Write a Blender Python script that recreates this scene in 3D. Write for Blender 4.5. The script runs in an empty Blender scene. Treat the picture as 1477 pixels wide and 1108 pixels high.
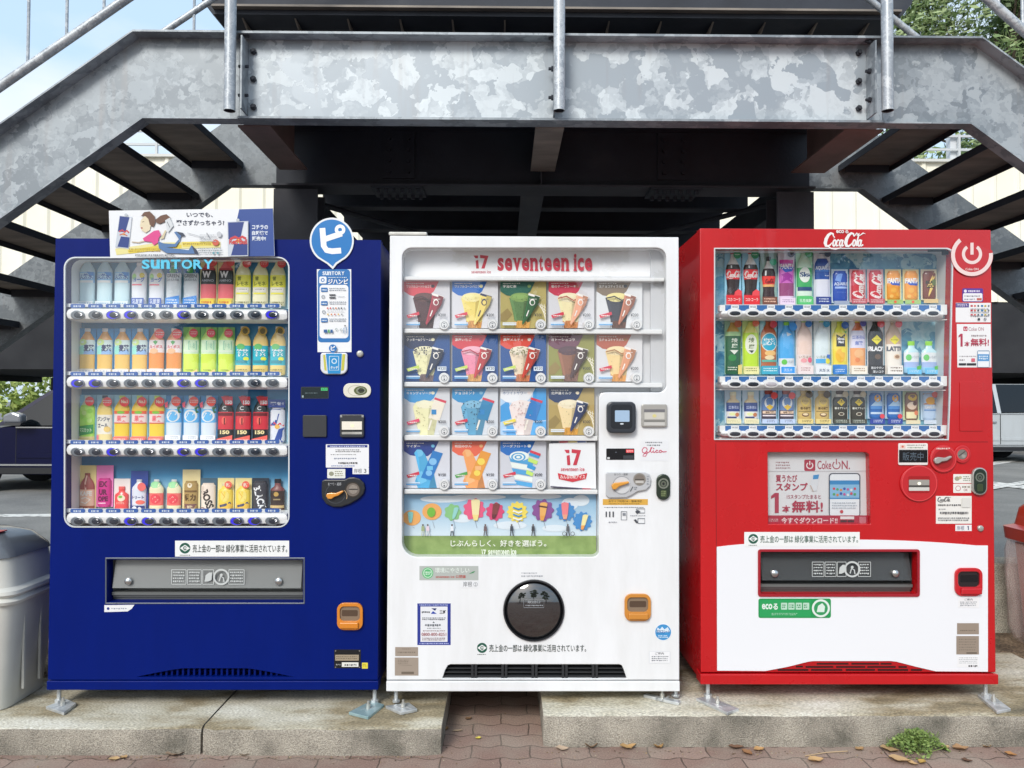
import bpy, bmesh, math, random
from mathutils import Vector, Matrix
from mathutils.geometry import tessellate_polygon
R = math.radians
sc = bpy.context.scene
COL = sc.collection

# ---------------------------------------------------------------- camera
F = 1109.0                                   # focal length in photo pixels (1477 wide)
CAM = Vector((0.0, -3.12, 1.33))
MROT = Matrix.Rotation(R(-0.54), 3, 'Z') @ Matrix.Rotation(R(90 + 1.343), 3, 'X') @ Matrix.Rotation(R(0.2), 3, 'Z')
cd = bpy.data.cameras.new('camera'); cam = bpy.data.objects.new('camera', cd); COL.objects.link(cam)
cd.sensor_width = 36; cd.lens = F / 1477 * 36; cd.clip_start = 0.05; cd.clip_end = 3000
cam.matrix_world = Matrix.Translation(CAM) @ MROT.to_4x4()
sc.camera = cam

# ---------------------------------------------------------------- world, sun, exposure
SUN = Vector((-0.34, -0.80, 0.66)).normalized()
w = bpy.data.worlds.new('World'); sc.world = w; w.use_nodes = True
nt = w.node_tree; nt.nodes.clear()
sky = nt.nodes.new('ShaderNodeTexSky'); sky.sky_type = 'NISHITA'; sky.sun_disc = False
sky.sun_elevation = math.asin(SUN.z); sky.sun_rotation = math.atan2(SUN.x, SUN.y)
sky.air_density = 1.0; sky.dust_density = 3.5; sky.ozone_density = 1.0
bg = nt.nodes.new('ShaderNodeBackground'); bg.inputs['Strength'].default_value = 0.15
wo = nt.nodes.new('ShaderNodeOutputWorld')
tc = nt.nodes.new('ShaderNodeTexCoord'); mp = nt.nodes.new('ShaderNodeMapping'); mp.inputs['Scale'].default_value = (1.2, 1.2, 3.5)
nz = nt.nodes.new('ShaderNodeTexNoise'); nz.inputs['Scale'].default_value = 2.2; nz.inputs['Detail'].default_value = 7
cr = nt.nodes.new('ShaderNodeValToRGB'); cr.color_ramp.elements[0].position = 0.45; cr.color_ramp.elements[1].position = 0.78
cr.color_ramp.elements[0].color = (3.7, 5.0, 6.4, 1); cr.color_ramp.elements[1].color = (6.7, 6.7, 6.6, 1)
mx = nt.nodes.new('ShaderNodeMixRGB'); mx.inputs[0].default_value = 0.72
L = nt.links
L.new(tc.outputs['Generated'], mp.inputs[0]); L.new(mp.outputs[0], nz.inputs['Vector']); L.new(nz.outputs['Fac'], cr.inputs[0])
L.new(cr.outputs[0], mx.inputs[2]); L.new(sky.outputs[0], mx.inputs[1]); L.new(mx.outputs[0], bg.inputs['Color']); L.new(bg.outputs[0], wo.inputs[0])
sd = bpy.data.lights.new('sun', 'SUN'); sd.energy = 1.85; sd.angle = R(18); sd.color = (1, 0.96, 0.9)
so = bpy.data.objects.new('sun', sd); COL.objects.link(so); so.location = (-4, -8, 12)
so.rotation_euler = (-SUN).to_track_quat('-Z', 'Y').to_euler()
sc.view_settings.view_transform = 'Standard'; sc.view_settings.look = 'None'
sc.view_settings.gamma = 1; sc.view_settings.use_curve_mapping = False
sc.view_settings.exposure = 0.42
sc.cycles.max_bounces = 8; sc.cycles.transparent_max_bounces = 12; sc.cycles.caustics_reflective = False; sc.cycles.caustics_refractive = False

# ---------------------------------------------------------------- helpers: places
def P(px, py, Y=0.0):
    """where the line of sight through a photo pixel meets the upright plane at distance Y behind the machine fronts"""
    d = MROT @ Vector(((px - 738.5) / F, -(py - 554) / F, -1))
    t = (Y - CAM.y) / d.y
    return CAM + d * t
def PG(px, py, z=0.0):
    d = MROT @ Vector(((px - 738.5) / F, -(py - 554) / F, -1))
    return CAM + d * ((z - CAM.z) / d.z)
def PX(px, Y=0.0, py=660): return P(px, py, Y).x
def PZ(py, Y=0.0, px=738): return P(px, py, Y).z

# ---------------------------------------------------------------- helpers: materials
def lin(h, k=1.0):
    h = h.lstrip('#'); o = []
    if len(h) == 3: h = ''.join(c * 2 for c in h)
    for i in (0, 2, 4):
        v = int(h[i:i + 2], 16) / 255
        o.append(k * (v / 12.92 if v <= 0.04045 else ((v + 0.055) / 1.055) ** 2.4))
    q = min(1.0, 0.88 / max(max(o), 1e-6))          # keep the hue when a print would pass full reflectance
    return (*[c * q for c in o], 1)
MATS = {}
def newmat(name):
    m = bpy.data.materials.new(name); m.use_nodes = True
    return m, m.node_tree, m.node_tree.nodes['Principled BSDF']
KP = [0.82]
def pm(h, rough=0.45, metal=0.0, coat=0.0, emit=0.0, k=None, nz=0.0):
    k = KP[0] if k is None else k
    key = (h, rough, metal, coat, emit, k, nz)
    if key in MATS: return MATS[key]
    m, t, b = newmat('print ' + h)
    b.inputs['Base Color'].default_value = lin(h, k); b.inputs['Roughness'].default_value = rough; b.inputs['Metallic'].default_value = metal
    b.inputs['Coat Weight'].default_value = coat
    if emit:
        b.inputs['Emission Color'].default_value = lin(h); b.inputs['Emission Strength'].default_value = emit
    if nz:
        gm = t.nodes.new('ShaderNodeNewGeometry'); mp = t.nodes.new('ShaderNodeMapping'); mp.inputs['Scale'].default_value = (5, 5, 1.1); t.links.new(gm.outputs['Position'], mp.inputs[0])
        gn = t.nodes.new('ShaderNodeTexNoise'); gn.inputs['Scale'].default_value = 1.6; gn.inputs['Detail'].default_value = 8; gn.inputs['Roughness'].default_value = .65; t.links.new(mp.outputs[0], gn.inputs['Vector'])
        gr = t.nodes.new('ShaderNodeValToRGB'); gr.color_ramp.elements[0].position = .38; gr.color_ramp.elements[1].position = .62; gr.color_ramp.elements[0].color = (.86, .855, .84, 1); t.links.new(gn.outputs['Fac'], gr.inputs[0])
        gx = t.nodes.new('ShaderNodeMixRGB'); gx.blend_type = 'MULTIPLY'; gx.inputs[0].default_value = .55; gx.inputs[1].default_value = lin(h, k); t.links.new(gr.outputs[0], gx.inputs[2]); t.links.new(gx.outputs[0], b.inputs['Base Color'])
        tcn = t.nodes.new('ShaderNodeTexCoord'); n = t.nodes.new('ShaderNodeTexNoise'); n.inputs['Scale'].default_value = 6; n.inputs['Detail'].default_value = 6
        r = t.nodes.new('ShaderNodeMapRange'); r.inputs['To Min'].default_value = max(0.02, rough - nz); r.inputs['To Max'].default_value = rough + nz
        t.links.new(tcn.outputs['Object'], n.inputs['Vector']); t.links.new(n.outputs['Fac'], r.inputs['Value']); t.links.new(r.outputs[0], b.inputs['Roughness'])
        bp = t.nodes.new('ShaderNodeBump'); bp.inputs['Strength'].default_value = 0.05; bp.inputs['Distance'].default_value = 0.01
        n2 = t.nodes.new('ShaderNodeTexNoise'); n2.inputs['Scale'].default_value = 2.5; n2.inputs['Detail'].default_value = 1
        t.links.new(tcn.outputs['Object'], n2.inputs['Vector']); t.links.new(n2.outputs['Fac'], bp.inputs['Height']); t.links.new(bp.outputs[0], b.inputs['Normal'])
    MATS[key] = m; return m
def noisy(name, stops, scale=4, detail=8, rough=0.85, bump=0.2, metal=0.0, stretch=(1, 1, 1), rampmode='LINEAR', dist=0.0, fine=0.0, bscale=None):
    """colour ramp over noise in world space, optional second fine speckle"""
    m, t, b = newmat(name)
    g = t.nodes.new('ShaderNodeNewGeometry'); mp = t.nodes.new('ShaderNodeMapping'); mp.inputs['Scale'].default_value = stretch
    n = t.nodes.new('ShaderNodeTexNoise'); n.inputs['Scale'].default_value = scale; n.inputs['Detail'].default_value = detail; n.inputs['Distortion'].default_value = dist
    r = t.nodes.new('ShaderNodeValToRGB'); cr = r.color_ramp; cr.interpolation = rampmode
    while len(cr.elements) < len(stops): cr.elements.new(0.5)
    for e, (p, c) in zip(cr.elements, stops): e.position = p; e.color = lin(c)
    t.links.new(g.outputs['Position'], mp.inputs[0]); t.links.new(mp.outputs[0], n.inputs['Vector']); t.links.new(n.outputs['Fac'], r.inputs[0])
    out = r.outputs[0]
    n2 = t.nodes.new('ShaderNodeTexNoise'); n2.inputs['Scale'].default_value = bscale or scale * 18; n2.inputs['Detail'].default_value = 4
    t.links.new(mp.outputs[0], n2.inputs['Vector'])
    if fine:
        mxx = t.nodes.new('ShaderNodeMixRGB'); mxx.blend_type = 'OVERLAY'; mxx.inputs[0].default_value = fine
        r2 = t.nodes.new('ShaderNodeValToRGB'); r2.color_ramp.elements[0].position = 0.35; r2.color_ramp.elements[1].position = 0.65
        t.links.new(n2.outputs['Fac'], r2.inputs[0])
        t.links.new(out, mxx.inputs[1]); t.links.new(r2.outputs[0], mxx.inputs[2]); out = mxx.outputs[0]
    t.links.new(out, b.inputs['Base Color'])
    b.inputs['Roughness'].default_value = rough; b.inputs['Metallic'].default_value = metal
    if bump:
        bp = t.nodes.new('ShaderNodeBump'); bp.inputs['Strength'].default_value = bump; bp.inputs['Distance'].default_value = 0.01
        t.links.new(n2.outputs['Fac'], bp.inputs['Height']); t.links.new(bp.outputs[0], b.inputs['Normal'])
    return m
def glassmat(name, tint=(1, 1, 1), ior=1.45, mixmin=0.0, rough=0.0):
    m = bpy.data.materials.new(name); m.use_nodes = True; t = m.node_tree; t.nodes.clear()
    tr = t.nodes.new('ShaderNodeBsdfTransparent'); tr.inputs[0].default_value = (*tint, 1)
    gl = t.nodes.new('ShaderNodeBsdfGlossy'); gl.inputs['Roughness'].default_value = rough
    fr = t.nodes.new('ShaderNodeFresnel'); fr.inputs[0].default_value = ior
    ad = t.nodes.new('ShaderNodeMath'); ad.operation = 'ADD'; ad.inputs[1].default_value = mixmin
    mx = t.nodes.new('ShaderNodeMixShader'); o = t.nodes.new('ShaderNodeOutputMaterial')
    t.links.new(fr.outputs[0], ad.inputs[0]); t.links.new(ad.outputs[0], mx.inputs[0]); t.links.new(tr.outputs[0], mx.inputs[1]); t.links.new(gl.outputs[0], mx.inputs[2]); t.links.new(mx.outputs[0], o.inputs[0])
    return m
def gradz(name, stops, z0, z1, rough=0.5):
    """a printed sheet whose colour runs from bottom to top"""
    m, t, b = newmat(name)
    g = t.nodes.new('ShaderNodeNewGeometry'); s = t.nodes.new('ShaderNodeSeparateXYZ'); r = t.nodes.new('ShaderNodeMapRange')
    r.inputs['From Min'].default_value = z0; r.inputs['From Max'].default_value = z1
    c = t.nodes.new('ShaderNodeValToRGB'); cr = c.color_ramp
    while len(cr.elements) < len(stops): cr.elements.new(0.5)
    for e, (p, h) in zip(cr.elements, stops): e.position = p; e.color = lin(h, 1.0)
    t.links.new(g.outputs['Position'], s.inputs[0]); t.links.new(s.outputs[2], r.inputs[0]); t.links.new(r.outputs[0], c.inputs[0]); t.links.new(c.outputs[0], b.inputs['Base Color'])
    b.inputs['Roughness'].default_value = rough
    return m

# ---------------------------------------------------------------- helpers: text outlines
_TX = {}
def tmesh(txt, bold=0.0, shear=0.0):
    k = (txt, bold, shear)
    if k not in _TX:
        c = bpy.data.curves.new('t', 'FONT'); c.body = txt; c.resolution_u = 3; c.offset = bold; c.shear = shear
        o = bpy.data.objects.new('t', c); COL.objects.link(o)
        dg = bpy.context.evaluated_depsgraph_get(); dg.update()
        m = bpy.data.meshes.new_from_object(o.evaluated_get(dg))
        v = [(a.co.x, a.co.y) for a in m.vertices]; f = [tuple(p.vertices) for p in m.polygons]
        bpy.data.objects.remove(o); bpy.data.curves.remove(c); bpy.data.meshes.remove(m)
        xs = [a[0] for a in v] or [0, 1]; ys = [a[1] for a in v] or [0, 1]
        _TX[k] = (v, f, (min(xs), max(xs), min(ys), max(ys)))
    return _TX[k]
def rr(x0, y0, x1, y1, r, n=5, corners=(1, 1, 1, 1)):
    """rounded rectangle, corners tl,tr,br,bl"""
    out = []
    for (cx, cy, a, k) in ((x0, y0, 180, 0), (x1, y0, 270, 1), (x1, y1, 0, 2), (x0, y1, 90, 3)):
        q = r * corners[k]
        if q <= 0: out.append((cx, cy)); continue
        ox = cx + (q if k in (0, 3) else -q); oy = cy + (q if k in (0, 1) else -q)
        for i in range(n + 1):
            t = R(a + 90 * i / n); out.append((ox + q * math.cos(t), oy + q * math.sin(t)))
    return out
def oval(cx, cy, rx, ry, n=28, a0=0, a1=360):
    full = abs(a1 - a0) >= 360
    return [(cx + rx * math.cos(R(a0 + (a1 - a0) * i / (n if full else n - 1))), cy + ry * math.sin(R(a0 + (a1 - a0) * i / (n if full else n - 1)))) for i in range(n)]

def slices(pts, x0, step):
    """cut an outline into upright strips so that it can follow a curved surface"""
    xs = [p[0] for p in pts]; out = []; k = math.floor((min(xs) - x0) / step)
    def clip(poly, xc, sg):
        r = []
        for a, b in zip(poly, poly[1:] + poly[:1]):
            da, db = sg * (a[0] - xc), sg * (b[0] - xc)
            if da >= 0: r.append(a)
            if (da > 0 > db) or (da < 0 < db): t = da / (da - db); r.append((a[0] + (b[0] - a[0]) * t, a[1] + (b[1] - a[1]) * t))
        return r
    while x0 + k * step < max(xs):
        q = clip(clip(list(pts), x0 + k * step, 1), x0 + (k + 1) * step, -1) if True else pts
        if len(q) > 2: out.append(q)
        k += 1
    return out
class MB:
    """collects faces with materials and links them as ONE mesh object; 2-D calls draw on an upright sheet in photo pixels"""
    def __init__(s, Y=0.0, fm=None, eps=0.00018):
        s.V = []; s.F = []; s.M = []; s.Y = Y; s.fm = fm or P; s.eps = eps; s.lay = 0; s.step = 0; s.x0 = 0
    def f(s, vs, m):
        b = len(s.V); s.V += [Vector(v) for v in vs]; s.F.append(tuple(range(b, b + len(vs)))); s.M.append(m)
    def mesh(s, vs, fs, m):
        b = len(s.V); s.V += [Vector(v) for v in vs]
        for q in fs: s.F.append(tuple(b + i for i in q)); s.M.append(m)
    # --- 3-D
    def box(s, x0, x1, y0, y1, z0, z1, m):
        s.mesh([(x, y, z) for x in (x0, x1) for y in (y0, y1) for z in (z0, z1)],
               [(0, 1, 3, 2), (4, 6, 7, 5), (0, 4, 5, 1), (2, 3, 7, 6), (0, 2, 6, 4), (1, 5, 7, 3)], m)
    def cyl(s, a, b, r, m, n=14, r2=None, caps=True):
        a = Vector(a); b = Vector(b); d = (b - a).normalized(); u = d.orthogonal().normalized(); v = d.cross(u); r2 = r if r2 is None else r2
        ring = lambda c, q: [c + (u * math.cos(2 * math.pi * i / n) + v * math.sin(2 * math.pi * i / n)) * q for i in range(n)]
        fs = [(i, (i + 1) % n, n + (i + 1) % n, n + i) for i in range(n)]
        if caps: fs += [tuple(range(n))[::-1], tuple(range(n, 2 * n))]
        s.mesh(ring(a, r) + ring(b, r2), fs, m)
    def loft(s, rings, m, caps=(True, True), closed=True):
        n = len(rings[0]); vs = [p for r in rings for p in r]; fs = []
        for k in range(len(rings) - 1):
            for i in range(n if closed else n - 1):
                fs.append((k * n + i, k * n + (i + 1) % n, (k + 1) * n + (i + 1) % n, (k + 1) * n + i))
        if caps[0]: fs.append(tuple(range(n))[::-1])
        if caps[1]: fs.append(tuple(range((len(rings) - 1) * n, len(rings) * n)))
        s.mesh(vs, fs, m)
    def tube(s, pts, r, m, n=8, caps=True):
        pts = [Vector(p) for p in pts]; rings = []; u = None
        for i, p in enumerate(pts):
            d = (pts[min(i + 1, len(pts) - 1)] - pts[max(i - 1, 0)]).normalized()
            u = d.orthogonal().normalized() if u is None else (u - d * u.dot(d)).normalized()
            v = d.cross(u); q = r[i] if isinstance(r, (list, tuple)) else r
            rings.append([p + (u * math.cos(2 * math.pi * k / n) + v * math.sin(2 * math.pi * k / n)) * q for k in range(n)])
        s.loft(rings, m, (caps, caps))
    def prism(s, outer, y0, y1, m, holes=(), back=True, ms=None, world=False):
        """extrude a sheet outline (photo pixels, or x,z when world) from y0 to y1, with holes"""
        g = (lambda p, y: Vector((p[0], y, p[1]))) if world else None
        loops = [list(outer)] + [list(h) for h in holes]
        if g is None:
            base = [[s.fm(p[0], p[1], y0) for p in l] for l in loops]
            fr = base; bk = [[Vector((v.x, v.y + y1 - y0, v.z)) for v in l] for l in base]
        else:
            fr = [[g(p, y0) for p in l] for l in loops]; bk = [[g(p, y1) for p in l] for l in loops]
        flat = [v for l in fr for v in l]; flatb = [v for l in bk for v in l]
        if holes:
            tris = tessellate_polygon([[Vector((v.x, v.z, 0)) for v in l] for l in fr])
            tris = [tuple(t) for t in tris]
        else: tris = [tuple(range(len(flat)))]
        s.mesh(flat, tris, m)
        if back: s.mesh(flatb, [t[::-1] for t in tris], ms or m)
        for l, q in zip(fr, bk):
            n = len(l); s.mesh(l + q, [(i, (i + 1) % n, n + (i + 1) % n, n + i) for i in range(n)], ms or m)
    # --- 2-D, photo pixels
    def _y(s): s.lay += 1; return s.Y - s.lay * s.eps
    def poly(s, pts, c, th=0):
        m = c if not isinstance(c, str) else pm(c); y = s._y()
        if s.step and not th:
            for q in slices(pts, s.x0, s.step): s.f([s.fm(p[0], p[1], y) for p in q], m)
            return
        if th: s.prism(pts, y, y + th, m)
        else: s.f([s.fm(p[0], p[1], y) for p in pts], m)
    def rect(s, x0, y0, x1, y1, c, r=0, th=0): s.poly(rr(x0, y0, x1, y1, r) if r else [(x0, y0), (x1, y0), (x1, y1), (x0, y1)], c, th)
    def ell(s, cx, cy, rx, ry, c, n=28, th=0): s.poly(oval(cx, cy, rx, ry, n), c, th)
    def ring(s, cx, cy, r0, r1, c, a0=0, a1=360, n=30, sy=1.0):
        m = c if not isinstance(c, str) else pm(c); y = s._y()
        A = [R(a0 + (a1 - a0) * i / n) for i in range(n + 1)]
        vs = [s.fm(cx + q * math.cos(a), cy + q * math.sin(a) * sy, y) for a in A for q in (r0, r1)]
        s.mesh(vs, [(2 * i, 2 * i + 1, 2 * i + 3, 2 * i + 2) for i in range(n)], m)
    def line(s, pts, wd, c):
        m = c if not isinstance(c, str) else pm(c); y = s._y(); n = len(pts); vs = []
        for i, p in enumerate(pts):
            a = pts[max(0, i - 1)]; b = pts[min(n - 1, i + 1)]; dx, dy = b[0] - a[0], b[1] - a[1]; l = math.hypot(dx, dy) or 1
            q = wd[i] if isinstance(wd, (list, tuple)) else wd
            nx, ny = -dy / l * q / 2, dx / l * q / 2
            vs += [s.fm(p[0] + nx, p[1] + ny, y), s.fm(p[0] - nx, p[1] - ny, y)]
        s.mesh(vs, [(2 * i, 2 * i + 1, 2 * i + 3, 2 * i + 2) for i in range(n - 1)], m)
    def text(s, txt, x0, y0, x1, y1, c, bold=0.0, shear=0.0, rot=0):
        v, fs, (a, b, d, e) = tmesh(txt, bold, shear); m = c if not isinstance(c, str) else pm(c); y = s._y()
        cx, cy = (x0 + x1) / 2, (y0 + y1) / 2; vs = []
        for (vx, vy) in v:
            u = (vx - a) / max(1e-6, b - a) - 0.5; t = 0.5 - (vy - d) / max(1e-6, e - d)
            dx, dy = u * (x1 - x0), t * (y1 - y0)
            if rot: dx, dy = dx * math.cos(R(rot)) - dy * math.sin(R(rot)), dx * math.sin(R(rot)) + dy * math.cos(R(rot))
            vs.append(s.fm(cx + dx, cy + dy, y))
        s.mesh(vs, fs, m)
    def dashes(s, x0, y0, x1, y1, rows, c, seed=1, fill=0.5):
        """print too small to read: broken rows"""
        m = c if not isinstance(c, str) else pm(c); y = s._y(); rg = random.Random(seed); h = (y1 - y0) / rows
        for k in range(rows):
            x = x0; yy = y0 + k * h + h * 0.2
            while x < x1 - 1:
                wd = rg.uniform(0.8, 2.6); hh = h * fill * rg.uniform(0.7, 1.1)
                s.f([s.fm(a, b, y) for a, b in ((x, yy), (min(x1, x + wd), yy), (min(x1, x + wd), yy + hh), (x, yy + hh))], m)
                x += wd + rg.uniform(0.4, 1.2)
    # --- link
    def build(s, name, parent=None, bevel=0.0, smooth=None, origin=None, seg=2, doubles=False):
        if parent is not None:
            top = parent
            while top.parent: top = top.parent
            o0 = Vector(top.location)
        elif origin is not None: o0 = Vector(origin)
        else:
            xs = [v.x for v in s.V]; ys = [v.y for v in s.V]; zs = [v.z for v in s.V]
            o0 = Vector(((min(xs) + max(xs)) / 2, (min(ys) + max(ys)) / 2, min(zs)))
        me = bpy.data.meshes.new(name); me.from_pydata([v - o0 for v in s.V], [], s.F)
        slots = []
        for m in s.M:
            if m not in slots: slots.append(m)
        for m in slots: me.materials.append(m)
        idx = {m: i for i, m in enumerate(slots)}
        me.polygons.foreach_set('material_index', [idx[m] for m in s.M])
        if bevel or doubles:
            bm = bmesh.new(); bm.from_mesh(me)
            bmesh.ops.remove_doubles(bm, verts=bm.verts, dist=1e-5)
            bmesh.ops.recalc_face_normals(bm, faces=bm.faces)
            if bevel:
                ed = [e for e in bm.edges if len(e.link_faces) == 2 and e.calc_face_angle(0) > R(35)]
                bmesh.ops.bevel(bm, geom=ed, offset=bevel, segments=seg, affect='EDGES', profile=0.5, clamp_overlap=True)
            bm.to_mesh(me); bm.free()
        if smooth is not None:
            me.polygons.foreach_set('use_smooth', [True] * len(me.polygons))
            me.set_sharp_from_angle(angle=R(smooth))
        me.update()
        ob = bpy.data.objects.new(name, me); COL.objects.link(ob)
        if parent is not None: ob.parent = parent
        else: ob.location = o0
        return ob
def tag(o, label=None, cat=None, group=None, kind=None):
    if label: o['label'] = label
    if cat: o['category'] = cat
    if group: o['group'] = group
    if kind: o['kind'] = kind
    return o
def thing(name, label, cat, loc, group=None):
    o = bpy.data.objects.new(name, None); COL.objects.link(o); o.location = loc; o.empty_display_size = 0.1
    return tag(o, label, cat, group)
def dup(o, parent=None, loc=None):
    c = o.copy(); COL.objects.link(c)
    if parent is not None: c.parent = parent
    if loc is not None: c.location = loc
    for ch in list(o.children): dup(ch, c)
    return c
# ================================================================ setting materials
GALV = {}
def galv(name, lo, hi, scale, rough=0.5, contrast=1.0, metal=0.25):
    """hot-dip zinc: ragged crystal patches of two or three greys"""
    m, t, b = newmat(name); g = t.nodes.new('ShaderNodeNewGeometry')
    n = t.nodes.new('ShaderNodeTexNoise'); n.inputs['Scale'].default_value = scale * 1.6; n.inputs['Detail'].default_value = 3
    v = t.nodes.new('ShaderNodeVectorMath'); v.operation = 'MULTIPLY_ADD'; v.inputs[1].default_value = (0.16, 0.16, 0.16)
    t.links.new(g.outputs['Position'], n.inputs['Vector']); t.links.new(n.outputs['Color'], v.inputs[0]); t.links.new(g.outputs['Position'], v.inputs[2])
    vo = t.nodes.new('ShaderNodeTexVoronoi'); vo.inputs['Scale'].default_value = scale; t.links.new(v.outputs[0], vo.inputs['Vector'])
    vo2 = t.nodes.new('ShaderNodeTexVoronoi'); vo2.inputs['Scale'].default_value = scale * 2.3; t.links.new(v.outputs[0], vo2.inputs['Vector'])
    s1 = t.nodes.new('ShaderNodeSeparateColor'); t.links.new(vo.outputs['Color'], s1.inputs[0])
    s2 = t.nodes.new('ShaderNodeSeparateColor'); t.links.new(vo2.outputs['Color'], s2.inputs[0])
    big = t.nodes.new('ShaderNodeTexNoise'); big.inputs['Scale'].default_value = 1.3; big.inputs['Detail'].default_value = 3; t.links.new(g.outputs['Position'], big.inputs['Vector'])
    a = t.nodes.new('ShaderNodeMath'); a.operation = 'MULTIPLY_ADD'; a.inputs[1].default_value = 0.55; t.links.new(s1.outputs[0], a.inputs[0])
    a2 = t.nodes.new('ShaderNodeMath'); a2.operation = 'MULTIPLY'; a2.inputs[1].default_value = 0.3; t.links.new(s2.outputs[0], a2.inputs[0]); t.links.new(a2.outputs[0], a.inputs[2])
    vo3 = t.nodes.new('ShaderNodeTexVoronoi'); vo3.inputs['Scale'].default_value = scale * 7; t.links.new(g.outputs['Position'], vo3.inputs['Vector'])
    s3 = t.nodes.new('ShaderNodeSeparateColor'); t.links.new(vo3.outputs['Color'], s3.inputs[0])
    a5 = t.nodes.new('ShaderNodeMath'); a5.operation = 'MULTIPLY_ADD'; a5.inputs[1].default_value = 0.06; t.links.new(s3.outputs[0], a5.inputs[0]); t.links.new(a2.outputs[0], a5.inputs[2]); t.links.new(a5.outputs[0], a.inputs[2])
    a3 = t.nodes.new('ShaderNodeMath'); a3.operation = 'MULTIPLY_ADD'; a3.inputs[1].default_value = 0.7; t.links.new(big.outputs['Fac'], a3.inputs[0])
    a4 = t.nodes.new('ShaderNodeMath'); a4.operation = 'SUBTRACT'; a4.inputs[1].default_value = 0.36; t.links.new(a.outputs[0], a4.inputs[0]); t.links.new(a4.outputs[0], a3.inputs[2])
    r = t.nodes.new('ShaderNodeValToRGB'); cr = r.color_ramp; cr.elements[0].position = 0.5 - 0.22 / contrast; cr.elements[1].position = 0.5 + 0.22 / contrast
    cr.elements[0].color = lin(lo); cr.elements[1].color = lin(hi); t.links.new(a3.outputs[0], r.inputs[0])
    # run-off streaks and rust bloom
    mp = t.nodes.new('ShaderNodeMapping'); mp.inputs['Scale'].default_value = (9, 9, 0.8); t.links.new(g.outputs['Position'], mp.inputs[0])
    st = t.nodes.new('ShaderNodeTexNoise'); st.inputs['Scale'].default_value = 2.0; st.inputs['Detail'].default_value = 5; t.links.new(mp.outputs[0], st.inputs['Vector'])
    sr = t.nodes.new('ShaderNodeValToRGB'); sr.color_ramp.elements[0].position = 0.58; sr.color_ramp.elements[1].position = 0.82; t.links.new(st.outputs['Fac'], sr.inputs[0])
    mm = t.nodes.new('ShaderNodeMixRGB'); mm.blend_type = 'MIX'; mm.inputs[2].default_value = lin('#8d8682')
    sm = t.nodes.new('ShaderNodeMath'); sm.operation = 'MULTIPLY'; sm.inputs[1].default_value = 0.45; t.links.new(sr.outputs[0], sm.inputs[0]); t.links.new(sm.outputs[0], mm.inputs[0])
    t.links.new(r.outputs[0], mm.inputs[1]); t.links.new(mm.outputs[0], b.inputs['Base Color'])
    rm = t.nodes.new('ShaderNodeMapRange'); rm.inputs['To Min'].default_value = rough - 0.12; rm.inputs['To Max'].default_value = rough + 0.15
    t.links.new(s1.outputs[0], rm.inputs[0]); t.links.new(rm.outputs[0], b.inputs['Roughness'])
    b.inputs['Metallic'].default_value = metal
    return m
M_GALV = galv('zinc bright spangle', '#969fa6', '#c3cbcf', 8.5, contrast=1.5)
M_GALV2 = galv('zinc dull spangle', '#7a8288', '#a3abb0', 10.0, contrast=1.0)
M_GALV_SHADE = galv('zinc shaded', '#62686c', '#878d90', 12.0, contrast=0.75)  # darker greys: shadow on the back stringers put into the zinc colour
M_PIPE = galv('zinc pipe', '#9ba2a8', '#c2c7ca', 26.0, rough=0.42, metal=0.3)
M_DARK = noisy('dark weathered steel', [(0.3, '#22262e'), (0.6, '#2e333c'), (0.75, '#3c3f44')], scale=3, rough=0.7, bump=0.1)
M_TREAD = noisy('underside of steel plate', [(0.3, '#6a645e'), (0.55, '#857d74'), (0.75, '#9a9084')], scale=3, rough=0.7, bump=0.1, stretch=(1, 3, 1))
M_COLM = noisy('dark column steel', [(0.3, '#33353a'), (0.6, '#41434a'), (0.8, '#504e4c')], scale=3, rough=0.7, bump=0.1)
M_RUST = noisy('rust tinged steel', [(0.3, '#6d5f59'), (0.6, '#84706a'), (0.8, '#948078')], scale=4, rough=0.75, bump=0.1)
M_CREAM = noisy('cream cladding', [(0.3, '#ece6d0'), (0.7, '#f5f1e2')], scale=0.8, rough=0.6, bump=0.02)
M_CONC = noisy('kerb concrete', [(0.25, '#77756a'), (0.5, '#a9a698'), (0.7, '#c6c2b2')], scale=5, rough=0.95, bump=0.45, fine=0.45, bscale=150)
M_CONCF = noisy('kerb exposed aggregate', [(0.28, '#5f5c52'), (0.48, '#938c80'), (0.7, '#b2aa9c')], scale=6, rough=0.98, bump=0.9, fine=0.3, bscale=210)
M_CONCT = noisy('kerb top stained', [(0.30, '#665f4e'), (0.42, '#8d8167'), (0.52, '#b0aa97'), (0.72, '#cac7ba')], scale=4.2, rough=0.95, bump=0.5, fine=0.35, bscale=160, stretch=(0.6, 1.4, 1))
M_ASPH = noisy('parking asphalt', [(0.3, '#6a6a68'), (0.7, '#858480')], scale=1.2, rough=0.9, bump=0.35, fine=0.35, bscale=160)
M_SOIL = noisy('dusty soil and litter', [(0.3, '#4b4033'), (0.55, '#7c6c58'), (0.75, '#a39480')], scale=7, rough=1, bump=0.8, fine=0.5, bscale=90)
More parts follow.
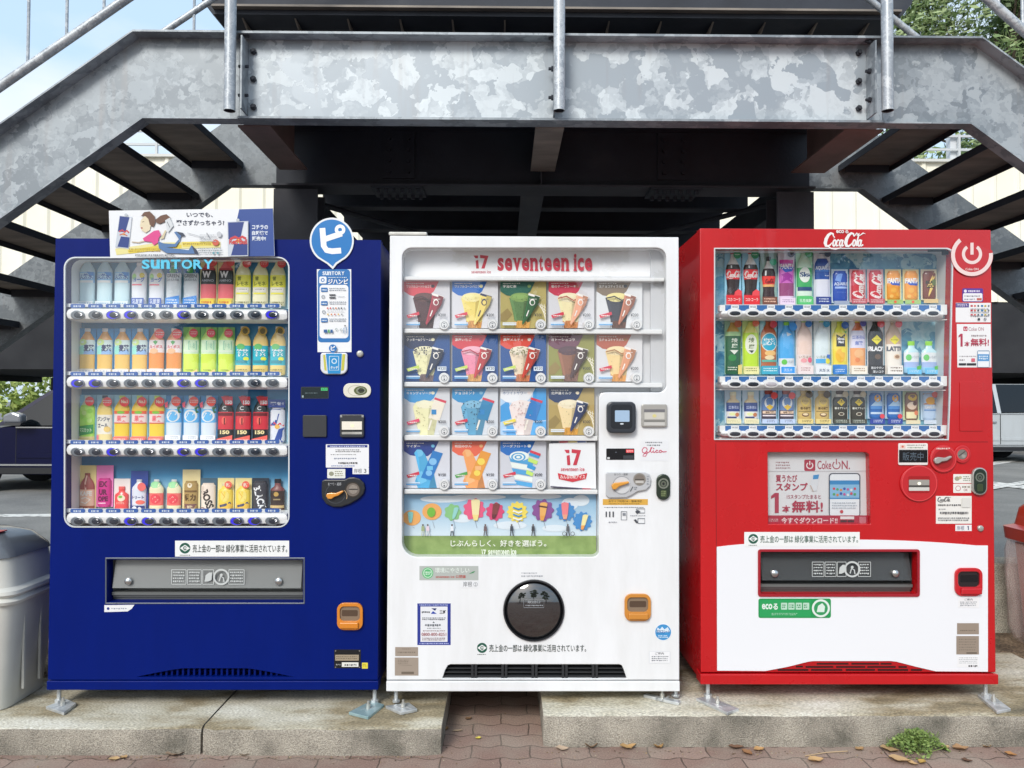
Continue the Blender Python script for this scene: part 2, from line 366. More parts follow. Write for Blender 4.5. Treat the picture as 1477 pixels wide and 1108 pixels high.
def brickmat():
    m, t, b = newmat('brick pavers'); g = t.nodes.new('ShaderNodeNewGeometry')
    n = t.nodes.new('ShaderNodeTexNoise'); n.inputs['Scale'].default_value = 14; n.inputs['Detail'].default_value = 2
    t.links.new(g.outputs['Position'], n.inputs['Vector'])
    w = t.nodes.new('ShaderNodeTexWave'); w.bands_direction = 'X'; w.inputs['Scale'].default_value = 2.86; w.inputs['Distortion'].default_value = 0.6
    t.links.new(g.outputs['Position'], w.inputs['Vector'])
    sx = t.nodes.new('ShaderNodeSeparateXYZ'); t.links.new(g.outputs['Position'], sx.inputs[0])
    ay = t.nodes.new('ShaderNodeMath'); ay.operation = 'MULTIPLY_ADD'; ay.inputs[1].default_value = 0.018; t.links.new(w.outputs['Fac'], ay.inputs[0]); t.links.new(sx.outputs[1], ay.inputs[2])
    an = t.nodes.new('ShaderNodeMath'); an.operation = 'MULTIPLY_ADD'; an.inputs[1].default_value = 0.02; t.links.new(n.outputs['Fac'], an.inputs[0]); t.links.new(ay.outputs[0], an.inputs[2])
    ax = t.nodes.new('ShaderNodeMath'); ax.operation = 'MULTIPLY_ADD'; ax.inputs[1].default_value = 0.02; t.links.new(n.outputs['Fac'], ax.inputs[0]); t.links.new(sx.outputs[0], ax.inputs[2])
    cx = t.nodes.new('ShaderNodeCombineXYZ'); t.links.new(ax.outputs[0], cx.inputs[0]); t.links.new(an.outputs[0], cx.inputs[1])
    br = t.nodes.new('ShaderNodeTexBrick'); br.inputs['Scale'].default_value = 1; br.inputs['Brick Width'].default_value = 0.225; br.inputs['Row Height'].default_value = 0.101
    br.inputs['Mortar Size'].default_value = 0.003; br.inputs['Mortar Smooth'].default_value = 0.4
    br.inputs['Color1'].default_value = lin('#967f73'); br.inputs['Color2'].default_value = lin('#846b60'); br.inputs['Mortar'].default_value = lin('#5a4b41')
    t.links.new(cx.outputs[0], br.inputs['Vector'])
    d = t.nodes.new('ShaderNodeTexNoise'); d.inputs['Scale'].default_value = 5; d.inputs['Detail'].default_value = 9; t.links.new(g.outputs['Position'], d.inputs['Vector'])
    dr = t.nodes.new('ShaderNodeValToRGB'); dr.color_ramp.elements[0].position = 0.42; dr.color_ramp.elements[1].position = 0.72; t.links.new(d.outputs['Fac'], dr.inputs[0])
    mm = t.nodes.new('ShaderNodeMixRGB'); mm.inputs[2].default_value = lin('#9a9082'); t.links.new(br.outputs['Color'], mm.inputs[1])
    q = t.nodes.new('ShaderNodeMath'); q.operation = 'MULTIPLY'; q.inputs[1].default_value = 0.6; t.links.new(dr.outputs[0], q.inputs[0]); t.links.new(q.outputs[0], mm.inputs[0])
    f = t.nodes.new('ShaderNodeTexNoise'); f.inputs['Scale'].default_value = 160; f.inputs['Detail'].default_value = 3; t.links.new(g.outputs['Position'], f.inputs['Vector'])
    ov = t.nodes.new('ShaderNodeMixRGB'); ov.blend_type = 'OVERLAY'; ov.inputs[0].default_value = 0.55; t.links.new(mm.outputs[0], ov.inputs[1]); t.links.new(f.outputs['Fac'], ov.inputs[2])
    t.links.new(ov.outputs[0], b.inputs['Base Color']); b.inputs['Roughness'].default_value = 0.95
    h = t.nodes.new('ShaderNodeMath'); h.operation = 'MULTIPLY_ADD'; h.inputs[1].default_value = 0.25; t.links.new(f.outputs['Fac'], h.inputs[0])
    iv = t.nodes.new('ShaderNodeMath'); iv.operation = 'SUBTRACT'; iv.inputs[0].default_value = 1; t.links.new(br.outputs['Fac'], iv.inputs[1]); t.links.new(iv.outputs[0], h.inputs[2])
    bp = t.nodes.new('ShaderNodeBump'); bp.inputs['Strength'].default_value = 0.8; bp.inputs['Distance'].default_value = 0.006; t.links.new(h.outputs[0], bp.inputs['Height']); t.links.new(bp.outputs[0], b.inputs['Normal'])
    return m
M_BRICK = brickmat()
def leafmat(name, a, b_, hue=0.1):
    m, t, b = newmat(name); g = t.nodes.new('ShaderNodeNewGeometry'); r = t.nodes.new('ShaderNodeValToRGB')
    r.color_ramp.elements[0].color = lin(a); r.color_ramp.elements[1].color = lin(b_)
    t.links.new(g.outputs['Random Per Island'], r.inputs[0]); t.links.new(r.outputs[0], b.inputs['Base Color']); b.inputs['Roughness'].default_value = 0.6
    tr = t.nodes.new('ShaderNodeBsdfTranslucent'); t.links.new(r.outputs[0], tr.inputs[0])
    mx = t.nodes.new('ShaderNodeMixShader'); mx.inputs[0].default_value = 0.25; o = t.nodes['Material Output']
    t.links.new(b.outputs[0], mx.inputs[1]); t.links.new(tr.outputs[0], mx.inputs[2]); t.links.new(mx.outputs[0], o.inputs[0])
    return m
M_LEAF = leafmat('tree leaves', '#6c8550', '#bccb98'); M_HEDGE = leafmat('sunny hedge leaves', '#71873a', '#c0cc78')
M_WEED = leafmat('weed leaves', '#4f6a2c', '#97ad60'); M_BARK = noisy('bark', [(0.3, '#3c342c'), (0.7, '#5e5346')], scale=9, bump=0.6)

# ================================================================ ground
g = MB(); g.f([(-400, -400, 0), (400, -400, 0), (400, 1.1, 0), (-400, 1.1, 0)], M_BRICK)
tag(g.build('brick_paving', origin=(0, 0, 0)), kind='structure')
g = MB(); g.f([(-400, 1.1, 0.004), (400, 1.1, 0.004), (400, 800, 0.004), (-400, 800, 0.004)], M_ASPH)
tag(g.build('parking_lot', origin=(0, 0, 0)), kind='structure')
M_LINE = noisy('worn road paint', [(0.4, '#8d8d8a'), (0.5, '#d6d5cf')], scale=9, rough=0.8, bump=0.1)
g = MB()
for (a, b, c_, d) in (((-40, 742), (110, 741), (110, 745), (-40, 746)), ((1420, 668), (1500, 656), (1500, 660), (1420, 673)), ((1425, 694), (1500, 702), (1500, 708), (1425, 699)), ((1425, 702), (1500, 690), (1500, 694), (1425, 707))):
    q = [PG(*p, z=0.008 + .004 * len(g.F)) for p in (a, b, c_, d)]; g.f(q, M_LINE)
tag(g.build('painted_lines', origin=(0, 0, 0)), kind='structure')

def slab(name, label, x0, x1, y0, y1, top, seed, chip=0.012):
    """one kerb block: rounded arrises, slightly uneven edge"""
    rg = random.Random(seed); b = MB(); n = max(6, int((x1 - x0) / 0.05)); rings = []
    for i in range(n + 1):
        x = x0 + (x1 - x0) * i / n; e = min(i, n - i); c_ = chip if e > 0 else 0.02
        j = rg.uniform(-0.003, 0.003); k = rg.uniform(-0.002, 0.002)
        f0 = y0 + j + (0.01 if e == 0 else 0)
        rings.append([(x, y1, -0.03), (x, f0, -0.03), (x, f0, top - c_ * 1.3 + k), (x, f0 + c_ * 0.35, top - c_ * 0.4 + k), (x, f0 + c_, top + k), (x, y1, top)])
    for i in range(n):
        A, B_ = rings[i], rings[i + 1]
        for q in range(6):
            r_ = (q + 1) % 6
            b.f([A[q], B_[q], B_[r_], A[r_]], M_CONCT if q >= 3 else M_CONCF)
    b.f(rings[0], M_CONCF); b.f(rings[-1][::-1], M_CONCF)
    return tag(b.build(name, doubles=True, smooth=35), label, 'kerb block', 'concrete kerb blocks under the machines')
YK = -0.19
slab('kerb_block', 'long pale concrete kerb block beside the grey bin, left half of blue machine', PX(-120, YK, 1070), PX(288, YK, 1070), YK, 0.34, 0.10, 1)
slab('kerb_block', 'brown stained concrete kerb block ending between the blue and white machines', PX(291.5, YK, 1070), PX(636, YK, 1070), YK - 0.005, 0.34, 0.10, 2)
slab('kerb_block', 'rough grey concrete kerb block with green weed at its foot, under red machine', PX(784, -0.125, 1060), PX(1640, -0.125, 1060), -0.125, 0.62, 0.122, 3, 0.018)
b = MB(); b.box(-3.6, PX(600), 0.345, 0.95, -0.02, 0.13, M_SOIL)
tag(b.build('soil_bed', bevel=0.03), kind='structure')
b = MB(); b.box(PX(601), 5.2, 0.625, 1.0, -0.02, 0.11, M_SOIL)  # soil, stretched across the machine gap to block light from behind
tag(b.build('soil_bed', bevel=0.02), kind='structure')
b = MB(); b.box(-4.2, 5.6, 1.02, 1.2, -0.02, 0.47, M_CONC)
tag(b.build('low_wall', bevel=0.012), 'low pale concrete wall behind the machines at edge of parking lot', 'wall')

# ================================================================ footbridge
YF, YB = 0.80, 2.0
XL, XR = -1.85, 2.395; ZT, ZB = PZ(48.5, YF - 0.075), PZ(175, YF); SL = 0.73
root = thing('footbridge', 'grey galvanised steel footbridge with open stairs down both sides above the machines', 'footbridge', (0.27, 1.4, 0))
XJ0, XJ1 = PX(346, YF, 110), PX(1272, YF, 110)
# landing beam: web, lips
b = MB(); b.box(XJ0, XJ1, YF, YF + 0.012, ZB + 0.008, ZT - 0.008, M_GALV)
b.box(XJ0, XJ1, YF - 0.075, YF + 0.012, ZT - 0.0075, ZT + 0.004, M_GALV2); b.box(XJ0, XJ1, YF - 0.03, YF + 0.07, ZB - 0.004, ZB + 0.0075, M_GALV2)
lb = b.build('landing_beam', root)
for px, ys in ((366, (75, 115, 155)), (1238, (77, 118, 157))):
    for py in ys:
        p = P(px, py, YF); bolt = MB(); bolt.cyl((p.x, YF + 0.001, p.z), (p.x, YF - 0.014, p.z), 0.016, M_DARK, 6); bolt.cyl((p.x, YF - 0.014, p.z), (p.x, YF - 0.024, p.z), 0.009, M_DARK, 8); bolt.build('bolt', lb)
# stringers
def stringer(sgn, y, name, mat, lip=1):
    xk = XL if sgn < 0 else XR; xe = XJ0 - 0.002 if sgn < 0 else XJ1 + 0.002
    if lip < 0: xe = xk + (0.62 if sgn < 0 else -0.62)
    run = 3.9
    top = [(xe, ZT - 0.004), (xk + sgn * 0.03, ZT - 0.004), (xk + sgn * (run + 0.3), ZT - SL * (run + 0.27))]
    bot = [(xe, ZB + 0.004), (xk, ZB + 0.004), (xk + sgn * run, ZB - SL * run)]
    b = MB(); b.prism(top + bot[::-1], y, y + 0.012, mat, world=True)
    def strip(line, dy0, dy1, th):
        for (a, c_) in zip(line, line[1:]):
            b.mesh([(a[0], y + dy0, a[1]), (c_[0], y + dy0, c_[1]), (c_[0], y + dy1, c_[1]), (a[0], y + dy1, a[1]),
                    (a[0], y + dy0, a[1] + th), (c_[0], y + dy0, c_[1] + th), (c_[0], y + dy1, c_[1] + th), (a[0], y + dy1, a[1] + th)],
                   [(0, 1, 2, 3), (7, 6, 5, 4), (0, 4, 5, 1), (1, 5, 6, 2), (2, 6, 7, 3), (3, 7, 4, 0)], mat)
    strip(top, -0.075 * lip if lip > 0 else 0.0, 0.012 if lip > 0 else 0.075, 0.010)
    strip(bot, -0.02, 0.06, -0.008)
    return b.build(name, root)
for sg in (-1, 1):
    stringer(sg, YF, 'stair_stringer', M_GALV2, 1); stringer(sg, YB, 'stair_stringer', M_GALV_SHADE, -1)
# treads
M_T = M_TREAD
def tread(sg, i):
    x0 = (-1.76 if sg < 0 else 2.244) + sg * 0.293 * i; x1 = x0 + sg * 0.336; z = 2.92 - 0.215 * i
    b = MB(); a, c_ = min(x0, x1), max(x0, x1)
    b.box(a, c_, YF + 0.014, YB - 0.002, z, z + 0.008, M_T)
    b.box(a - .006, a - .0005, YF + 0.014, YB - 0.002, z - 0.034, z + .007, M_DARK); b.box(c_ + .0005, c_ + .006, YF + 0.014, YB - 0.002, z - 0.034, z + .007, M_DARK)
    for y in (YF + .02, YB - .05): b.box(a + .02, c_ - .02, y, y + .004, z - .05, z - .001, M_DARK)
    b.build('tread', root)
for sg in (-1, 1):
    for i in range(13): tread(sg, i)
# landing floor, end plates, crossbeams
b = MB(); b.box(-1.47, 1.95, YF + 0.014, YB + 0.3, ZB + 0.30, ZB + 0.315, M_DARK); b.build('landing_floor', root)
YG = 1.62
ZG = PZ(266, YG)
def ibeam(x0, x1, z0, z1, y0, y1, m, name, wf=None):
    b = MB(); xm = (x0 + x1) / 2
    b.box(x0, x1, y0, y1, z0, z0 + 0.01, m); b.box(xm - 0.004, xm + 0.004, y0, y1, z0 + 0.01, z1, m); b.build(name, root)
for xa, xb, m in ((PX(336, YF, 178), PX(384, YF, 178), M_RUST), (PX(1226, YF, 178), PX(1284, YF, 178), M_RUST), (PX(773, YF, 178), PX(815, YF, 178), M_TREAD)):
    ibeam(xa, xb, ZB - 0.012, ZB + 0.29, YF + 0.072, YG - 0.003, m, 'cross_beam')
xa, xb = PX(400, 1.75, 300), PX(1165, 1.75, 300)
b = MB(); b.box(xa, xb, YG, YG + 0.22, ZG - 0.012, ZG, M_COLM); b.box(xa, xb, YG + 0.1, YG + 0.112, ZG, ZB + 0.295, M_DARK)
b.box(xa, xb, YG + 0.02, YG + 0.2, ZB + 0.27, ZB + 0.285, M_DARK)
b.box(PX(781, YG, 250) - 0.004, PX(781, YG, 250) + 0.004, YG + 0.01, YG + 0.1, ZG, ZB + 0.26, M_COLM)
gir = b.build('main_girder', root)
for px in (572, 976):
    sp = MB()
    x = PX(px, YG, 270)
    sp.box(x - 0.16, x + 0.16, YG - 0.006, YG + 0.23, ZG - 0.026, ZG - 0.013, M_DARK); sp.box(x - 0.1, x + 0.1, YG + 0.086, YG + 0.099, ZG + 0.06, ZG + 0.36, M_DARK)
    for dx in (-0.12, -0.07, -0.02, 0.03, 0.08, 0.13):
        for dy in (0.03, 0.18): sp.cyl((x + dx, YG + dy, ZG - 0.026), (x + dx, YG + dy, ZG - 0.05), 0.013, M_DARK, 6)
    for dx in (-0.06, 0.06):
        for dz in (0.1, 0.17, 0.24, 0.31): sp.cyl((x + dx, YG + 0.086, ZG + dz), (x + dx, YG + 0.066, ZG + dz), 0.013, M_DARK, 6)
    sp.build('splice_plate', gir)
for xa_, xb_ in ((402, 464), (1112, 1164)):
    x0, x1 = PX(xa_, 1.75, 300), PX(xb_, 1.75, 300); b = MB(); b.box(x0, x1, 1.64, 1.655, 0, ZG - 0.03, M_COLM); b.box(x0, x1, 1.83, 1.845, 0, ZG - 0.03, M_COLM)
    xm = (x0 + x1) / 2; b.box(xm - 0.006, xm + 0.006, 1.656, 1.829, 0, ZG - 0.03, M_DARK); b.build('column', root)
for pa_, pb_ in ((468, 532), (1072, 1114)):
    x0, x1 = PX(pa_, 5.0, 300), PX(pb_, 5.0, 300); b = MB(); b.box(x0, x1, 5.0, 5.2, 0, ZG + .1, M_DARK); b.build('column', root)
# span running away behind the girder: floor, beams, centre rib, bracing
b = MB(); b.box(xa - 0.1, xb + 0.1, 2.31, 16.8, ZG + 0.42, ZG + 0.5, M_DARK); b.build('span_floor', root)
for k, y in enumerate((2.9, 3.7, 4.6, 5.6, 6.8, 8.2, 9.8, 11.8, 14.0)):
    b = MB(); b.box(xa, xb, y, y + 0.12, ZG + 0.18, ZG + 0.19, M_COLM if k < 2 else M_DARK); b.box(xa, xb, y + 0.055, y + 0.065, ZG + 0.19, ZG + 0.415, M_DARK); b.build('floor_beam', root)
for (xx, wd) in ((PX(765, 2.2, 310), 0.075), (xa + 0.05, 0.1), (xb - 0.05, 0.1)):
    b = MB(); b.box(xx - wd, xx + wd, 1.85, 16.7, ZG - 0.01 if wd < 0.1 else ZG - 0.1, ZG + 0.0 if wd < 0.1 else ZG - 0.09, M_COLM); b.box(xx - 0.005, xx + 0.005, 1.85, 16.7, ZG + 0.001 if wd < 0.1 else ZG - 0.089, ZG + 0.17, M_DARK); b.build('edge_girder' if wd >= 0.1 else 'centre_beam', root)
for (p, q) in (((xa + 0.1, 1.9), (xa + 1.2, 3.6)), ((xb - 0.1, 1.9), (xb - 1.2, 3.6))):
    b = MB(); b.cyl((p[0], p[1], ZG - 0.02), (q[0], q[1], ZG - 0.02), 0.02, M_DARK, 8); b.build('bracing_rod', root)
# upper walkway girder across the top with brackets below
YU = 2.35
x0, x1 = PX(308, YU, 20), PX(1296, YU, 20); za, zb = PZ(24, YU), PZ(-60, YU)
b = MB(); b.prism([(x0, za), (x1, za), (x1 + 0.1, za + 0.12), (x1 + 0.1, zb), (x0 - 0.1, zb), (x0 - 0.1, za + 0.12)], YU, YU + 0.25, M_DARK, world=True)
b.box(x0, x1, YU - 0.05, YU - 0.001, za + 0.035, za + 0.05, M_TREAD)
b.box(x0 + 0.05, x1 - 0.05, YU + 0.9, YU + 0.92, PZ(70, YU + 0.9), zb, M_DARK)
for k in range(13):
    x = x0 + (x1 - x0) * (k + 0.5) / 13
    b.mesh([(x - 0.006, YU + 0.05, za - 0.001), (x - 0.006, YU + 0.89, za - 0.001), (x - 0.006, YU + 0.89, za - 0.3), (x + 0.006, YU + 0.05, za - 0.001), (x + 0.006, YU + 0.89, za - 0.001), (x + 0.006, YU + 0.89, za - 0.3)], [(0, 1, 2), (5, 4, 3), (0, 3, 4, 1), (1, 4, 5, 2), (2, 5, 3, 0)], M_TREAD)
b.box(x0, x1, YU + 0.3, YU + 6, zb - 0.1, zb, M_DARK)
b.build('upper_girder', root)
# posts and handrails
for px in (331, 806.5, 1280.5):
    pt, pb = P(px, -150, YF - 0.115), P(px, 160, YF - 0.115); r = 0.0285
    b = MB(); b.cyl((pb.x, YF - 0.115, pb.z), (pb.x, YF - 0.115, pt.z), r, M_PIPE, 20, caps=False); b.cyl((pb.x, YF - 0.115, pb.z + 0.001), (pb.x, YF - 0.115, pt.z), r - 0.005, M_DARK, 20, caps=False)
    po = b.build('handrail_post', root, smooth=40)
    b = MB(); sx = 1 if px < 1200 else -1
    bx = pb.x + sx * 0.05
    if px > 400 and px < 1200: bx = pb.x - 0.02
    b.box(bx - 0.004, bx + 0.004, YF - 0.1, YF - 0.001, ZB + 0.02, ZT - 0.03, M_GALV2)
    for py in (62, 105, 146):
        z = PZ(py, YF); b.cyl((bx - 0.03, YF - 0.05, z), (bx + 0.02, YF - 0.05, z), 0.008, M_DARK, 6); b.cyl((bx - 0.016, YF - 0.05, z), (bx - 0.004, YF - 0.05, z), 0.014, M_DARK, 6)
    b.build('post_bracket', po)
def rail(pts, r=0.024): b = MB(); b.tube(pts, r, M_PIPE, 12); return b.build('handrail', root, smooth=40)
def at(px, py, Y): return P(px, py, Y)
yr = YF - 0.02
p0, p1 = at(0, 125, yr), at(180, 0, yr); d = (p1 - p0); 
rail([p0 - d * 3.2, p0, p1 + d * 0.9])
q0, q1 = at(1426, 0, yr), at(1477, 45, yr); e = q1 - q0
rail([q0 - e * 2, q0, q1 + e * 12])
for px, py in ((40, 92), (96, 55), (150, 12)):
    p = at(px, py, yr); b = MB(); b.cyl(p, (p.x, p.y, p.z + 0.95), 0.008, M_PIPE, 8); b.build('baluster', root, smooth=40)
for px, py in ((1440, 12), (1475, 44)):
    p = at(px, py, yr); b = MB(); b.cyl(p, (p.x, p.y, p.z + 0.95), 0.008, M_PIPE, 8); b.build('baluster', root, smooth=40)
p0, p1 = at(236, 46, YB), at(290, 10, YB); d = p1 - p0; rail([p0 - d * 7, p1 + d * 4], 0.022)
q0, q1 = at(1292, 30, YB), at(1312, 46, YB); e = q1 - q0; rail([q0 - e * 4, q1 + e * 25], 0.022)
# lower rails seen through the stairs
p0, p1 = at(170, 300, YB + 0.05), at(245, 245, YB + 0.05); d = p1 - p0; rail([p0 - d * 4, p1 + d * 1.2], 0.024)
p = at(280, 20, YB); b = MB(); b.cyl((p.x, p.y, p.z - 0.2), (p.x, p.y, p.z + 0.9), 0.01, M_PIPE, 8); b.build('baluster', root, smooth=40)

# ================================================================ parking building behind
YW = 16.9
gr = thing('parking_garage', 'open parking building with ribbed cream cladding above a dark parking level', 'building', (0, YW + 12, 0))
zt, zb_ = PZ(231, YW), 4.0
b = MB(); x = -30.0; k = 0; vs = []
while x < 32:
    vs += [(x, YW), (x + 0.06, YW - 0.05), (x + 0.12, YW - 0.05), (x + 0.18, YW), (x + 0.62, YW)]; x += 0.62
m_ = len(vs); b.mesh([(a, c_, zb_) for a, c_ in vs] + [(a, c_, zt) for a, c_ in vs], [(i, i + 1, m_ + i + 1, m_ + i) for i in range(m_ - 1)], M_CREAM)
b.box(-30, 32, YW + 0.06, YW + 0.3, zb_, zt - 0.01, M_CREAM)
b.build('cladding', gr)
b = MB(); b.box(-30, 32, YW - 0.12, YW + 0.3, zt, zt + 0.07, pm('#dcdcd6')); b.build('coping', gr)
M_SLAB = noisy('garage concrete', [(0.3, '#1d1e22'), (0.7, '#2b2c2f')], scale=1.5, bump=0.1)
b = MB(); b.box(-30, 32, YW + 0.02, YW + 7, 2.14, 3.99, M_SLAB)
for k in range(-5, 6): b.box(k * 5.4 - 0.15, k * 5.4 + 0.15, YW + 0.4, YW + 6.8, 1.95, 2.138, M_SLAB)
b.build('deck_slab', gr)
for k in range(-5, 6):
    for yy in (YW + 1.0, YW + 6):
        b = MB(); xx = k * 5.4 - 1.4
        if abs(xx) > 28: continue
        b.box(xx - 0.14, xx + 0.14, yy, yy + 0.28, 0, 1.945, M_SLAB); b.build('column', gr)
for side in ((-30, -8.4), (10.4, 32)):
    M_RL = pm('#cfd3d4', 0.5)
    b = MB()
    for zz in (zt + 0.72, zt + 0.36): b.box(side[0], side[1], YW + 0.1, YW + 0.15, zz, zz + 0.06, M_RL)
    x = side[0]
    while x < side[1]: b.box(x, x + 0.06, YW + 0.09, YW + 0.16, zt + 0.07, zt + 0.8, M_RL); x += 1.6
    b.build('roof_railing', gr)
b = MB(); b.box(PX(1397 - 20, YW, 210), PX(1397 - 8, YW, 210), YW + 0.2, YW + 0.4, zt + 0.07, PZ(188, YW), pm('#dfe3e6')); b.build('roof_post', gr)

# ================================================================ vegetation
def leafcloud(b, centre, rad, n, size, m, rg, flat=1.0, shell=0.55):
    cx, cy, cz = centre
    for _ in range(n):
        while True:
            d = Vector((rg.uniform(-1, 1), rg.uniform(-1, 1), rg.uniform(-1, 1)))
            if shell < d.length < 1: break
        p = Vector((cx + d.x * rad[0], cy + d.y * rad[1], cz + d.z * rad[2] * flat))
        u = Vector((rg.gauss(0, 1), rg.gauss(0, 1), rg.gauss(0, 1))).normalized(); v = u.orthogonal().normalized(); s_ = size * rg.uniform(0.6, 1.4)
        b.f([p - u * s_, p + v * s_ * 0.45, p + u * s_, p - v * s_ * 0.45], m)
def tree(label, x, y, h, crown, seed, n=26, leaves=190, size=0.13):
    rg = random.Random(seed); t = thing('broadleaf_tree', label, 'tree', (x, y, 0), 'trees beyond the parking building')
    b = MB(); b.tube([(x, y, -0.1), (x + 0.1, y, h * 0.3), (x + rg.uniform(-0.3, 0.3), y, h * 0.75)], [0.3, 0.22, 0.08], M_BARK, 9); cs = []
    for i in range(n):
        a = rg.uniform(0, 2 * math.pi); q = rg.uniform(0.15, 1) ** 0.6; zz = rg.uniform(-1, 1)
        c_ = (x + crown[0] * q * math.cos(a) * math.sqrt(1 - zz * zz * 0.8), y + crown[1] * q * math.sin(a) * math.sqrt(1 - zz * zz * 0.8), h - crown[2] + crown[2] * zz * 0.9); cs.append(c_)
        if i % 3 == 0: b.tube([(x + 0.05, y, h * rg.uniform(0.35, 0.6)), ((x + c_[0]) / 2, (y + c_[1]) / 2, (h * 0.5 + c_[2]) / 2 + 0.2), c_], [0.1, 0.06, 0.02], M_BARK, 6)
    b.build('trunk', t, smooth=50)
    b = MB()
    for c_ in cs: leafcloud(b, c_, [crown[0] * rg.uniform(0.22, 0.36)] * 2 + [crown[2] * rg.uniform(0.16, 0.26)], leaves, size, M_LEAF, rg, shell=.35)
    b.build('crown', t)
tree('tall dense green tree above the right stair, nearest the bridge girder', 21.4, 30.0, 23.5, (5.2, 4.6, 8.6), 5, 64, 640, 0.19)
tree('rounder green tree behind the right handrail at the frame edge', 28.6, 34.0, 24.5, (6.4, 4.0, 9.4), 8, 60, 560, 0.21)
for k, (x, y, h) in enumerate(((-6.5, -17, 7.5), (0.6, -19, 8.5), (6.8, -16.5, 7.0))):
    tree(('broad', 'tallest', 'smaller')[k] + ' tree across the path, mirrored in the round black pick-up door', x, y, h, (2.6, 2.2, 2.6), 20 + k, 26, 150, .2)
hb = MB(); rg = random.Random(4)
for i in range(170):
    x = -34 + i * 0.24; leafcloud(hb, (x, 38.5 + rg.uniform(-0.4, 0.4), rg.uniform(0.4, 2.8)), (0.6, 0.5, 0.6), 60, 0.2, M_HEDGE, rg)
tag(hb.build('hedge'), 'sunlit yellow green hedge seen under the parking deck at left', 'hedge')
hb = MB()
for i in range(120):
    x = 8 + i * 0.24; leafcloud(hb, (x, 38.5 + rg.uniform(-0.4, 0.4), rg.uniform(0.4, 2.0)), (0.6, 0.5, 0.6), 60, 0.2, M_HEDGE, rg)
tag(hb.build('hedge'), 'sunlit hedge seen under the parking deck at right', 'hedge')
# ================================================================ logos and lettering built from strokes
def script_logo(b, x0, y0, x1, y1, col, rot=0):
    """the flowing two-word cola script"""
    S = []
    def C(o, k=1.0):
        pts = [(.80, .74), (.70, .93), (.50, .97), (.28, .84), (.12, .56), (.10, .27), (.22, .07), (.42, .04), (.62, .14), (.74, .30)]
        return [(o + x * k, y) for x, y in pts]
    S += [(C(0), [.05, .10, .12, .15, .18, .18, .15, .11, .08, .04]), ([(.80, .74), (.92, .70), (.86, .60)], [.06, .05, .03])]
    el = lambda cx, cy, rx, ry: [(cx + rx * math.cos(R(t)), cy + ry * math.sin(R(t))) for t in range(20, 381, 30)]
    for cx in (.98, 1.62, 2.90, 3.42): S.append((el(cx, .27, .13, .22), .085))
    S.append(([(1.42, .42), (1.32, .50), (1.20, .40), (1.17, .20), (1.25, .06), (1.40, .12)], .09))
    S.append(([(1.77, .50), (1.74, .18), (1.82, .05), (1.92, .14)], .085)); S.append(([(3.57, .50), (3.54, .18), (3.62, .05), (3.80, .16)], .085))
    S.append(([(1.90, .32), (2.08, .35)], .08))
    S += [(C(1.98, 1.0), [.05, .10, .12, .15, .18, .18, .15, .11, .08, .04]), ([(2.78, .74), (3.0, .98), (3.3, .80), (3.62, .98), (3.85, .92)], [.05, .07, .05, .07, .02])]
    S.append(([(3.05, .80), (3.22, .96), (3.20, .70), (3.14, .25), (3.18, .06), (3.28, .12)], .08))
    S.append(([(.42, .04), (.75, -.12), (1.2, -.16), (1.75, -.06), (1.6, -.17)], [.06, .07, .07, .05, .02]))
    cx, cy = (x0 + x1) / 2, (y0 + y1) / 2; W, H = x1 - x0, y1 - y0; c_, s_ = math.cos(R(rot)), math.sin(R(rot))
    for pts, wd in S:
        out = []
        for x, y in pts:
            u = (x + 0.22 * y) / 4.1 - 0.5; v = 0.44 - (y + 0.0) * 0.86
            dx, dy = u * W, v * H; out.append((cx + dx * c_ - dy * s_, cy + dx * s_ + dy * c_))
        k = H * 1.15; b.line(out, [q * k for q in wd] if isinstance(wd, list) else wd * k, col)
def logo17(b, x0, y0, x1, y1, col):
    q = lambda pts: [(x0 + u * (x1 - x0), y0 + v * (y1 - y0)) for u, v in pts]
    b.poly(q([(0, .06), (.30, .06), (.30, .26), (.12, .26)]), col); b.poly(q([(.14, .42), (.32, .38), (.36, 1), (.18, 1)]), col)
    b.poly(q([(.44, .02), (1, .08), (.74, 1), (.52, 1), (.74, .28), (.44, .24)]), col)
def slab_word(b, word, x0, y0, x1, y1, col, bold=0.022):
    """condensed slab serif lower-case word: sans outlines stretched tall with serif feet"""
    adv = {' ': .45, 'i': .42, 'c': .8, 't': .62, 's': .8}; tot = sum(adv.get(c, .95) for c in word); u = (x1 - x0) / tot; x = x0
    H = y1 - y0
    for ch in word:
        w_ = adv.get(ch, .95) * u
        if ch != ' ':
            a, c_ = x + w_ * .06, x + w_ * .94
            top = y0 if ch in 'it' else y0 + H * .24
            if ch == 't': top = y0 + H * .1
            b.text(ch, a + (w_ * .1 if ch in 'it' else 0), top, c_ - (w_ * .1 if ch in 'it' else 0), y1, col, bold)
            if ch in 'in':
                hs = H * .09
                if ch == 'i': b.rect(a - w_ * .02, y1 - hs, c_ + w_ * .02, y1, col); b.rect(a, y0 + H * .27, a + w_ * .45, y0 + H * .27 + hs, col)
                else: b.rect(a - w_ * .04, y1 - hs, a + w_ * .36, y1, col); b.rect(c_ - w_ * .36, y1 - hs, c_ + w_ * .06, y1, col); b.rect(a - w_ * .05, y0 + H * .25, a + w_ * .2, y0 + H * .25 + hs, col)
            if ch == 'v': b.rect(a - w_ * .05, top, a + w_ * .35, top + H * .09, col); b.rect(c_ - w_ * .3, top, c_ + w_ * .08, top + H * .09, col)
        x += w_
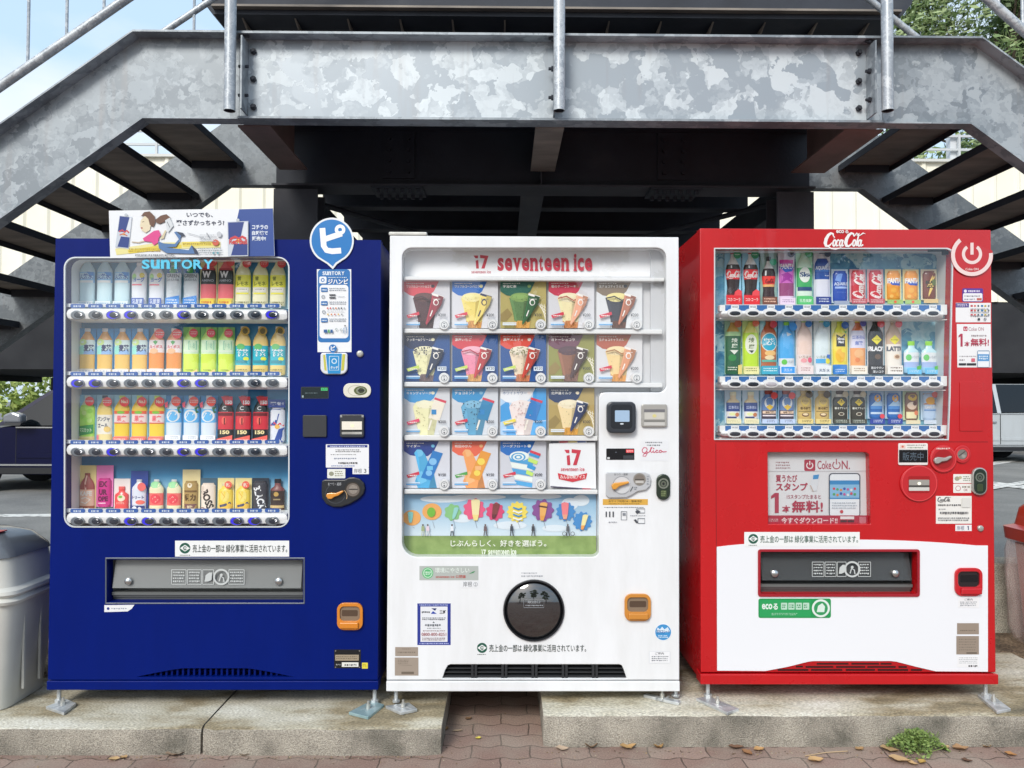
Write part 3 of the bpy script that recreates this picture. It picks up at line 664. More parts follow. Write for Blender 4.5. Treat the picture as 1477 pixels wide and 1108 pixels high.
def suntory(b, x0, y0, x1, y1, col, bold=0.03):
    ws = [.78, .9, .9, .95, 1.05, .9, .95]; t = sum(ws); x = x0; u = (x1 - x0) / t
    for ch, w_ in zip('SunTORY', ws): b.text(ch, x + u * w_ * .05, y0, x + u * w_ * .95, y1, col, bold); x += u * w_
def glico(b, x0, y0, x1, y1, col):
    S = [[(.24, .70), (.20, .92), (.10, .95), (.03, .70), (.05, .45), (.13, .36), (.20, .52), (.22, .66), (.23, .30), (.17, .02), (.06, .04), (.10, .26), (.30, .44)],
         [(.30, .44), (.40, .85), (.43, 1.0), (.38, .95), (.36, .55), (.40, .42), (.46, .52)], [(.48, .66), (.47, .46), (.52, .42), (.57, .54)],
         [(.66, .64), (.61, .68), (.57, .55), (.60, .42), (.68, .48)], [(.76, .66), (.71, .60), (.71, .46), (.77, .42), (.81, .52), (.78, .66), (.76, .66)], [(.80, .56), (.88, .48), (1, .52)]]
    for s_ in S: b.line([(x0 + u * (x1 - x0), y1 - v * (y1 - y0)) for u, v in s_], (y1 - y0) * .085, col)
    b.ell(x0 + .49 * (x1 - x0), y0 + .14 * (y1 - y0), .9, .9, col)
def one(b, x0, y0, x1, y1, col):
    w_ = x1 - x0; h = y1 - y0; b.poly([(x0 + w_ * .42, y0), (x0 + w_ * .74, y0), (x0 + w_ * .74, y1), (x0 + w_ * .42, y1), (x0 + w_ * .42, y0 + h * .2), (x0 + w_ * .12, y0 + h * .3), (x0 + w_ * .12, y0 + h * .16)], col)
def power(b, cx, cy, r, col, wd):
    b.ring(cx, cy, r - wd, r, col, -55, 235); b.rect(cx - wd / 2, cy - r * 1.12, cx + wd / 2, cy + r * .06, col)
def emblem(b, cx, cy, r, dark, pale):
    b.ell(cx, cy, r, r, dark); b.poly([(cx - r * .92, cy), (cx, cy - r * .62), (cx + r * .92, cy), (cx, cy + r * .62)], pale)
    b.ring(cx, cy, r * .22, r * .36, dark, 20, 340); b.line([(cx, cy + r * .5), (cx, cy - r * .1)], r * .12, dark)
GREEN_MSG = '売上金の一部は 緑化事業に活用されています。'
def notice(b, x0, y0, x1, y1, col='#2c3a35', bg=None):
    if bg: b.rect(x0, y0, x1, y1, bg, 0, 0.0006)
    h = y1 - y0; r = h * .34; emblem(b, x0 + h * .62, y0 + h * .47, r, '#1d5a48', '#f4f6f4'); b.dashes(x0 + h * .3, y1 - h * .13, x0 + h * .95, y1 - h * .04, 1, '#55645c', 3)
    b.text(GREEN_MSG, x0 + h * 1.1, y0 + h * .24, x1 - h * .12, y1 - h * .26, col, 0.006)

# ================================================================ machine pieces
M_GLASS = glassmat('window glass', (0.985, 0.99, 0.99), 1.45, 0.035)
M_CHROME = pm('#d0d2d2', 0.22, 0.9); M_STEEL = noisy('brushed nickel', [(0.3, '#a9a8a2'), (0.7, '#cbcac4')], scale=12, rough=0.35, bump=0.03, metal=0.6)
M_BLK = pm('#17191c', 0.35); M_BLK2 = pm('#26292d', 0.5); M_GREYIN = pm('#d4d6d6', 0.5); M_SMOKE = glassmat('smoked flap', (0.8, 0.83, 0.83), 1.5, 0.05, 0.06)
M_ZINCP = noisy('zinc plated foot', [(0.3, '#aeb3b5'), (0.7, '#dfe2e3')], scale=30, rough=0.35, bump=0.05, metal=0.5)
def grow(poly, k):
    cx = sum(p[0] for p in poly) / len(poly); cy = sum(p[1] for p in poly) / len(poly)
    return [(p[0] + (k if p[0] > cx else -k), p[1] + (k if p[1] > cy else -k)) for p in poly]
def recess(name, parent, poly, y0, y1, mw, mb, back=True):
    """open box behind an opening in the door: side walls and back panel"""
    b = MB(); q = [P(x, y, 0) for x, y in grow(poly, 0.8)]; n = len(q)
    b.mesh([(v.x, y0, v.z) for v in q] + [(v.x, y1, v.z) for v in q], [(i, (i + 1) % n, n + (i + 1) % n, n + i) for i in range(n)], mw)
    if back: b.f([(v.x, y1, v.z) for v in q], mb)
    return b.build(name, parent)
M_LAMP = pm('#fdfdf6', .5, emit=9.0)
def lamp(parent, x0, x1, py, y=.055):  # unseen lamp strip, added to brighten the display case
    p, q = P(x0, py, y), P(x1, py, y); b = MB(); b.box(p.x, q.x, y, y + .012, p.z - .006, p.z, M_LAMP); b.build('added_case_lamp', parent)
def cabinet(root, x0, x1, z0, z1, y0, y1, m):
    b = MB(); t = 0.03
    b.box(x0, x0 + t, y0, y1, z0, z1, m); b.box(x1 - t, x1, y0, y1, z0, z1, m); b.box(x0 + t + .0005, x1 - t - .0005, y0, y1, z0, z0 + t, m); b.box(x0 + t + .0005, x1 - t - .0005, y0, y1, z1 - t, z1, m)
    b.box(x0 + t + .0005, x1 - t - .0005, y1 - t, y1, z0 + t + .0005, z1 - t - .0005, m)
    return b.build('cabinet', root)
def foot(root, bx, by, plate, top, m=None):
    """levelling bolt on a slotted anchor plate"""
    m = m or M_ZINCP; zt = top; a = P(bx, by, 0.03)
    b = MB(); b.cyl((a.x, 0.035, zt + 0.009), (a.x, 0.035, 0.20), 0.0085, M_ZINCP, 12); b.cyl((a.x, 0.035, zt + 0.012), (a.x, 0.035, zt + 0.022), 0.016, M_ZINCP, 6)
    f = b.build('foot', root, smooth=40)
    pts = [PG(x, y, zt + 0.012) for x, y in plate]
    b = MB(); n = len(pts); b.mesh([(p.x, p.y, zt + 0.0005) for p in pts] + [(p.x, p.y, zt + 0.012) for p in pts], [tuple(range(n)), tuple(range(n, 2 * n))] + [(i, (i + 1) % n, n + (i + 1) % n, n + i) for i in range(n)], m)
    cx = sum(p.x for p in pts) / n; cy = sum(p.y for p in pts) / n
    d = (pts[1] - pts[0]).normalized(); e = Vector((-d.y, d.x, 0))
    for k in (-1, 1):
        q = [Vector((cx, cy, zt + 0.0135)) + d * u + e * v for u, v in ((-.03, k * .012 - .003), (.035, k * .012 - .003), (.035, k * .012 + .003), (-.03, k * .012 + .003))]
        b.mesh([(p.x, p.y, zt + 0.0122) for p in q] + list(q), [(4, 5, 6, 7), (0, 1, 5, 4), (1, 2, 6, 5), (2, 3, 7, 6), (3, 0, 4, 7)], M_ZINCP)
    b.build('anchor_plate', f, bevel=0.0025)
    b = MB(); b.cyl((cx, cy, zt + 0.012), (cx, cy, zt + 0.03), 0.009, M_STEEL, 6); b.cyl((cx, cy, zt + 0.03), (cx, cy, zt + 0.042), 0.005, M_STEEL, 8); b.build('anchor_bolt', f)
def smoky(c):
    m = pm(c, .22, k=.8); m = m.copy(); m.node_tree.nodes['Principled BSDF'].inputs['Alpha'].default_value = .7; return m
def flap(root, poly, mframe, tone='#9a9d9c', depth=0.07):
    xs = [p[0] for p in poly]; ys = [p[1] for p in poly]; x0, x1, y0, y1 = min(xs), max(xs), min(ys), max(ys)
    recess('delivery_slot', root, poly, 0.05, 0.05 + depth, pm(tone, 0.5), pm(tone, 0.55))
    fl = MB(Y=0.03); h = y1 - y0
    a = P(x0 + 5, y0 + 3); c_ = P(x1 - 5, y0 + h * .70)
    fl.mesh([(a.x, 0.045, a.z), (c_.x, 0.045, a.z), (c_.x, 0.02, c_.z), (a.x, 0.02, c_.z), (a.x, 0.049, a.z), (c_.x, 0.049, a.z), (c_.x, 0.026, c_.z), (a.x, 0.026, c_.z)],
            [(0, 1, 2, 3), (7, 6, 5, 4), (0, 4, 5, 1), (1, 5, 6, 2), (2, 6, 7, 3), (3, 7, 4, 0)], smoky(tone))
    fo = fl.build('flap', root)
    for u in (.1, .87):
        k = MB(); p = P(x0 + (x1 - x0) * u, y0 + h * .53); k.cyl((p.x, 0.028, p.z), (p.x, 0.012, p.z), 0.014, M_CHROME, 14); k.cyl((p.x, 0.012, p.z), (p.x, 0.006, p.z), 0.014, M_CHROME, 14, r2=0.006); k.build('knob', fo, smooth=50)
    s_ = MB(Y=0.022); u0 = x0 + (x1 - x0) * .33; u1 = x0 + (x1 - x0) * .70; v0, v1 = y0 + h * .24, y0 + h * .58; W = u1 - u0; c2 = '#cfd4d3'
    for i, (p, q) in enumerate(((0, .2), (.22, .41), (.43, .58), (.79, 1.0))):
        s_.line([(u0 + W * p, v0), (u0 + W * q, v0)], .8, c2); s_.line([(u0 + W * p, v1), (u0 + W * q, v1)], .8, c2); s_.line([(u0 + W * p, v0), (u0 + W * p, v1)], .8, c2); s_.line([(u0 + W * q, v0), (u0 + W * q, v1)], .8, c2)
        if i != 2: s_.dashes(u0 + W * p + 2, v0 + 2, u0 + W * q - 2, v1 - 2, 4, c2, 7 + i)
    s_.poly([(u0 + W * .455, v1 - 4), (u0 + W * .47, v0 + 8), (u0 + W * .52, v0 + 4), (u0 + W * .56, v0 + 4), (u0 + W * .55, v1 - 6), (u0 + W * .5, v1 - 4)], c2)
    rr_ = (v1 - v0) * .56; cx, cy = u0 + W * .685, (v0 + v1) / 2
    s_.ring(cx, cy, rr_ - 2.6, rr_, c2); s_.ell(cx, cy - 3, 2, 2, c2); s_.line([(cx - 3, cy + 6), (cx - 1, cy - 1), (cx + 3, cy + 1), (cx + 4, cy + 7)], 1.6, c2)
    s_.build('printed_icons', fo)
    g_ = MB(); p0, p1 = P(x0 + 2, y0 + h * .78), P(x1 - 2, y0 + h * .97)
    for i in range(3):
        z = p0.z + (p1.z - p0.z) * i / 3; g_.box(p0.x, p1.x, 0.03 + .01 * i, 0.06 + .01 * i, z - 0.016, z - 0.004, pm('#6b6e6d', 0.4))
    g_.build('sill', root)
def bevbox(root, name, poly, y0, y1, m, bevel=0.004):
    b = MB(); b.prism(poly, y0, y1, m); return b.build(name, root, bevel=bevel)
def lens(root, name, cx, cy, r, y, m, h=0.006, n=24, rx=None):
    b = MB(); p = P(cx, cy, 0); q = r / 355.0; qx = (rx or r) / 355.0
    rings = [[(p.x + qx * k * math.cos(2 * math.pi * i / n), y - d, p.z + q * k * math.sin(2 * math.pi * i / n)) for i in range(n)] for k, d in ((1, -0.004), (1, h * .5), (.9, h * .85), (.6, h), (.15, h))]
    b.loft(rings, m, (False, True)); return b.build(name, root, smooth=60)
def coin_return(root, x0, y0, x1, y1, col):
    m = pm(col, 0.3, coat=.3); outer = rr(x0, y0, x1, y1, 10); hole = rr(x0 + 4, y0 + 5, x1 - 4, y1 - 13, 6)
    b = MB(); b.prism(outer, -0.012, -0.0006, m, holes=[hole]); o = b.build('coin_return', root, bevel=0.002)
    b = MB(Y=-0.0052); b.poly(hole, pm('#8d7a66' if col[1] != 'c' else '#2a2326', 0.3)); b.rect(x0 + 7, y0 + 10, x1 - 7, y1 - 20, pm('#5c4a3c' if col[1] != 'c' else '#15151a', .25), 2); b.build('coin_flap', o)
    p, q = P(x0 + 5, y1 - 13), P(x1 - 5, y1 - 4); b = MB(); b.box(p.x, q.x, -0.022, -0.0125, q.z, p.z, m); b.build('coin_cup', o, bevel=0.004)
def button_set(root, xs, y, maker):
    pass

# ================================================================ product samples
SHAPES = {
 'pet':  [(0, .0), (.0, .36), (.055, .38), (.06, .34), (.09, .36), (.16, .62), (.24, .92), (.30, 1), (.44, .97), (.46, .99), (.62, .97), (.80, .96), (.97, 1), (1, .9)],
 'slim': [(0, .0), (.0, .34), (.05, .36), (.06, .32), (.12, .42), (.22, .80), (.30, .96), (.36, 1), (.6, 1), (.97, 1), (1, .92)],
 'cola': [(0, .0), (.0, .33), (.075, .35), (.08, .28), (.16, .36), (.26, .80), (.34, 1), (.46, 1), (.52, .92), (.70, .80), (.80, .90), (.97, .94), (1, .84)],
 'can':  [(0, .0), (.0, .78), (.02, .82), (.03, .76), (.09, .98), (.12, 1), (.9, 1), (.95, .94), (.97, .82), (1, .80)],
 'tin':  [(0, .0), (.0, .55), (.09, .57), (.10, .48), (.15, .5), (.24, .9), (.30, 1), (.95, 1), (1, .9)],
 'short': [(0, .0), (.0, .46), (.12, .48), (.13, .42), (.22, .46), (.30, .92), (.36, 1), (.7, 1), (.74, .96), (.78, 1), (.97, 1), (1, .9)],
}
def prof(shape, v):
    P_ = SHAPES[shape][1:]
    for (a, wa), (b, wb) in zip(P_, P_[1:]):
        if a <= v <= b: return wa + (wb - wa) * ((v - a) / (b - a) if b > a else 1)
    return P_[-1][1]
M_CACHE = {}
def gloss(c): return pm(c, 0.28, coat=.2)
def sample(name, label, cat, group, cx, yt, yb, hw, Y, shape, bands, deco=(), card=None, D=0.013):
    s_ = F / (Y - CAM.y); o = P(cx, yb, Y); t = thing(name, label, cat, o, group); O = Vector(o)
    ht = yb - yt
    fm = lambda px, py, y: Vector((O.x + (px - cx) / s_, O.y + y, O.z + (yb - py) / s_))
    if card:
        b = MB(Y=0.0, fm=fm); b.rect(cx - card[1], card[2], cx + card[1], yb, card[0], 0, 0.002); b.build('backing_card', t)
    if shape != 'card':
        vs = sorted({v for v, _ in SHAPES[shape]} | {q for bd in bands for q in bd[1:3]}); N = 8; parts = {}
        for v0, v1 in zip(vs, vs[1:]):
            vm = (v0 + v1) / 2; bd = [q for q in bands if q[1] <= vm <= q[2]]
            if not bd: continue
            bd = bd[-1]; mb = parts.setdefault(bd[0], MB(fm=fm)); rows = []
            for v in (v0, v1):
                w_ = prof(shape, v if v > 0 else 0.0); rows.append([fm(cx + hw * w_ * math.sin(a), yt + ht * v, -0.002 - D * w_ * math.cos(a)) for a in [R(-90 + 180 * i / N) for i in range(N + 1)]])
            if v0 == 0: mb.mesh(rows[0], [tuple(range(N + 1))], gloss(bd[3]))
            mb.mesh(rows[0] + rows[1], [(i, i + 1, N + 2 + i, N + 1 + i) for i in range(N)], gloss(bd[3]))
        for k, mb in parts.items(): mb.build(k, t, smooth=60, doubles=True)
        def warp(px, py, y):
            u = max(-.99, min(.99, (px - cx) / hw)); v = max(0, min(1, (py - yt) / ht)); w_ = prof(shape, v); k = max(0.0, 1 - (u / max(w_, .3)) ** 2)
            return fm(px, py, -0.0024 - D * w_ * math.sqrt(k) + y)
    else:
        b = MB(Y=-0.006, fm=fm); b.rect(cx - hw, yt, cx + hw, yb, bands[0][3], 0, 0.006)
        for bd in bands[1:]: b.rect(cx - hw, yt + ht * bd[1], cx + hw, yt + ht * bd[2], bd[3])
        b.build('printed_card', t); warp = lambda px, py, y: fm(px, py, -0.0075 + y)
    W = MB(Y=0.0, fm=warp); W.step = hw * .24 if shape != 'card' else 0; W.x0 = cx; FL = MB(Y=-D - 0.004, fm=fm); X = lambda u: cx + hw * u; V = lambda v: yt + ht * v
    for d in deco:
        k = d[0]; b = FL if k.isupper() else W
        if k in 'tT': b.text(d[1], X(d[2]), V(d[3]), X(d[4]), V(d[5]), d[6], d[7] if len(d) > 7 else 0.015, 0, d[8] if len(d) > 8 else 0)
        elif k in 'rR': b.rect(X(d[1]), V(d[2]), X(d[3]), V(d[4]), d[5], 0, 0.001 if k == 'R' else 0)
        elif k in 'cC': b.ell(X(d[1]), V(d[2]), d[3], d[3], d[4], 20)
        elif k in 'eE': b.ell(X(d[1]), V(d[2]), d[3] * hw, d[4] * ht, d[5], 20)
        elif k in 'pP': b.poly([(X(u), V(v)) for u, v in d[1]], d[2])
        elif k in 'dD': b.dashes(X(d[1]), V(d[2]), X(d[3]), V(d[4]), d[5], d[6], len(d))
        elif k in 'sS': script_logo(b, X(d[1]), V(d[2]), X(d[3]), V(d[4]), d[5], d[6] if len(d) > 6 else 0)
        elif k in 'lL': b.line([(X(u), V(v)) for u, v in d[1]], d[2], d[3])
    if W.F: W.build('printed_label' if shape != 'card' else 'printing', t)
    if FL.F: FL.build('caption', t)
    return t
ORD = ['first', 'second', 'third', 'fourth', 'fifth', 'sixth']
def row_of(xs, idx, dsc, pl, mach, rowname, builder, dx_world):
    """build one sample, then copies of it along the row"""
    n = len(idx)
    def lab(k):
        if n == 1: return f'{dsc}, {rowname} row of {mach} machine'
        if n == 2: return f"{('left', 'right')[k]} of two {pl}, {rowname} row, {mach} machine"
        return f"{ORD[k]} from left of {n} {pl}, {rowname} row, {mach} machine"
    first = builder(xs[idx[0]], lab(0))
    for k in range(1, n):
        c_ = dup(first, None, (first.location.x + (xs[idx[k]] - xs[idx[0]]) / dx_world, first.location.y, first.location.z)); c_['label'] = lab(k)
# ================================================================ BLUE MACHINE
Z0 = PZ(995, 0); Z1 = PZ(345, 0, 300)
BX0, BX1 = (PX(77, 0, 350) + PX(72, 0, 990)) / 2, (PX(548, 0, 350) + PX(546, 0, 990)) / 2
M_BLUE = pm('#011d76', 0.36, coat=.03, k=0.76, nz=.05); M_BLUE.node_tree.nodes['Principled BSDF'].inputs['Specular IOR Level'].default_value = 0.12
blue = thing('vending_machine', 'dark blue drinks vending machine with a long advert board on its top', 'vending machine', ((BX0 + BX1) / 2, 0.35, 0.1), 'vending machines in a row')
zd = PZ(980.5, 0, 300)
def P2(x, z):
    """photo pixel of a world x,z on the front plane"""
    v = MROT.transposed() @ (Vector((x, 0, z)) - CAM); return (738.5 + F * v.x / -v.z, 554 - F * v.y / -v.z)
def rectw(x0, x1, z0, z1, r=0.0): return [P2(x0, z1), P2(x1, z1), P2(x1, z0), P2(x0, z0)]
cabinet(blue, BX0 + .004, BX1 - .004, Z0 + .004, Z1 - .003, 0.052, 0.72, M_BLUE)
BWIN = rr(93, 371.5, 416.5, 760, 15, 6); BSLOT = [(154, 807), (437, 807), (437, 869), (154, 869)]
# arched vent in the door foot
VENT = [(185, 976.5)] + [(196 + (424 - 196) * i / 24, 976.5 - 12.5 * min(1, math.sin(math.pi * i / 24) * 1.25)) for i in range(25)] + [(436, 976.5)]
b = MB(); b.prism(rectw(BX0, BX1, zd, Z1), 0, 0.05, M_BLUE, holes=[BWIN, BSLOT, VENT]); b.build('door', blue, bevel=0.003)
b = MB(); b.box(BX0 - .003, BX1 + .003, -0.004, 0.06, Z0, zd - 0.004, M_BLUE); b.build('plinth', blue, bevel=0.003)
b = MB(); p0, p1 = P(180, 960), P(440, 979)
b.box(p0.x, p1.x, 0.045, 0.05, p1.z, p0.z, M_BLK)
for i in range(27):
    x = PX(206, 0, 970) + i * (PX(414, 0, 970) - PX(206, 0, 970)) / 26; b.box(x - .004, x + .004, 0.012, 0.044, p1.z + .008, p0.z - .006, M_BLUE)
b.box(p0.x + .02, p1.x - .02, 0.03, 0.044, PZ(972.5), PZ(971), M_BLUE)
b.build('vent_grille', blue)
b = MB(); b.prism(rr(92, 370.5, 417.5, 761, 16, 6), -0.003, 0.004, pm('#dfe4e8', .3), holes=[rr(93.8, 372.3, 415.7, 759.2, 14.4, 6)]); b.build('window_trim', blue)
DB = 0.13
recess('display_case', blue, BWIN, 0.05, DB, pm('#eceeee', .45), gradz('sky print behind samples', [(0, '#f0f7f9'), (.4, '#a5d5ea'), (.72, '#4497c8'), (1, '#237bb0')], PZ(740, DB), PZ(668, DB)))
b = MB(Y=DB - .001)
for (y0, y1) in ((373, 446), (466, 543), (565, 642)): b.rect(115, y0, 424, y1, gradz('blue print %d' % y0, [(0, '#b4d9e6'), (.7, '#5aa6cf'), (1, '#3385b8')], PZ(y1, DB), PZ(y0, DB)))
b.build('backdrop_print', blue)
# button rails
RAILY = [(444.5, 463.5, 454.5), (542.5, 561.5, 553), (641, 659.5, 652), (740, 758, 752)]
M_WHT = pm('#f4f5f5', 0.3, k=.85)
for (a, c_, yc) in RAILY:
    b = MB(); pr = [(0.012, 0), (0.004, .12), (0.001, .45), (0.006, .85), (0.02, 1), (0.10, 1), (0.10, 0)]
    p0, p1 = P(97, a), P(408, c_); r0 = []
    xs_ = [(p0.x - .003, .5), (p0.x, .85), (p0.x + .01, 1), (p1.x, 1), (p1.x + .012, .85), (p1.x + .016, .5)]
    for x, k in xs_:
        zc = (p0.z + p1.z) / 2; hh = (p0.z - p1.z) / 2; r0.append([(x, y, zc + hh * k * (1 - 2 * q)) for y, q in pr])
    b.loft(r0, M_WHT); b.build('button_rail', blue, smooth=45, doubles=True)
    b = MB(); p0, p1 = P(96, a - 6.5, .012), P(405, a - .3, .012); b.box(p0.x, p1.x, 0.012, 0.014, p1.z, p0.z, pm('#e8edf2', .4)); b.build('price_rail', blue)
lamp(blue, 112, 405, 367.5, .056)
BXS = [112 + 25.5 * i for i in range(12)]
def bbutton(lit, dig):
    p = P(BXS[0], 454.5, 0); n = 22; b = MB(Y=-0.0052)
    def el(rx, rz, y, ox=0): return [(p.x + ox / 355 + rx / 355 * math.cos(2 * math.pi * i / n), y, p.z + rz / 355 * math.sin(2 * math.pi * i / n)) for i in range(n)]
    b.loft([el(9.8, 6.8, .002), el(9.8, 6.8, -.002), el(8.6, 5.6, -.0035)], pm('#8a9096', .3, .5), (False, False))
    b.f(el(8.6, 5.6, -.0034), pm('#737b84' if not lit else '#2a22c8', .25, emit=(0.5 if lit else 0)))
    b.loft([el(6.6, 4.6, -.0035, 1.9), el(6.0, 4.2, -.005, 2.0), el(3, 2, -.0054, 2.1)], pm('#2b3442', .2), (False, True))
    if dig is not None:
        q = P2(p.x, p.z); ox = {'0': 4.6, '1': 1.0}.get(dig, 2.4)
        if dig == '0': b.ring(q[0] + ox, q[1] - .8, .7, 2.0, pm('#f4f4f8', .4, emit=.5), n=12)
        else: b.text(dig, q[0] + ox - (1 if dig == '1' else 1.6), q[1] - 3, q[0] + ox + (1 if dig == '1' else 1.6), q[1] + 1.6, pm('#f4f4f8', .4, emit=.5), .03)
    o = b.build('button', blue, smooth=50); return o, p
LIT = [{2, 3, 6, 11}, {0, 1, 6, 7}, {2, 6, 7}, {3, 4, 9, 10}]
DIG = [['0', '1', '0', '1', '0', '1', '1', '0', '1', '0', '1', '0'], ['5', None, '5', None, '9', None, '6', None, '6', None, '2', None], ['0', '1', '0', '1', '0', '1', '9', None, '1', None, '1', None], [None, '2', None, '5', None, '6', None, '4', None, '4', None, '0']]
bcache = {}
for r_, (a, c_, yc) in enumerate(RAILY):
    for i in range(12):
        key = (i in LIT[r_], DIG[r_][i]); tgt = P(BXS[i], yc - i * .05, 0)
        if key not in bcache: o, p = bbutton(*key); bcache[key] = (o, p)
        else: o0, p = bcache[key]; o = o0.copy(); COL.objects.link(o); o.parent = blue
        o.location = (tgt.x - p.x, 0, tgt.z - p.z)
b = MB(Y=0.0105); b.rect(BXS[0] - 10.5, 438.6, BXS[0] + 10.5, 444.2, '#2c63b4', 2, .0012); b.dashes(BXS[0] - 6, 440, BXS[0] + 6, 443, 1, '#dce8f6', 5, .8); pt0 = b.build('price_tag', blue)
for r_, (a, c_, yc) in enumerate(RAILY):
    for i in range(12):
        o = pt0 if r_ == i == 0 else pt0.copy()
        if o is not pt0: COL.objects.link(o); o.parent = blue
        t_ = P(BXS[i], a - 3 - i * .05, .0105) - P(BXS[0], 441.5, .0105); o.location = (t_.x, 0, t_.z)
b = MB(); p = [P(x, y) for x, y in grow(BWIN, -1.0)]; b.f([(v.x, -0.012, v.z) for v in p], M_GLASS); b.build('window_glass', blue)
b = MB(Y=-0.013); suntory(b, 204, 374.5, 308, 388, pm('#58cdf0', .4), .035); b.build('brand_lettering', blue)
# controls column
b = MB(Y=-.001); b.rect(434, 558, 474, 575, M_BLK2, 1, .002); b.rect(435, 559, 473, 574, pm('#0f2226', .15)); b.rect(463, 559.5, 472.5, 563.5, pm('#3fae6a', .4, emit=.4)); b.text('販売中', 464, 560, 472, 563, '#0d2a1a'); b.dashes(440, 566, 458, 569, 1, '#6d7f83', 2, .3); b.rect(435.5, 570.5, 438, 573.5, '#9fb2b8'); b.build('display', blue)
lk = bevbox(blue, 'lock_plate', rr(495, 553, 535, 573.5, 9), -.006, -.0005, pm('#e9e6d6', .35), .002)
b = MB(Y=-.0065); b.ring(514, 563.5, 11.5, 12.3, '#b9b6a2', 60, 300, sy=.62); b.ell(520, 563.5, 9.5, 6.4, pm('#6f7a4c', .3, .6)); b.ell(520.5, 563.5, 7, 5, pm('#a9ae98', .25, .8)); b.ell(521, 563.5, 4.4, 3.6, pm('#4e5440', .3, .6)); b.line([(516, 564), (526, 563)], 1.2, M_BLK); b.build('lock', lk)
bevbox(blue, 'card_reader', rr(436.5, 599, 471, 630.5, 2), -.008, -.0005, pm('#2e3135', .5), .002)
bs = bevbox(blue, 'bill_slot', rr(490, 598, 525, 631, 3), -.012, -.0005, pm('#31343a', .4), .003)
b = MB(Y=-.0125); b.rect(493, 608, 522, 620, pm('#d9d3c6', .4, emit=.25)); b.rect(492.5, 620, 522.5, 623, M_BLK); b.rect(493, 623, 522, 626.5, M_STEEL); b.rect(490.5, 598.5, 493.5, 602, M_CHROME); b.rect(521.5, 598.5, 524.5, 602, M_CHROME); b.rect(506, 612, 510, 616, pm('#f5dfae', .3, emit=.5)); b.build('bill_mouth', bs)
b = MB(Y=-.0005); b.rect(470, 641, 532, 674.5, '#f3f4f6', 1, .0006); b.rect(472, 642, 530, 645.5, '#1b2f86'); b.dashes(476, 642.8, 526, 645, 1, '#cdd6f2', 3, .7); b.dashes(484, 648, 520, 653, 2, '#555', 4); b.dashes(477, 655, 515, 657, 1, '#777', 5, .4); b.dashes(482, 660, 514, 663, 1, '#8a93a8', 6, .6); b.dashes(488, 666, 516, 670, 1, '#444', 7, .7); b.dashes(478, 671, 512, 673.5, 1, '#7a8cc0', 8, .5); b.build('service_notice', blue)
b = MB(Y=-.0005); b.rect(472, 676.5, 498, 690, '#eef0e8', 1, .0006); b.ell(478, 683.5, 3.6, 3.2, '#9a9c86'); b.dashes(483, 679, 495, 688, 3, '#8c8b6a', 9); b.build('coin_sticker', blue)
b = MB(Y=-.0005); b.rect(508.5, 674.5, 532, 684, '#f3f4f6', 0, .0006); b.text('岸根', 510.5, 676, 522, 682.6, '#3a3d44'); b.text('3', 525, 676.4, 528.4, 682.2, '#3a3d44', .01); b.build('location_tag', blue)
cm = bevbox(blue, 'coin_panel', [(464, 694), (468, 692), (497, 692), (503, 689), (511, 688.5), (519, 691), (525, 697), (526.5, 705), (524, 713), (517, 720), (505, 727), (492, 731.5), (480, 731.5), (470, 727), (464.5, 719), (463.5, 710)], -.012, -.0005, pm('#22252a', .4), .004)
b = MB(Y=-.0125); b.text('おつり・返却', 473, 696, 492, 700.5, '#c9ccd0'); b.ring(484, 712, 13.6, 14.4, '#4a4e55', 20, 250); b.ring(509, 706.5, 9.5, 11.5, pm('#4a453f', .3, .5)); b.ell(509, 706.5, 9.5, 9.5, pm('#8b8179', .3, .5)); b.ell(509.5, 706, 6.5, 6.5, pm('#b9b0a6', .25, .6)); b.rect(503, 705.2, 516, 706.6, M_BLK); b.ring(489, 716, 11, 11.8, '#cfae84', -50, 20); b.build('coin_slot', cm)
b = MB(); b.prism([(470, 716), (471, 712.5), (476, 711), (484, 711.5), (494, 707.5), (495.5, 709.5), (488, 715), (482, 717), (478, 720), (473, 720)], -.026, -.013, pm('#e79a3c', .3, coat=.3)); b.build('return_lever', cm, bevel=.003)
lens(blue, 'key_knob', 519.5, 510.5, 5, 0, M_STEEL, .01)
# lower door
b = MB(Y=-.0005); notice(b, 252.5, 780, 417, 803, bg='#f5f7f6'); b.build('greening_sticker', blue)
flap(blue, BSLOT, M_BLUE)
b = MB(); b.prism([(151.5, 804.5), (439.5, 804.5), (439.5, 871.5), (151.5, 871.5)], -.002, .006, pm('#6a727c', .35, .3), holes=[[(153.4, 806.4), (437.6, 806.4), (437.6, 869.6), (153.4, 869.6)]]); b.build('slot_frame', blue, bevel=.0015)
b = MB(Y=-.0005); b.poly([(150.5, 873), (194, 872.5), (190, 878), (184, 882), (150.5, 883)], '#f1f2f4', .0006); b.ell(156, 878, 2, 2, '#2a3a8a'); b.dashes(160, 876.5, 183, 879.5, 1, '#a0a8b6', 4, .6); b.build('maker_sticker', blue)
coin_return(blue, 486, 870, 523, 909, '#e08a2c')
b = MB(Y=-.0005); b.rect(482, 937, 520.5, 964, M_BLK, 0, .0006); b.rect(483.5, 944.5, 517.5, 953, pm('#b9aa92', .35, .3)); b.dashes(485, 946, 515, 951.5, 2, '#7d705c', 3); b.rect(493, 955.5, 517, 962, '#ecebe4'); b.dashes(497, 957.5, 514, 960.5, 1, '#555', 5, .8); b.dashes(484.5, 957, 491, 961, 1, '#999', 6, .5)
for x, y in ((484, 939), (518.5, 939), (484, 962.5), (518.5, 962.5)): b.ell(x, y, 1, 1, M_CHROME)
b.build('rating_plate', blue)
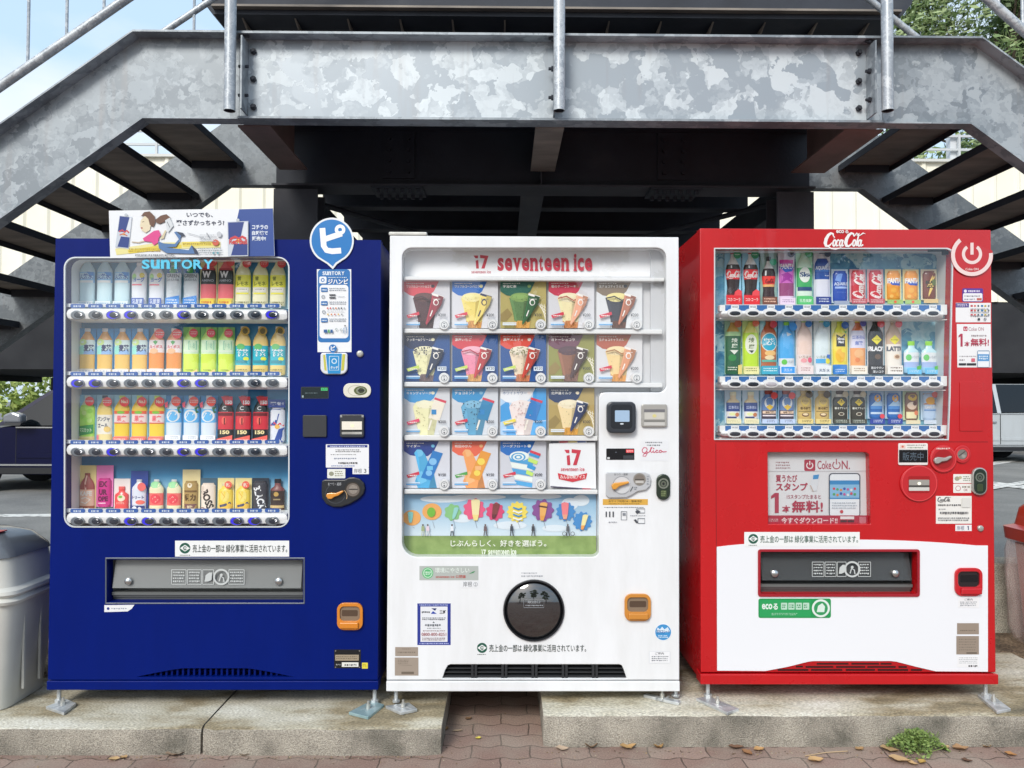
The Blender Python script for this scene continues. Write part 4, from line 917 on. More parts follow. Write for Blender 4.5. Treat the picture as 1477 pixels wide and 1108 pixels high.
b = MB(Y=-.0005); b.rect(522, 956, 530.5, 964.5, '#ead94a', 0, .0006); b.dashes(523.5, 958, 529, 962, 2, '#9a8a2a', 2); b.build('yellow_sticker', blue)
# payment card and balloon: a display hung on the machine
pay = thing('payment_sign', 'blue speech balloon sign above a white instruction card and tap reader', 'sign', (PX(482), -0.003, PZ(545)))
b = MB(Y=-.0005); b.poly([(457, 388.5), (506.5, 388.5), (507, 508), (458, 508)], '#f3f5f7', .0012); b.rect(458.5, 388.5, 505, 494, '#1d74bb', 5); b.rect(461, 411, 502.5, 488, '#f4f6f8', 5)
suntory(b, 465, 391.5, 497, 397, '#eef6fb', .03); b.rect(460.5, 399, 471, 409, '#f0f5fa', 2); b.ring(465.5, 404, 1.6, 2.8, '#1d74bb', n=14); b.dashes(473, 399.5, 500, 401, 1, '#dceaf6', 3, .8); b.text('ジハンピ', 473, 402.5, 502, 410, '#ffffff', .03)
for k, y in enumerate((418, 437.5, 462)): b.rect(463, y - 3, 472.5, y + 3, '#1d6fb4', 1); b.dashes(464, y - 1, 471.5, y + 1.2, 1, '#e6f0f8', 3, .8); b.dashes(475, y - 3, 499, y + 2.5, 2, '#8a95a2', 9 + k, .45)
for x, y in ((466, 428), (467, 450)): b.ring(x, y, 1.6, 2.6, '#9aa2ac', n=10)
b.rect(475, 424.5, 484, 426.5, '#3a3f48'); b.rect(475, 428.5, 484, 430.5, '#3a3f48'); b.dashes(487, 427, 498, 429, 1, '#a7afb8', 3, .4)
for i in range(7): b.rect(471.5 + i * 4, 443.5, 473.5 + i * 4, 445.6, ['#d65a4a', '#d9463f', '#8a8f96', '#d4763e', '#6b7078', '#2f3238', '#b0b4ba'][i])
for i in range(5): b.rect(472 + i * 5, 452.5, 474 + i * 5, 454.6, ['#d8b24a', '#e0853a', '#c9503f', '#e0b03a', '#8a8f96'][i])
b.dashes(472, 448, 496, 450, 1, '#a7afb8', 6, .4); b.rect(467, 475.5, 472, 480, '#245f9c'); b.rect(472.8, 475.5, 475.6, 480, '#5fae72'); b.rect(476.5, 475.5, 480, 480, '#245f9c'); b.ring(485, 475, 1, 1.8, '#9aa', n=10); b.ring(492, 476, 1.2, 2, '#9aa', n=10); b.line([(496, 481), (496, 473), (499.5, 473), (499.5, 481)], .9, '#3a7fb0'); b.ell(497.7, 470, 1.2, 1.2, '#777')
b.ell(480, 502.5, 5.6, 5.6, '#1d74bb'); b.poly([(476, 506), (484, 506), (480, 511)], '#1d74bb'); b.text('ピ', 477, 499, 483.4, 505.8, '#ffffff', .03)
b.build('instruction_card', pay)
b = MB(Y=-.006); pts = oval(478.5, 347, 31.8, 33, 40, 130, 410)
b.poly(pts + [(486, 381), (480, 388.5), (472, 381)], '#eef2f5', .0035); pts2 = oval(478.5, 347, 29.3, 30.3, 40, 128, 412)
b.poly(pts2 + [(484, 379), (480, 384.5), (473.5, 379)], pm('#1b7cc6', .3, coat=.3))
W_ = pm('#ffffff', .4)
b.line([(465, 329), (467, 355), (471, 361), (479, 362.5), (492, 361.5)], 8.2, W_); b.line([(466, 346), (478, 342), (493, 337)], 8, W_); b.ring(490.5, 331.5, 2.8, 7.6, W_); b.build('balloon', pay)
rd = MB(Y=-.012); rd.prism(rr(462, 509, 501, 540, 6, 5, (.6, .6, 1.6, 1.6)), -.012, -.0005, pm('#e6e9ee', .35)); ro = rd.build('tap_reader', pay, bevel=.004)
b = MB(Y=-.0125); b.poly([(466, 512), (469, 512), (471, 535), (468, 534)], '#cbc84a'); b.poly([(494, 511), (498, 511), (496, 534), (492, 535)], '#cbc84a'); b.poly([(470, 510), (493, 510), (491, 539), (473, 539)], pm('#2a93d2', .3)); b.line([(475, 514), (488.5, 514), (488.5, 534), (475, 534), (475, 514)], .9, '#d6eefa'); b.ring(482, 521, 2.6, 4, '#d6eefa', n=14); b.text('タッチ', 476.5, 528, 487.5, 532.5, '#e8f6fc', .03); b.build('reader_print', ro)
# feet
foot(blue, 84, 1012, [(66, 1019), (95, 1008), (110, 1014), (92, 1028)], 0.10); foot(blue, 540, 1016, [(503, 1027), (536, 1010), (554, 1016), (531, 1034)], 0.10, noisy('teal coated anchor', [(.3, '#7fa3a8'), (.7, '#b9ced0')], scale=20, rough=.4, metal=.4, bump=.05))

# ---------------------------------------------------------------- advert board on the blue machine
ad = MB(Y=-.02); ad.poly([(157, 304), (393.5, 300.5), (396, 369.5), (159, 372.5)], '#eef1f4', .004)
ad.poly([(341, 320), (345, 302), (393.5, 300.7), (395.7, 369.3), (357, 370), (341, 369.5)], '#1c4796')
for x, y, t_ in ((363.5, 324.5, 'コチラの'), (363.5, 333, '自販機で'), (363.5, 341, '販売中!')): ad.text(t_, x, y, x + (23 if t_[-1] != '!' else 20), y + 6.4, '#e8f0fa', .03)
ad.text('いつでも、', 269, 306.5, 307, 313.5, '#1d2a4a', .022); ad.text('翼さずかっちゃう?', 254, 317.5, 323.5, 325.5, '#1d2a4a', .022)
ad.poly([(166, 359), (230, 350), (318, 349), (318, 357), (232, 360), (168, 368)], '#ece39a'); ad.poly([(184, 361), (230, 354), (262, 353), (262, 358), (231, 361), (186, 366)], '#e6cf4a'); ad.poly([(262, 349), (316, 348), (317, 354), (264, 356)], '#e9d65e')
ad.dashes(186, 358, 232, 364, 2, '#b89a35', 5); ad.dashes(264, 350, 304, 354, 1, '#b89a35', 6, .6)
# first can, tilted
def can(b, pts, cw):
    (x0, y0), (x1, y1), (x2, y2), (x3, y3) = pts; L_ = lambda u, v: (x0 + (x1 - x0) * u + (x3 - x0) * v + (x0 - x1 + x2 - x3) * u * v, y0 + (y1 - y0) * u + (y3 - y0) * v + (y0 - y1 + y2 - y3) * u * v)
    b.poly([L_(-.04, 0), L_(1.04, 0), L_(1.04, 1), L_(-.04, 1)], '#c9d1dc'); b.poly([L_(0, .02), L_(.82, .02), L_(.62, .5), L_(0, .5)], '#1d3b86'); b.poly([L_(.84, .03), L_(1, .03), L_(1, .5), L_(.66, .5)], '#dfe4ec')
    b.poly([L_(.3, .64), L_(1, .64), L_(1, .97), L_(.12, .97)], '#1d3b86')
    b.line([L_(.1, .5), L_(.35, .44), L_(.55, .5), L_(.72, .44), L_(.92, .5)], cw, '#cf3a40'); b.ell(*L_(.5, .56), cw * 1.0, cw * .7, '#f0b74a'); b.line([L_(.18, .6), L_(.45, .55), L_(.8, .6)], cw * .6, '#cf5a40'); b.ell(*L_(.5, -.04), 2.4, 2.2, '#c3c9cf')
can(ad, ((173, 311), (190, 313), (185, 359), (167, 357)), 2.2)
# running figure drawn flat on the board
ad.line([(190, 349), (200, 350), (211, 347)], 1.4, '#c9b79a'); ad.poly([(203, 318), (208, 312), (216, 313), (218, 322), (216, 332), (210, 336), (204, 332), (202, 326)], '#e7d9b8'); ad.ell(204.5, 329, 1.5, 1.1, '#b5524a'); ad.line([(205, 320.5), (208, 319.5)], .7, '#5c4a3a')
ad.poly([(203, 312), (208, 306), (216, 305), (223, 312), (224, 321), (221, 328), (216, 324), (214, 316), (209, 311)], '#6a4632'); ad.poly([(224, 317), (232, 311), (240, 309), (246, 314), (241, 316), (237, 320), (230, 323), (225, 321)], '#6a4632'); ad.line([(221, 320), (218, 326)], 1.6, '#6a4632')
ad.poly([(206, 344), (212, 340), (222, 333), (229, 332), (232, 339), (229, 343), (228, 350), (222, 354), (218, 349), (208, 348)], '#e0458f'); ad.poly([(230, 345), (236, 344), (238, 338), (240, 333), (238, 332), (235, 338), (233, 341)], '#d9cba6'); ad.poly([(238, 318), (245, 314), (250, 326), (242, 336)], '#d8dde0'); ad.line([(241, 320), (245, 328)], 1.2, '#8a8f94')
ad.poly([(228, 348), (236, 351), (252, 352), (258, 345), (251, 335), (254, 334), (262, 337), (259, 348), (254, 356), (240, 357), (272, 361), (276, 354), (280, 359), (286, 366), (270, 366), (240, 365), (229, 358)], '#4f79ad'); ad.poly([(254, 334), (264, 336), (267, 340), (262, 341)], '#2f3b52'); ad.poly([(276, 353), (284, 361), (286, 367), (281, 366)], '#2f3b52')
ad.ell(311, 350, 4.8, 4.4, '#d2604a'); ad.line([(298, 336), (302, 343)], 1.4, '#8d9299'); ad.line([(270, 336), (285, 340), (296, 344)], .8, '#b5bac0'); ad.dashes(195, 366.5, 252, 369.5, 1, '#6b737c', 8, .7); ad.dashes(288, 338, 312, 350, 4, '#aab0b6', 9, .4); ad.dashes(286, 357, 320, 367, 3, '#9aa3a8', 3, .45); ad.ell(308, 365, 1.6, 1.8, '#6fa9b4'); ad.ell(314, 365, 1.6, 1.8, '#6fa9b4')
ad.ell(316, 338, 3.4, 4, '#c9cdd2')
can(ad, ((329, 320), (357, 319), (357, 369.6), (330, 370)), 3.6)
ad.text('Red Bull', 330.5, 345, 356.5, 352.5, '#cf3a40', .03)
tag(ad.build('advert_board'), 'long white advert board with drinks cans and a cartoon runner, on blue machine', 'sign')
KP[0] = 1.4
# ================================================================ samples in the blue machine
YS = 0.118
SB = F / (YS - CAM.y); bxs = [125.8 + 24.97 * i for i in range(12)]
GB = 'sample drinks in the blue machine'
def S1(idx, name, cat, dsc, pl, rown, yt, yb, hw, shape, bands, deco, card=None, dxo=0):
    row_of(bxs, idx, dsc, pl, 'blue', rown, lambda cx, lab: sample(name, lab, cat, GB, cx + dxo, yt, yb, hw, YS, shape, bands, deco, card), SB)
BT = 'sample_bottle'
S1([0, 1, 2], BT, 'sample bottle', 'clear water bottle', 'clear water bottles with blue labels', 'top', 372, 442, 11.2, 'pet', [('cap', 0, .06, '#cfe2ec'), ('bottle', .06, .3, '#b9dcea'), ('label', .3, .52, '#7db6dc'), ('bottle', .52, 1, '#cdeaf3')],
   [('r', -.8, .32, .8, .44, '#b8dcef'), ('t', '天然水', -.85, .33, .85, .45, '#1d57a0', .03), ('r', -.85, .47, .85, .52, '#eef5f6'), ('p', [(.1, .3), (.9, .3), (.9, .38), (.4, .36)], '#2f7cc0'), ('R', -.95, .9, .95, 1.0, '#e6f1f6'), ('D', -.8, .92, .8, .98, 1, '#6a93b4')])
S1([3, 4], BT, 'sample bottle', 'white yoghurt drink', 'white yoghurt water bottles', 'top', 379, 442, 11, 'pet', [('cap', 0, .07, '#e6e9ee'), ('bottle', .07, .24, '#d5dee6'), ('label', .24, .55, '#e9edf0'), ('bottle', .55, 1, '#dfe3ea')],
   [('e', .5, .3, .3, .06, '#d6c33c'), ('e', -.5, .33, .3, .07, '#9ccb7a'), ('t', 'ヨーグ', -.6, .34, .8, .45, '#2a5fae', .03), ('r', -.8, .5, .5, .53, '#d56a7c'), ('R', -.8, .82, .8, 1, '#2b4f9c'), ('T', '乳酸菌', -.65, .84, .65, .96, '#dfe8f6')])
S1([5, 6], BT, 'sample bottle', 'green topped white bottle', 'white bottles with green tops', 'top', 379, 442, 11, 'pet', [('cap', 0, .07, '#2e8a4a'), ('bottle', .07, .16, '#cfe4e4'), ('label', .16, .46, '#e6eef2'), ('bottle', .46, 1, '#e8f0f5')],
   [('r', -.95, .1, .95, .25, '#2465a6'), ('e', 0, .17, .6, .08, '#3f9a52'), ('t', 'GREEN', -.8, .27, .8, .35, '#5a6470', .02), ('t', 'DA·KA·RA', -.8, .37, .8, .43, '#8a929c', .02), ('P', [(-.9, .82), (.9, .76), (.9, 1), (-.9, 1)], '#3f7fc4'), ('D', -.7, .84, .7, .96, 2, '#dfeaf6')])
S1([7, 8], BT, 'sample bottle', 'red cider bottle', 'red bottles with black W labels', 'top', 372, 442, 11, 'slim', [('cap', 0, .06, '#d8c04a'), ('bottle', .06, .24, '#d86a74'), ('label', .24, .55, '#22242a'), ('bottle', .55, .84, '#dc6a72'), ('bottle', .84, 1, '#e2d37a')],
   [('r', -.9, .22, .9, .26, '#a8404a'), ('t', 'W', -.7, .28, .45, .42, '#f6f6f6', .05), ('t', 'AMINO', -.8, .45, .8, .5, '#8f939a', .03), ('R', -.9, .86, .9, 1, '#e6c94a'), ('D', -.7, .89, .7, .97, 1, '#b4532f'), ('C', .75, .1, 6, '#c94a50')], ('#d9d6a0', 12, 372))
S1([9, 10, 11], BT, 'sample bottle', 'pale lemonade bottle', 'pale lemonade bottles with yellow labels', 'top', 374, 442, 11.2, 'slim', [('cap', 0, .06, '#3c6a44'), ('bottle', .06, .34, '#dfdfb4'), ('label', .34, .60, '#dcd94a'), ('bottle', .60, 1, '#e4e1c0')],
   [('t', 'レモネ', -.7, .48, .75, .57, '#6f7420', .03), ('t', '昔', -.6, .37, -.1, .46, '#6f7420', .03), ('r', -.8, .61, .8, .70, '#efece2'), ('d', -.6, .63, .6, .67, 1, '#8a8a7a'), ('r', -.8, .72, .8, .75, '#dcd94a'), ('D', -.8, .9, .9, 1, 2, '#6f6a45'), ('C', .6, .1, 6.2, '#c9484a'), ('D', .2, .07, 1.0, .13, 2, '#f2d6d0')])
S1([0, 1, 2, 3], BT, 'sample bottle', 'barley tea bottle', 'amber barley tea bottles with pale labels', 'second', 474, 541, 11.2, 'pet', [('cap', 0, .07, '#dfe6ee'), ('bottle', .07, .25, '#c9975c'), ('label', .25, .56, '#cfe2e2'), ('bottle', .56, .86, '#e0b866'), ('bottle', .86, 1, '#e6d3b0')],
   [('e', -.4, .3, .5, .07, '#b8d08a'), ('p', [(-.95, .4), (-.3, .36), (0, .56), (-.95, .56)], '#86c8bc'), ('p', [(-.2, .5), (.95, .44), (.95, .56), (-.3, .56)], '#8fb4e0'), ('t', '麦茶', -.25, .35, .95, .5, '#26305c', .04), ('R', -1, .88, 1, 1, '#f0ebe6'), ('T', 'ミネラル!', -.8, .9, .8, .97, '#7c8fae')], ('#2f86c0', 12, 474))
S1([4, 5], BT, 'sample bottle', 'rooibos tea bottle', 'orange rooibos tea bottles with heart labels', 'second', 474, 541, 11.2, 'pet', [('cap', 0, .07, '#e6e0dc'), ('bottle', .07, .25, '#cf8a5c'), ('label', .25, .52, '#eadfe0'), ('bottle', .52, .86, '#d98a48'), ('bottle', .86, 1, '#eee0d4')],
   [('p', [(-.3, .29), (0, .26), (.3, .29), (0, .36)], '#4f9a5c'), ('t', 'ルイボス', -.75, .36, .85, .43, '#c25a6a', .03), ('e', -.2, .49, .55, .06, '#e6b890'), ('R', -1, .88, 1, 1, '#f1ece8'), ('T', 'ノンカフェイン', -.85, .9, .85, .96, '#c48a8a'), ('C', .55, .12, 7, '#cf4048'), ('D', .1, .07, 1.05, .17, 2, '#f6d8d4')])
S1([6, 7, 8], BT, 'sample bottle', 'green tea bottle', 'light green tea bottles', 'second', 472, 541, 11.2, 'pet', [('cap', 0, .06, '#9ac06a'), ('bottle', .06, .27, '#b4d47a'), ('label', .27, .56, '#cbe4c4'), ('bottle', .56, 1, '#b9cc4e')],
   [('l', [(-.15, .3), (.75, .3), (.75, .47), (-.15, .47), (-.15, .3)], 1.1, '#6fae96'), ('t', '伊右', 0, .33, .6, .45, '#8ab8a0', .02), ('r', -.9, .49, .9, .52, '#e2efdc'), ('D', -.5, .88, .5, .92, 1, '#7a7a3a'), ('P', [(.2, .95), (1, .88), (1, 1), (0, 1)], '#e6c486'), ('C', .45, .13, 6.2, '#c64a5c'), ('D', .1, .09, .85, .17, 2, '#f6dada')], ('#7cb870', 12, 472))
S1([9, 10, 11], BT, 'sample bottle', 'golden tea bottle', 'golden tea bottles with teal labels', 'second', 471, 541, 11, 'slim', [('cap', 0, .05, '#e6e2cc'), ('bottle', .05, .4, '#dcc077'), ('label', .4, .80, '#2c9fb0'), ('bottle', .8, 1, '#d9c27a')],
   [('e', -.2, .42, .55, .06, '#5aa864'), ('t', '特茶', -.75, .47, .8, .62, '#f2f8f8', .04), ('e', .5, .67, .35, .04, '#d8dc4a'), ('r', -.8, .70, .6, .76, '#33808e'), ('D', -.9, .87, .8, .97, 2, '#8a7a40'), ('C', .4, .1, 6.5, '#a98a3a'), ('E', .4, .1, .35, .06, '#5a5028')])
S1([0], BT, 'sample bottle', 'grape drink bottle with green grapes on its label', '', 'third', 571, 640, 11, 'pet', [('cap', 0, .06, '#e2e8e4'), ('bottle', .06, .2, '#cfe0c0'), ('label', .2, .85, '#9fce5c'), ('bottle', .85, 1, '#cdbf8a')],
   [('c', u, v, 3.4, c_) for u, v, c_ in ((-.5, .28, '#b8e07c'), (.1, .26, '#a4d468'), (.5, .32, '#86c04e'), (-.2, .36, '#c6e890'), (.3, .42, '#b0dc74'), (-.55, .44, '#8cc652'), (0, .5, '#9ad25e'), (.5, .52, '#bce684'), (-.4, .56, '#a8d86a'))] + [('p', [(-.95, .64), (.9, .6), (.9, .78), (-.95, .84)], '#3a8a4e'), ('t', 'マスカット', -.8, .67, .75, .76, '#dff0d0', .03), ('R', -.9, .9, .9, .98, '#bda85a'), ('C', .5, .12, 6.6, '#d04a4e'), ('D', 0, .09, 1, .15, 1, '#f6dcd8')], ('#7fb9d8', 12, 570))
S1([1], BT, 'sample bottle', 'ginger ale bottle with cream label', '', 'third', 571, 640, 11, 'slim', [('cap', 0, .06, '#2b3a56'), ('bottle', .06, .4, '#d3bd72'), ('label', .4, .8, '#e6e2d6'), ('bottle', .8, 1, '#e0cf96')],
   [('t', 'ジンジャ', -.8, .44, .8, .54, '#38465e', .03), ('t', 'エール', -.7, .58, .6, .67, '#38465e', .03), ('e', .5, .7, .4, .06, '#e0c27a'), ('C', .55, .13, 6.6, '#d04a4e'), ('D', 0, .09, 1, .17, 2, '#f6dcd8'), ('r', -.9, .82, -.55, .96, '#d8788a')], ('#8fc0da', 12, 570))
S1([2, 3, 4], BT, 'sample bottle', 'yellow juice bottle', 'yellow juice bottles', 'third', 571, 640, 11.2, 'pet', [('cap', 0, .07, '#b9d36a'), ('bottle', .07, .32, '#ecc94a'), ('label', .32, .58, '#f0dcd8'), ('bottle', .58, .84, '#eece48'), ('bottle', .84, 1, '#e8a08c')],
   [('r', -.95, .32, .95, .38, '#cf5a3c'), ('e', 0, .35, .5, .03, '#6fae3c'), ('t', '果実', -.5, .41, .7, .54, '#d2646e', .03), ('r', -.95, .56, .95, .58, '#c0414a'), ('R', -.9, .86, .9, .95, '#dd6a5c'), ('D', -.75, .88, .7, .93, 1, '#f8e0d8'), ('C', .5, .13, 7, '#c8383c'), ('T', 'No.1', .1, .09, .9, .16, '#f7e6c8', .04)], ('#86bcd6', 12, 570))
S1([5, 6, 7], BT, 'sample bottle', 'white soda bottle', 'white soda bottles with blue swirl labels', 'third', 571, 640, 11.2, 'pet', [('cap', 0, .06, '#e6edf4'), ('bottle', .06, .28, '#d8e4ee'), ('label', .28, .56, '#5aaade'), ('bottle', .56, 1, '#dce8f2')],
   [('e', 0, .42, .85, .13, '#eef4f8'), ('e', 0, .43, .6, .1, '#5fb0e2'), ('l', [(-.6, .46), (-.2, .36), (.3, .4), (.6, .34)], 1.6, '#ffffff'), ('p', [(.5, .25), (.95, .22), (.95, .36), (.7, .36)], '#2f6a4a'), ('R', -.9, .82, 1, 1, '#f1f3f6'), ('D', -.2, .84, .85, .9, 2, '#8a93a0'), ('T', 'すっきり', -.7, .92, .7, .98, '#3a5aa0'), ('C', .45, .12, 6.8, '#d4473c'), ('D', 0, .08, .95, .16, 2, '#f8dcd4'), ('P', [(-1, .16), (-.6, .12), (-.6, .24), (-.9, .25)], '#d8586c')], ('#3c86bc', 12, 571))
S1([8, 9, 10], BT, 'sample bottle', 'black and red cola bottle', 'black and red cola bottles', 'third', 571, 640, 11.2, 'slim', [('cap', 0, .05, '#8a2a32'), ('bottle', .05, .34, '#1f2a2c'), ('label', .34, .7, '#b8303c'), ('bottle', .7, 1, '#23272c')],
   [('t', 'C', -.35, .22, .15, .30, '#e6e8ea', .02), ('d', -.4, .32, .4, .335, 1, '#a8acb0'), ('r', -.9, .36, .9, .42, '#5e1c24'), ('e', -.1, .52, .3, .08, '#d05a50'), ('r', -.1, .46, .05, .6, '#4c161c'), ('t', '150', -.6, .72, .6, .80, '#e8d9a0', .05), ('P', [(-1, .9), (1, .82), (1, 1), (-1, 1)], '#d2594e'), ('D', -.85, .9, .85, .98, 2, '#f6e2d8'), ('P', [(-.5, .02), (1, .02), (1, .2), (.1, .2)], '#c03440'), ('T', '150', .1, .1, .95, .18, '#ffffff', .05)])
S1([11], 'sample_can', 'sample can', 'blue and silver energy drink can under a blue sign', '', 'third', 588, 640, 10.5, 'can', [('can', 0, 1, '#dbe1ea')],
   [('p', [(-.98, .05), (.5, .05), (-.1, .5), (-.98, .5)], '#24448c'), ('p', [(.25, .6), (.98, .55), (.98, .95), (-.4, .95)], '#24448c'), ('l', [(-.9, .5), (-.3, .42), (0, .5), (.4, .44), (.9, .5)], 2.2, '#c9414a'), ('e', .05, .53, .35, .06, '#e6b45a'), ('R', -1.15, -.22, 1.15, .0, '#1d3f88'), ('T', '翼を!', -.9, -.15, .9, -.06, '#eaf0f8', .03)])
S1([0], BT, 'sample bottle', 'brown and cream coffee bottle on a pale yellow card', '', 'bottom', 683, 738, 10.5, 'slim', [('cap', 0, .05, '#8a4a40'), ('bottle', .05, .42, '#96504a'), ('label', .42, .84, '#d7b096'), ('bottle', .84, 1, '#9a5a40')],
   [('l', [(0, .06), (-.1, .25), (0, .42)], 2.2, '#d8b4a4'), ('t', 'KAFE', -.8, .46, .8, .58, '#f4ece2', .05), ('l', [(-.6, .66), (0, .62), (.6, .68), (0, .78), (-.6, .74)], 1.4, '#f4ece2'), ('T', '豊かな', -.7, .88, .7, .96, '#f4ece2')], ('#dfcf8e', 12, 672))
S1([1], BT, 'sample bottle', 'magenta drink can with dark lettering on a pink card', '', 'bottom', 690, 731, 9.8, 'can', [('can', 0, 1, '#b8307c')],
   [('t', 'EX', -.6, .1, .6, .3, '#5c1440', .05), ('t', 'UR', -.6, .38, .6, .58, '#5c1440', .05), ('t', 'OPE', -.75, .62, .7, .8, '#5c1440', .05), ('r', -.7, .84, .4, .88, '#efc6da')], ('#d677b0', 12, 672))
S1([2], 'sample_bottle', 'sample bottle', 'small red tomato juice bottle on a white card', '', 'bottom', 702, 738, 9.8, 'short', [('cap', 0, .1, '#d8605c'), ('bottle', .1, 1, '#cf4a48')],
   [('e', .1, .45, .55, .13, '#e8dcc0'), ('e', .0, .4, .3, .05, '#6fa84a'), ('d', -.6, .6, .6, .7, 2, '#f0c8b8')], ('#efe6e2', 11.5, 691))
S1([3], BT, 'sample bottle', 'pale milky bottle on a dark blue card', '', 'bottom', 692, 738, 10.4, 'pet', [('cap', 0, .1, '#e8ecf2'), ('bottle', .1, .5, '#d6dce8'), ('label', .5, 1, '#dfe4ee')],
   [('t', 'トリート', -.8, .5, .8, .6, '#2a3a6c', .04), ('e', .3, .7, .6, .07, '#d86a5c'), ('R', -1, .8, 1, 1, '#1e2f66'), ('C', -.4, .88, 3, '#eef2f8'), ('C', .3, .9, 2.6, '#eef2f8'), ('C', .55, .22, 6, '#e06a66')], ('#23408a', 12.2, 680))
S1([4, 5], BT, 'sample bottle', 'peach drink bottle', 'cream peach drink bottles with red square labels', 'bottom', 692, 738, 10.4, 'pet', [('cap', 0, .08, '#e6ece8'), ('bottle', .08, .42, '#e3dcb8'), ('label', .42, .8, '#dd6a64'), ('bottle', .8, 1, '#e8dcb4')],
   [('e', -.1, .16, .7, .1, '#86c08a'), ('e', 0, .6, .7, .15, '#c8404a'), ('l', [(-.4, .6), (0, .52), (.4, .62), (0, .7)], 1.1, '#f2c0b0')])
S1([6], 'sample_can', 'sample can', 'tall brown and gold coffee can on a cream card', '', 'bottom', 694, 738, 9.8, 'can', [('can', 0, 1, '#9c8250')],
   [('c', -.05, .14, 3.4, '#e6dcc4'), ('r', -.9, .3, .9, .36, '#6a5230'), ('t', '微力', -.8, .42, .8, .64, '#4a3418', .05), ('r', -.9, .74, .9, .96, '#6b4a48'), ('t', '無糖', -.4, .78, .4, .9, '#d8c4a0')], ('#ddcf9c', 12.6, 678))
b_ = ('BOSS', '#241f1c')
S1([7], 'sample_can', 'sample can', 'pale coffee can with big slanted dark lettering', '', 'bottom', 697, 738, 10.2, 'can', [('can', 0, 1, '#e6d8ca')],
   [('t', 'BOSS', -1.35, .42, 1.35, .68, '#2c2624', .04, 70), ('e', -.7, .9, .4, .07, '#7c5048'), ('r', -.98, .1, -.6, .5, '#cbbcae')], ('#3c5a6c', 11.6, 690))
S1([8, 9], 'sample_can', 'sample can', 'yellow coffee can', 'yellow coffee cans with red badges', 'bottom', 697, 738, 10.2, 'tin', [('cap', 0, .1, '#d8cfa8'), ('can', .1, .7, '#e6c94e'), ('can', .7, 1, '#d8b04a')],
   [('e', 0, .45, .6, .2, '#f0dc7c'), ('l', [(-.5, .3), (0, .46), (-.3, .6), (.4, .55)], 1.2, '#c89a30'), ('l', [(-.7, .8), (0, .76), (.8, .68)], 3.4, '#40445c'), ('C', .5, .05, 5.2, '#d85a4a'), ('T', '新', .15, -.02, .85, .12, '#fbe9d8', .04)], ('#eadf9e', 11.8, 690))
S1([10], 'sample_can', 'sample can', 'black coffee can with big white slanted lettering', '', 'bottom', 694, 738, 10, 'can', [('can', 0, 1, '#34363e')], [('t', 'BLACK', -1.7, .42, 1.7, .66, '#e8eaec', .04, 74)], ('#23303e', 11.8, 690))
S1([11], BT, 'sample bottle', 'small dark coffee bottle with black cap', '', 'bottom', 691, 738, 10.2, 'short', [('cap', 0, .13, '#20242e'), ('bottle', .13, .36, '#6a3c3c'), ('label', .36, .78, '#332a28'), ('bottle', .78, 1, '#4c3026')],
   [('e', -.1, .46, .35, .07, '#a98a4a'), ('r', -.5, .6, .5, .64, '#8a7a5a'), ('r', -.95, .8, .95, .88, '#b8a070')])
KP[0] = 0.82
# ================================================================ WHITE ICE MACHINE
WX0, WX1 = PX(560, 0, 660), (PX(976, 0, 345) + PX(983, 0, 990)) / 2
WZ1 = PZ(341, 0, 768); WZ0 = PZ(997, 0, 768); wzd = PZ(981, 0, 768)
M_WBODY = pm('#f2f4f6', 0.25, coat=.4, k=.86, nz=.05)
ice = thing('vending_machine', 'white ice cream vending machine with a round black pick-up door', 'vending machine', ((WX0 + WX1) / 2, 0.35, 0.1), 'vending machines in a row')
cabinet(ice, WX0 + .004, WX1 - .004, WZ0 + .004, WZ1 - .003, 0.052, 0.74, M_WBODY)
def arc(cx, cy, r, a0, a1, n=6): return [(cx + r * math.cos(R(a0 + (a1 - a0) * i / n)), cy + r * math.sin(R(a0 + (a1 - a0) * i / n))) for i in range(n + 1)]
WWIN = arc(594, 371.5, 14, 180, 270) + arc(947, 371.5, 14, 270, 360) + arc(951, 556, 10, 0, 90) + arc(873, 575, 9, 270, 180)[0:7] + arc(855, 795, 8.5, 0, 90) + arc(602, 781.5, 22, 90, 180)
WVENT = [(638, 979), (642, 967), (646, 960), (650, 958.5), (893, 958.5), (897, 960), (900, 967), (904, 979)]
WDISC = oval(770, 880.5, 43.5, 43.5, 44)
b = MB(); b.prism([P2(WX0, WZ1), P2(WX1, WZ1), P2(WX1, wzd), P2(WX0, wzd)], 0, 0.05, M_WBODY, holes=[WWIN, WVENT, WDISC]); b.build('door', ice, bevel=0.003)
b = MB(); b.box(WX0 - .001, WX1 + .001, -0.004, 0.06, WZ0, wzd - 0.004, M_WBODY); b.build('plinth', ice, bevel=0.003)
p0, p1 = P(640, 956), P(902, 980); b = MB(); b.box(p0.x - .02, p1.x + .02, 0.047, 0.05, p1.z, p0.z, M_BLK)
for k in range(4): z = p1.z + .006 + k * .0145; b.box(p0.x - .005, p1.x + .005, 0.01 + .004 * k, 0.046, z, z + .006, M_BLK2)
for k in range(1, 6): x = p0.x + (p1.x - p0.x) * k / 6; b.box(x - .012, x - .002, 0.006, 0.046, p1.z + .003, p0.z - .004, M_BLK2); b.box(x + .002, x + .012, 0.006, 0.046, p1.z + .003, p0.z - .004, M_BLK2)
b.build('vent_grille', ice)
b = MB(); q0, q1 = P(560.5, 337.5), P(616, 341); b.box(q0.x, q1.x, 0.0, 0.06, WZ1 + .0005, WZ1 + .016, M_STEEL); b.build('hinge_cover', ice, bevel=.004)
WB = 0.075
recess('display_case', ice, WWIN, 0.05, WB, pm('#eef0f1', .4), pm('#e4e5e8', .4))
b = MB(Y=.06); b.rect(938.5, 359, 960.5, 565, pm('#d6d8dc', .4), 0, .014); b.build('side_post', ice)
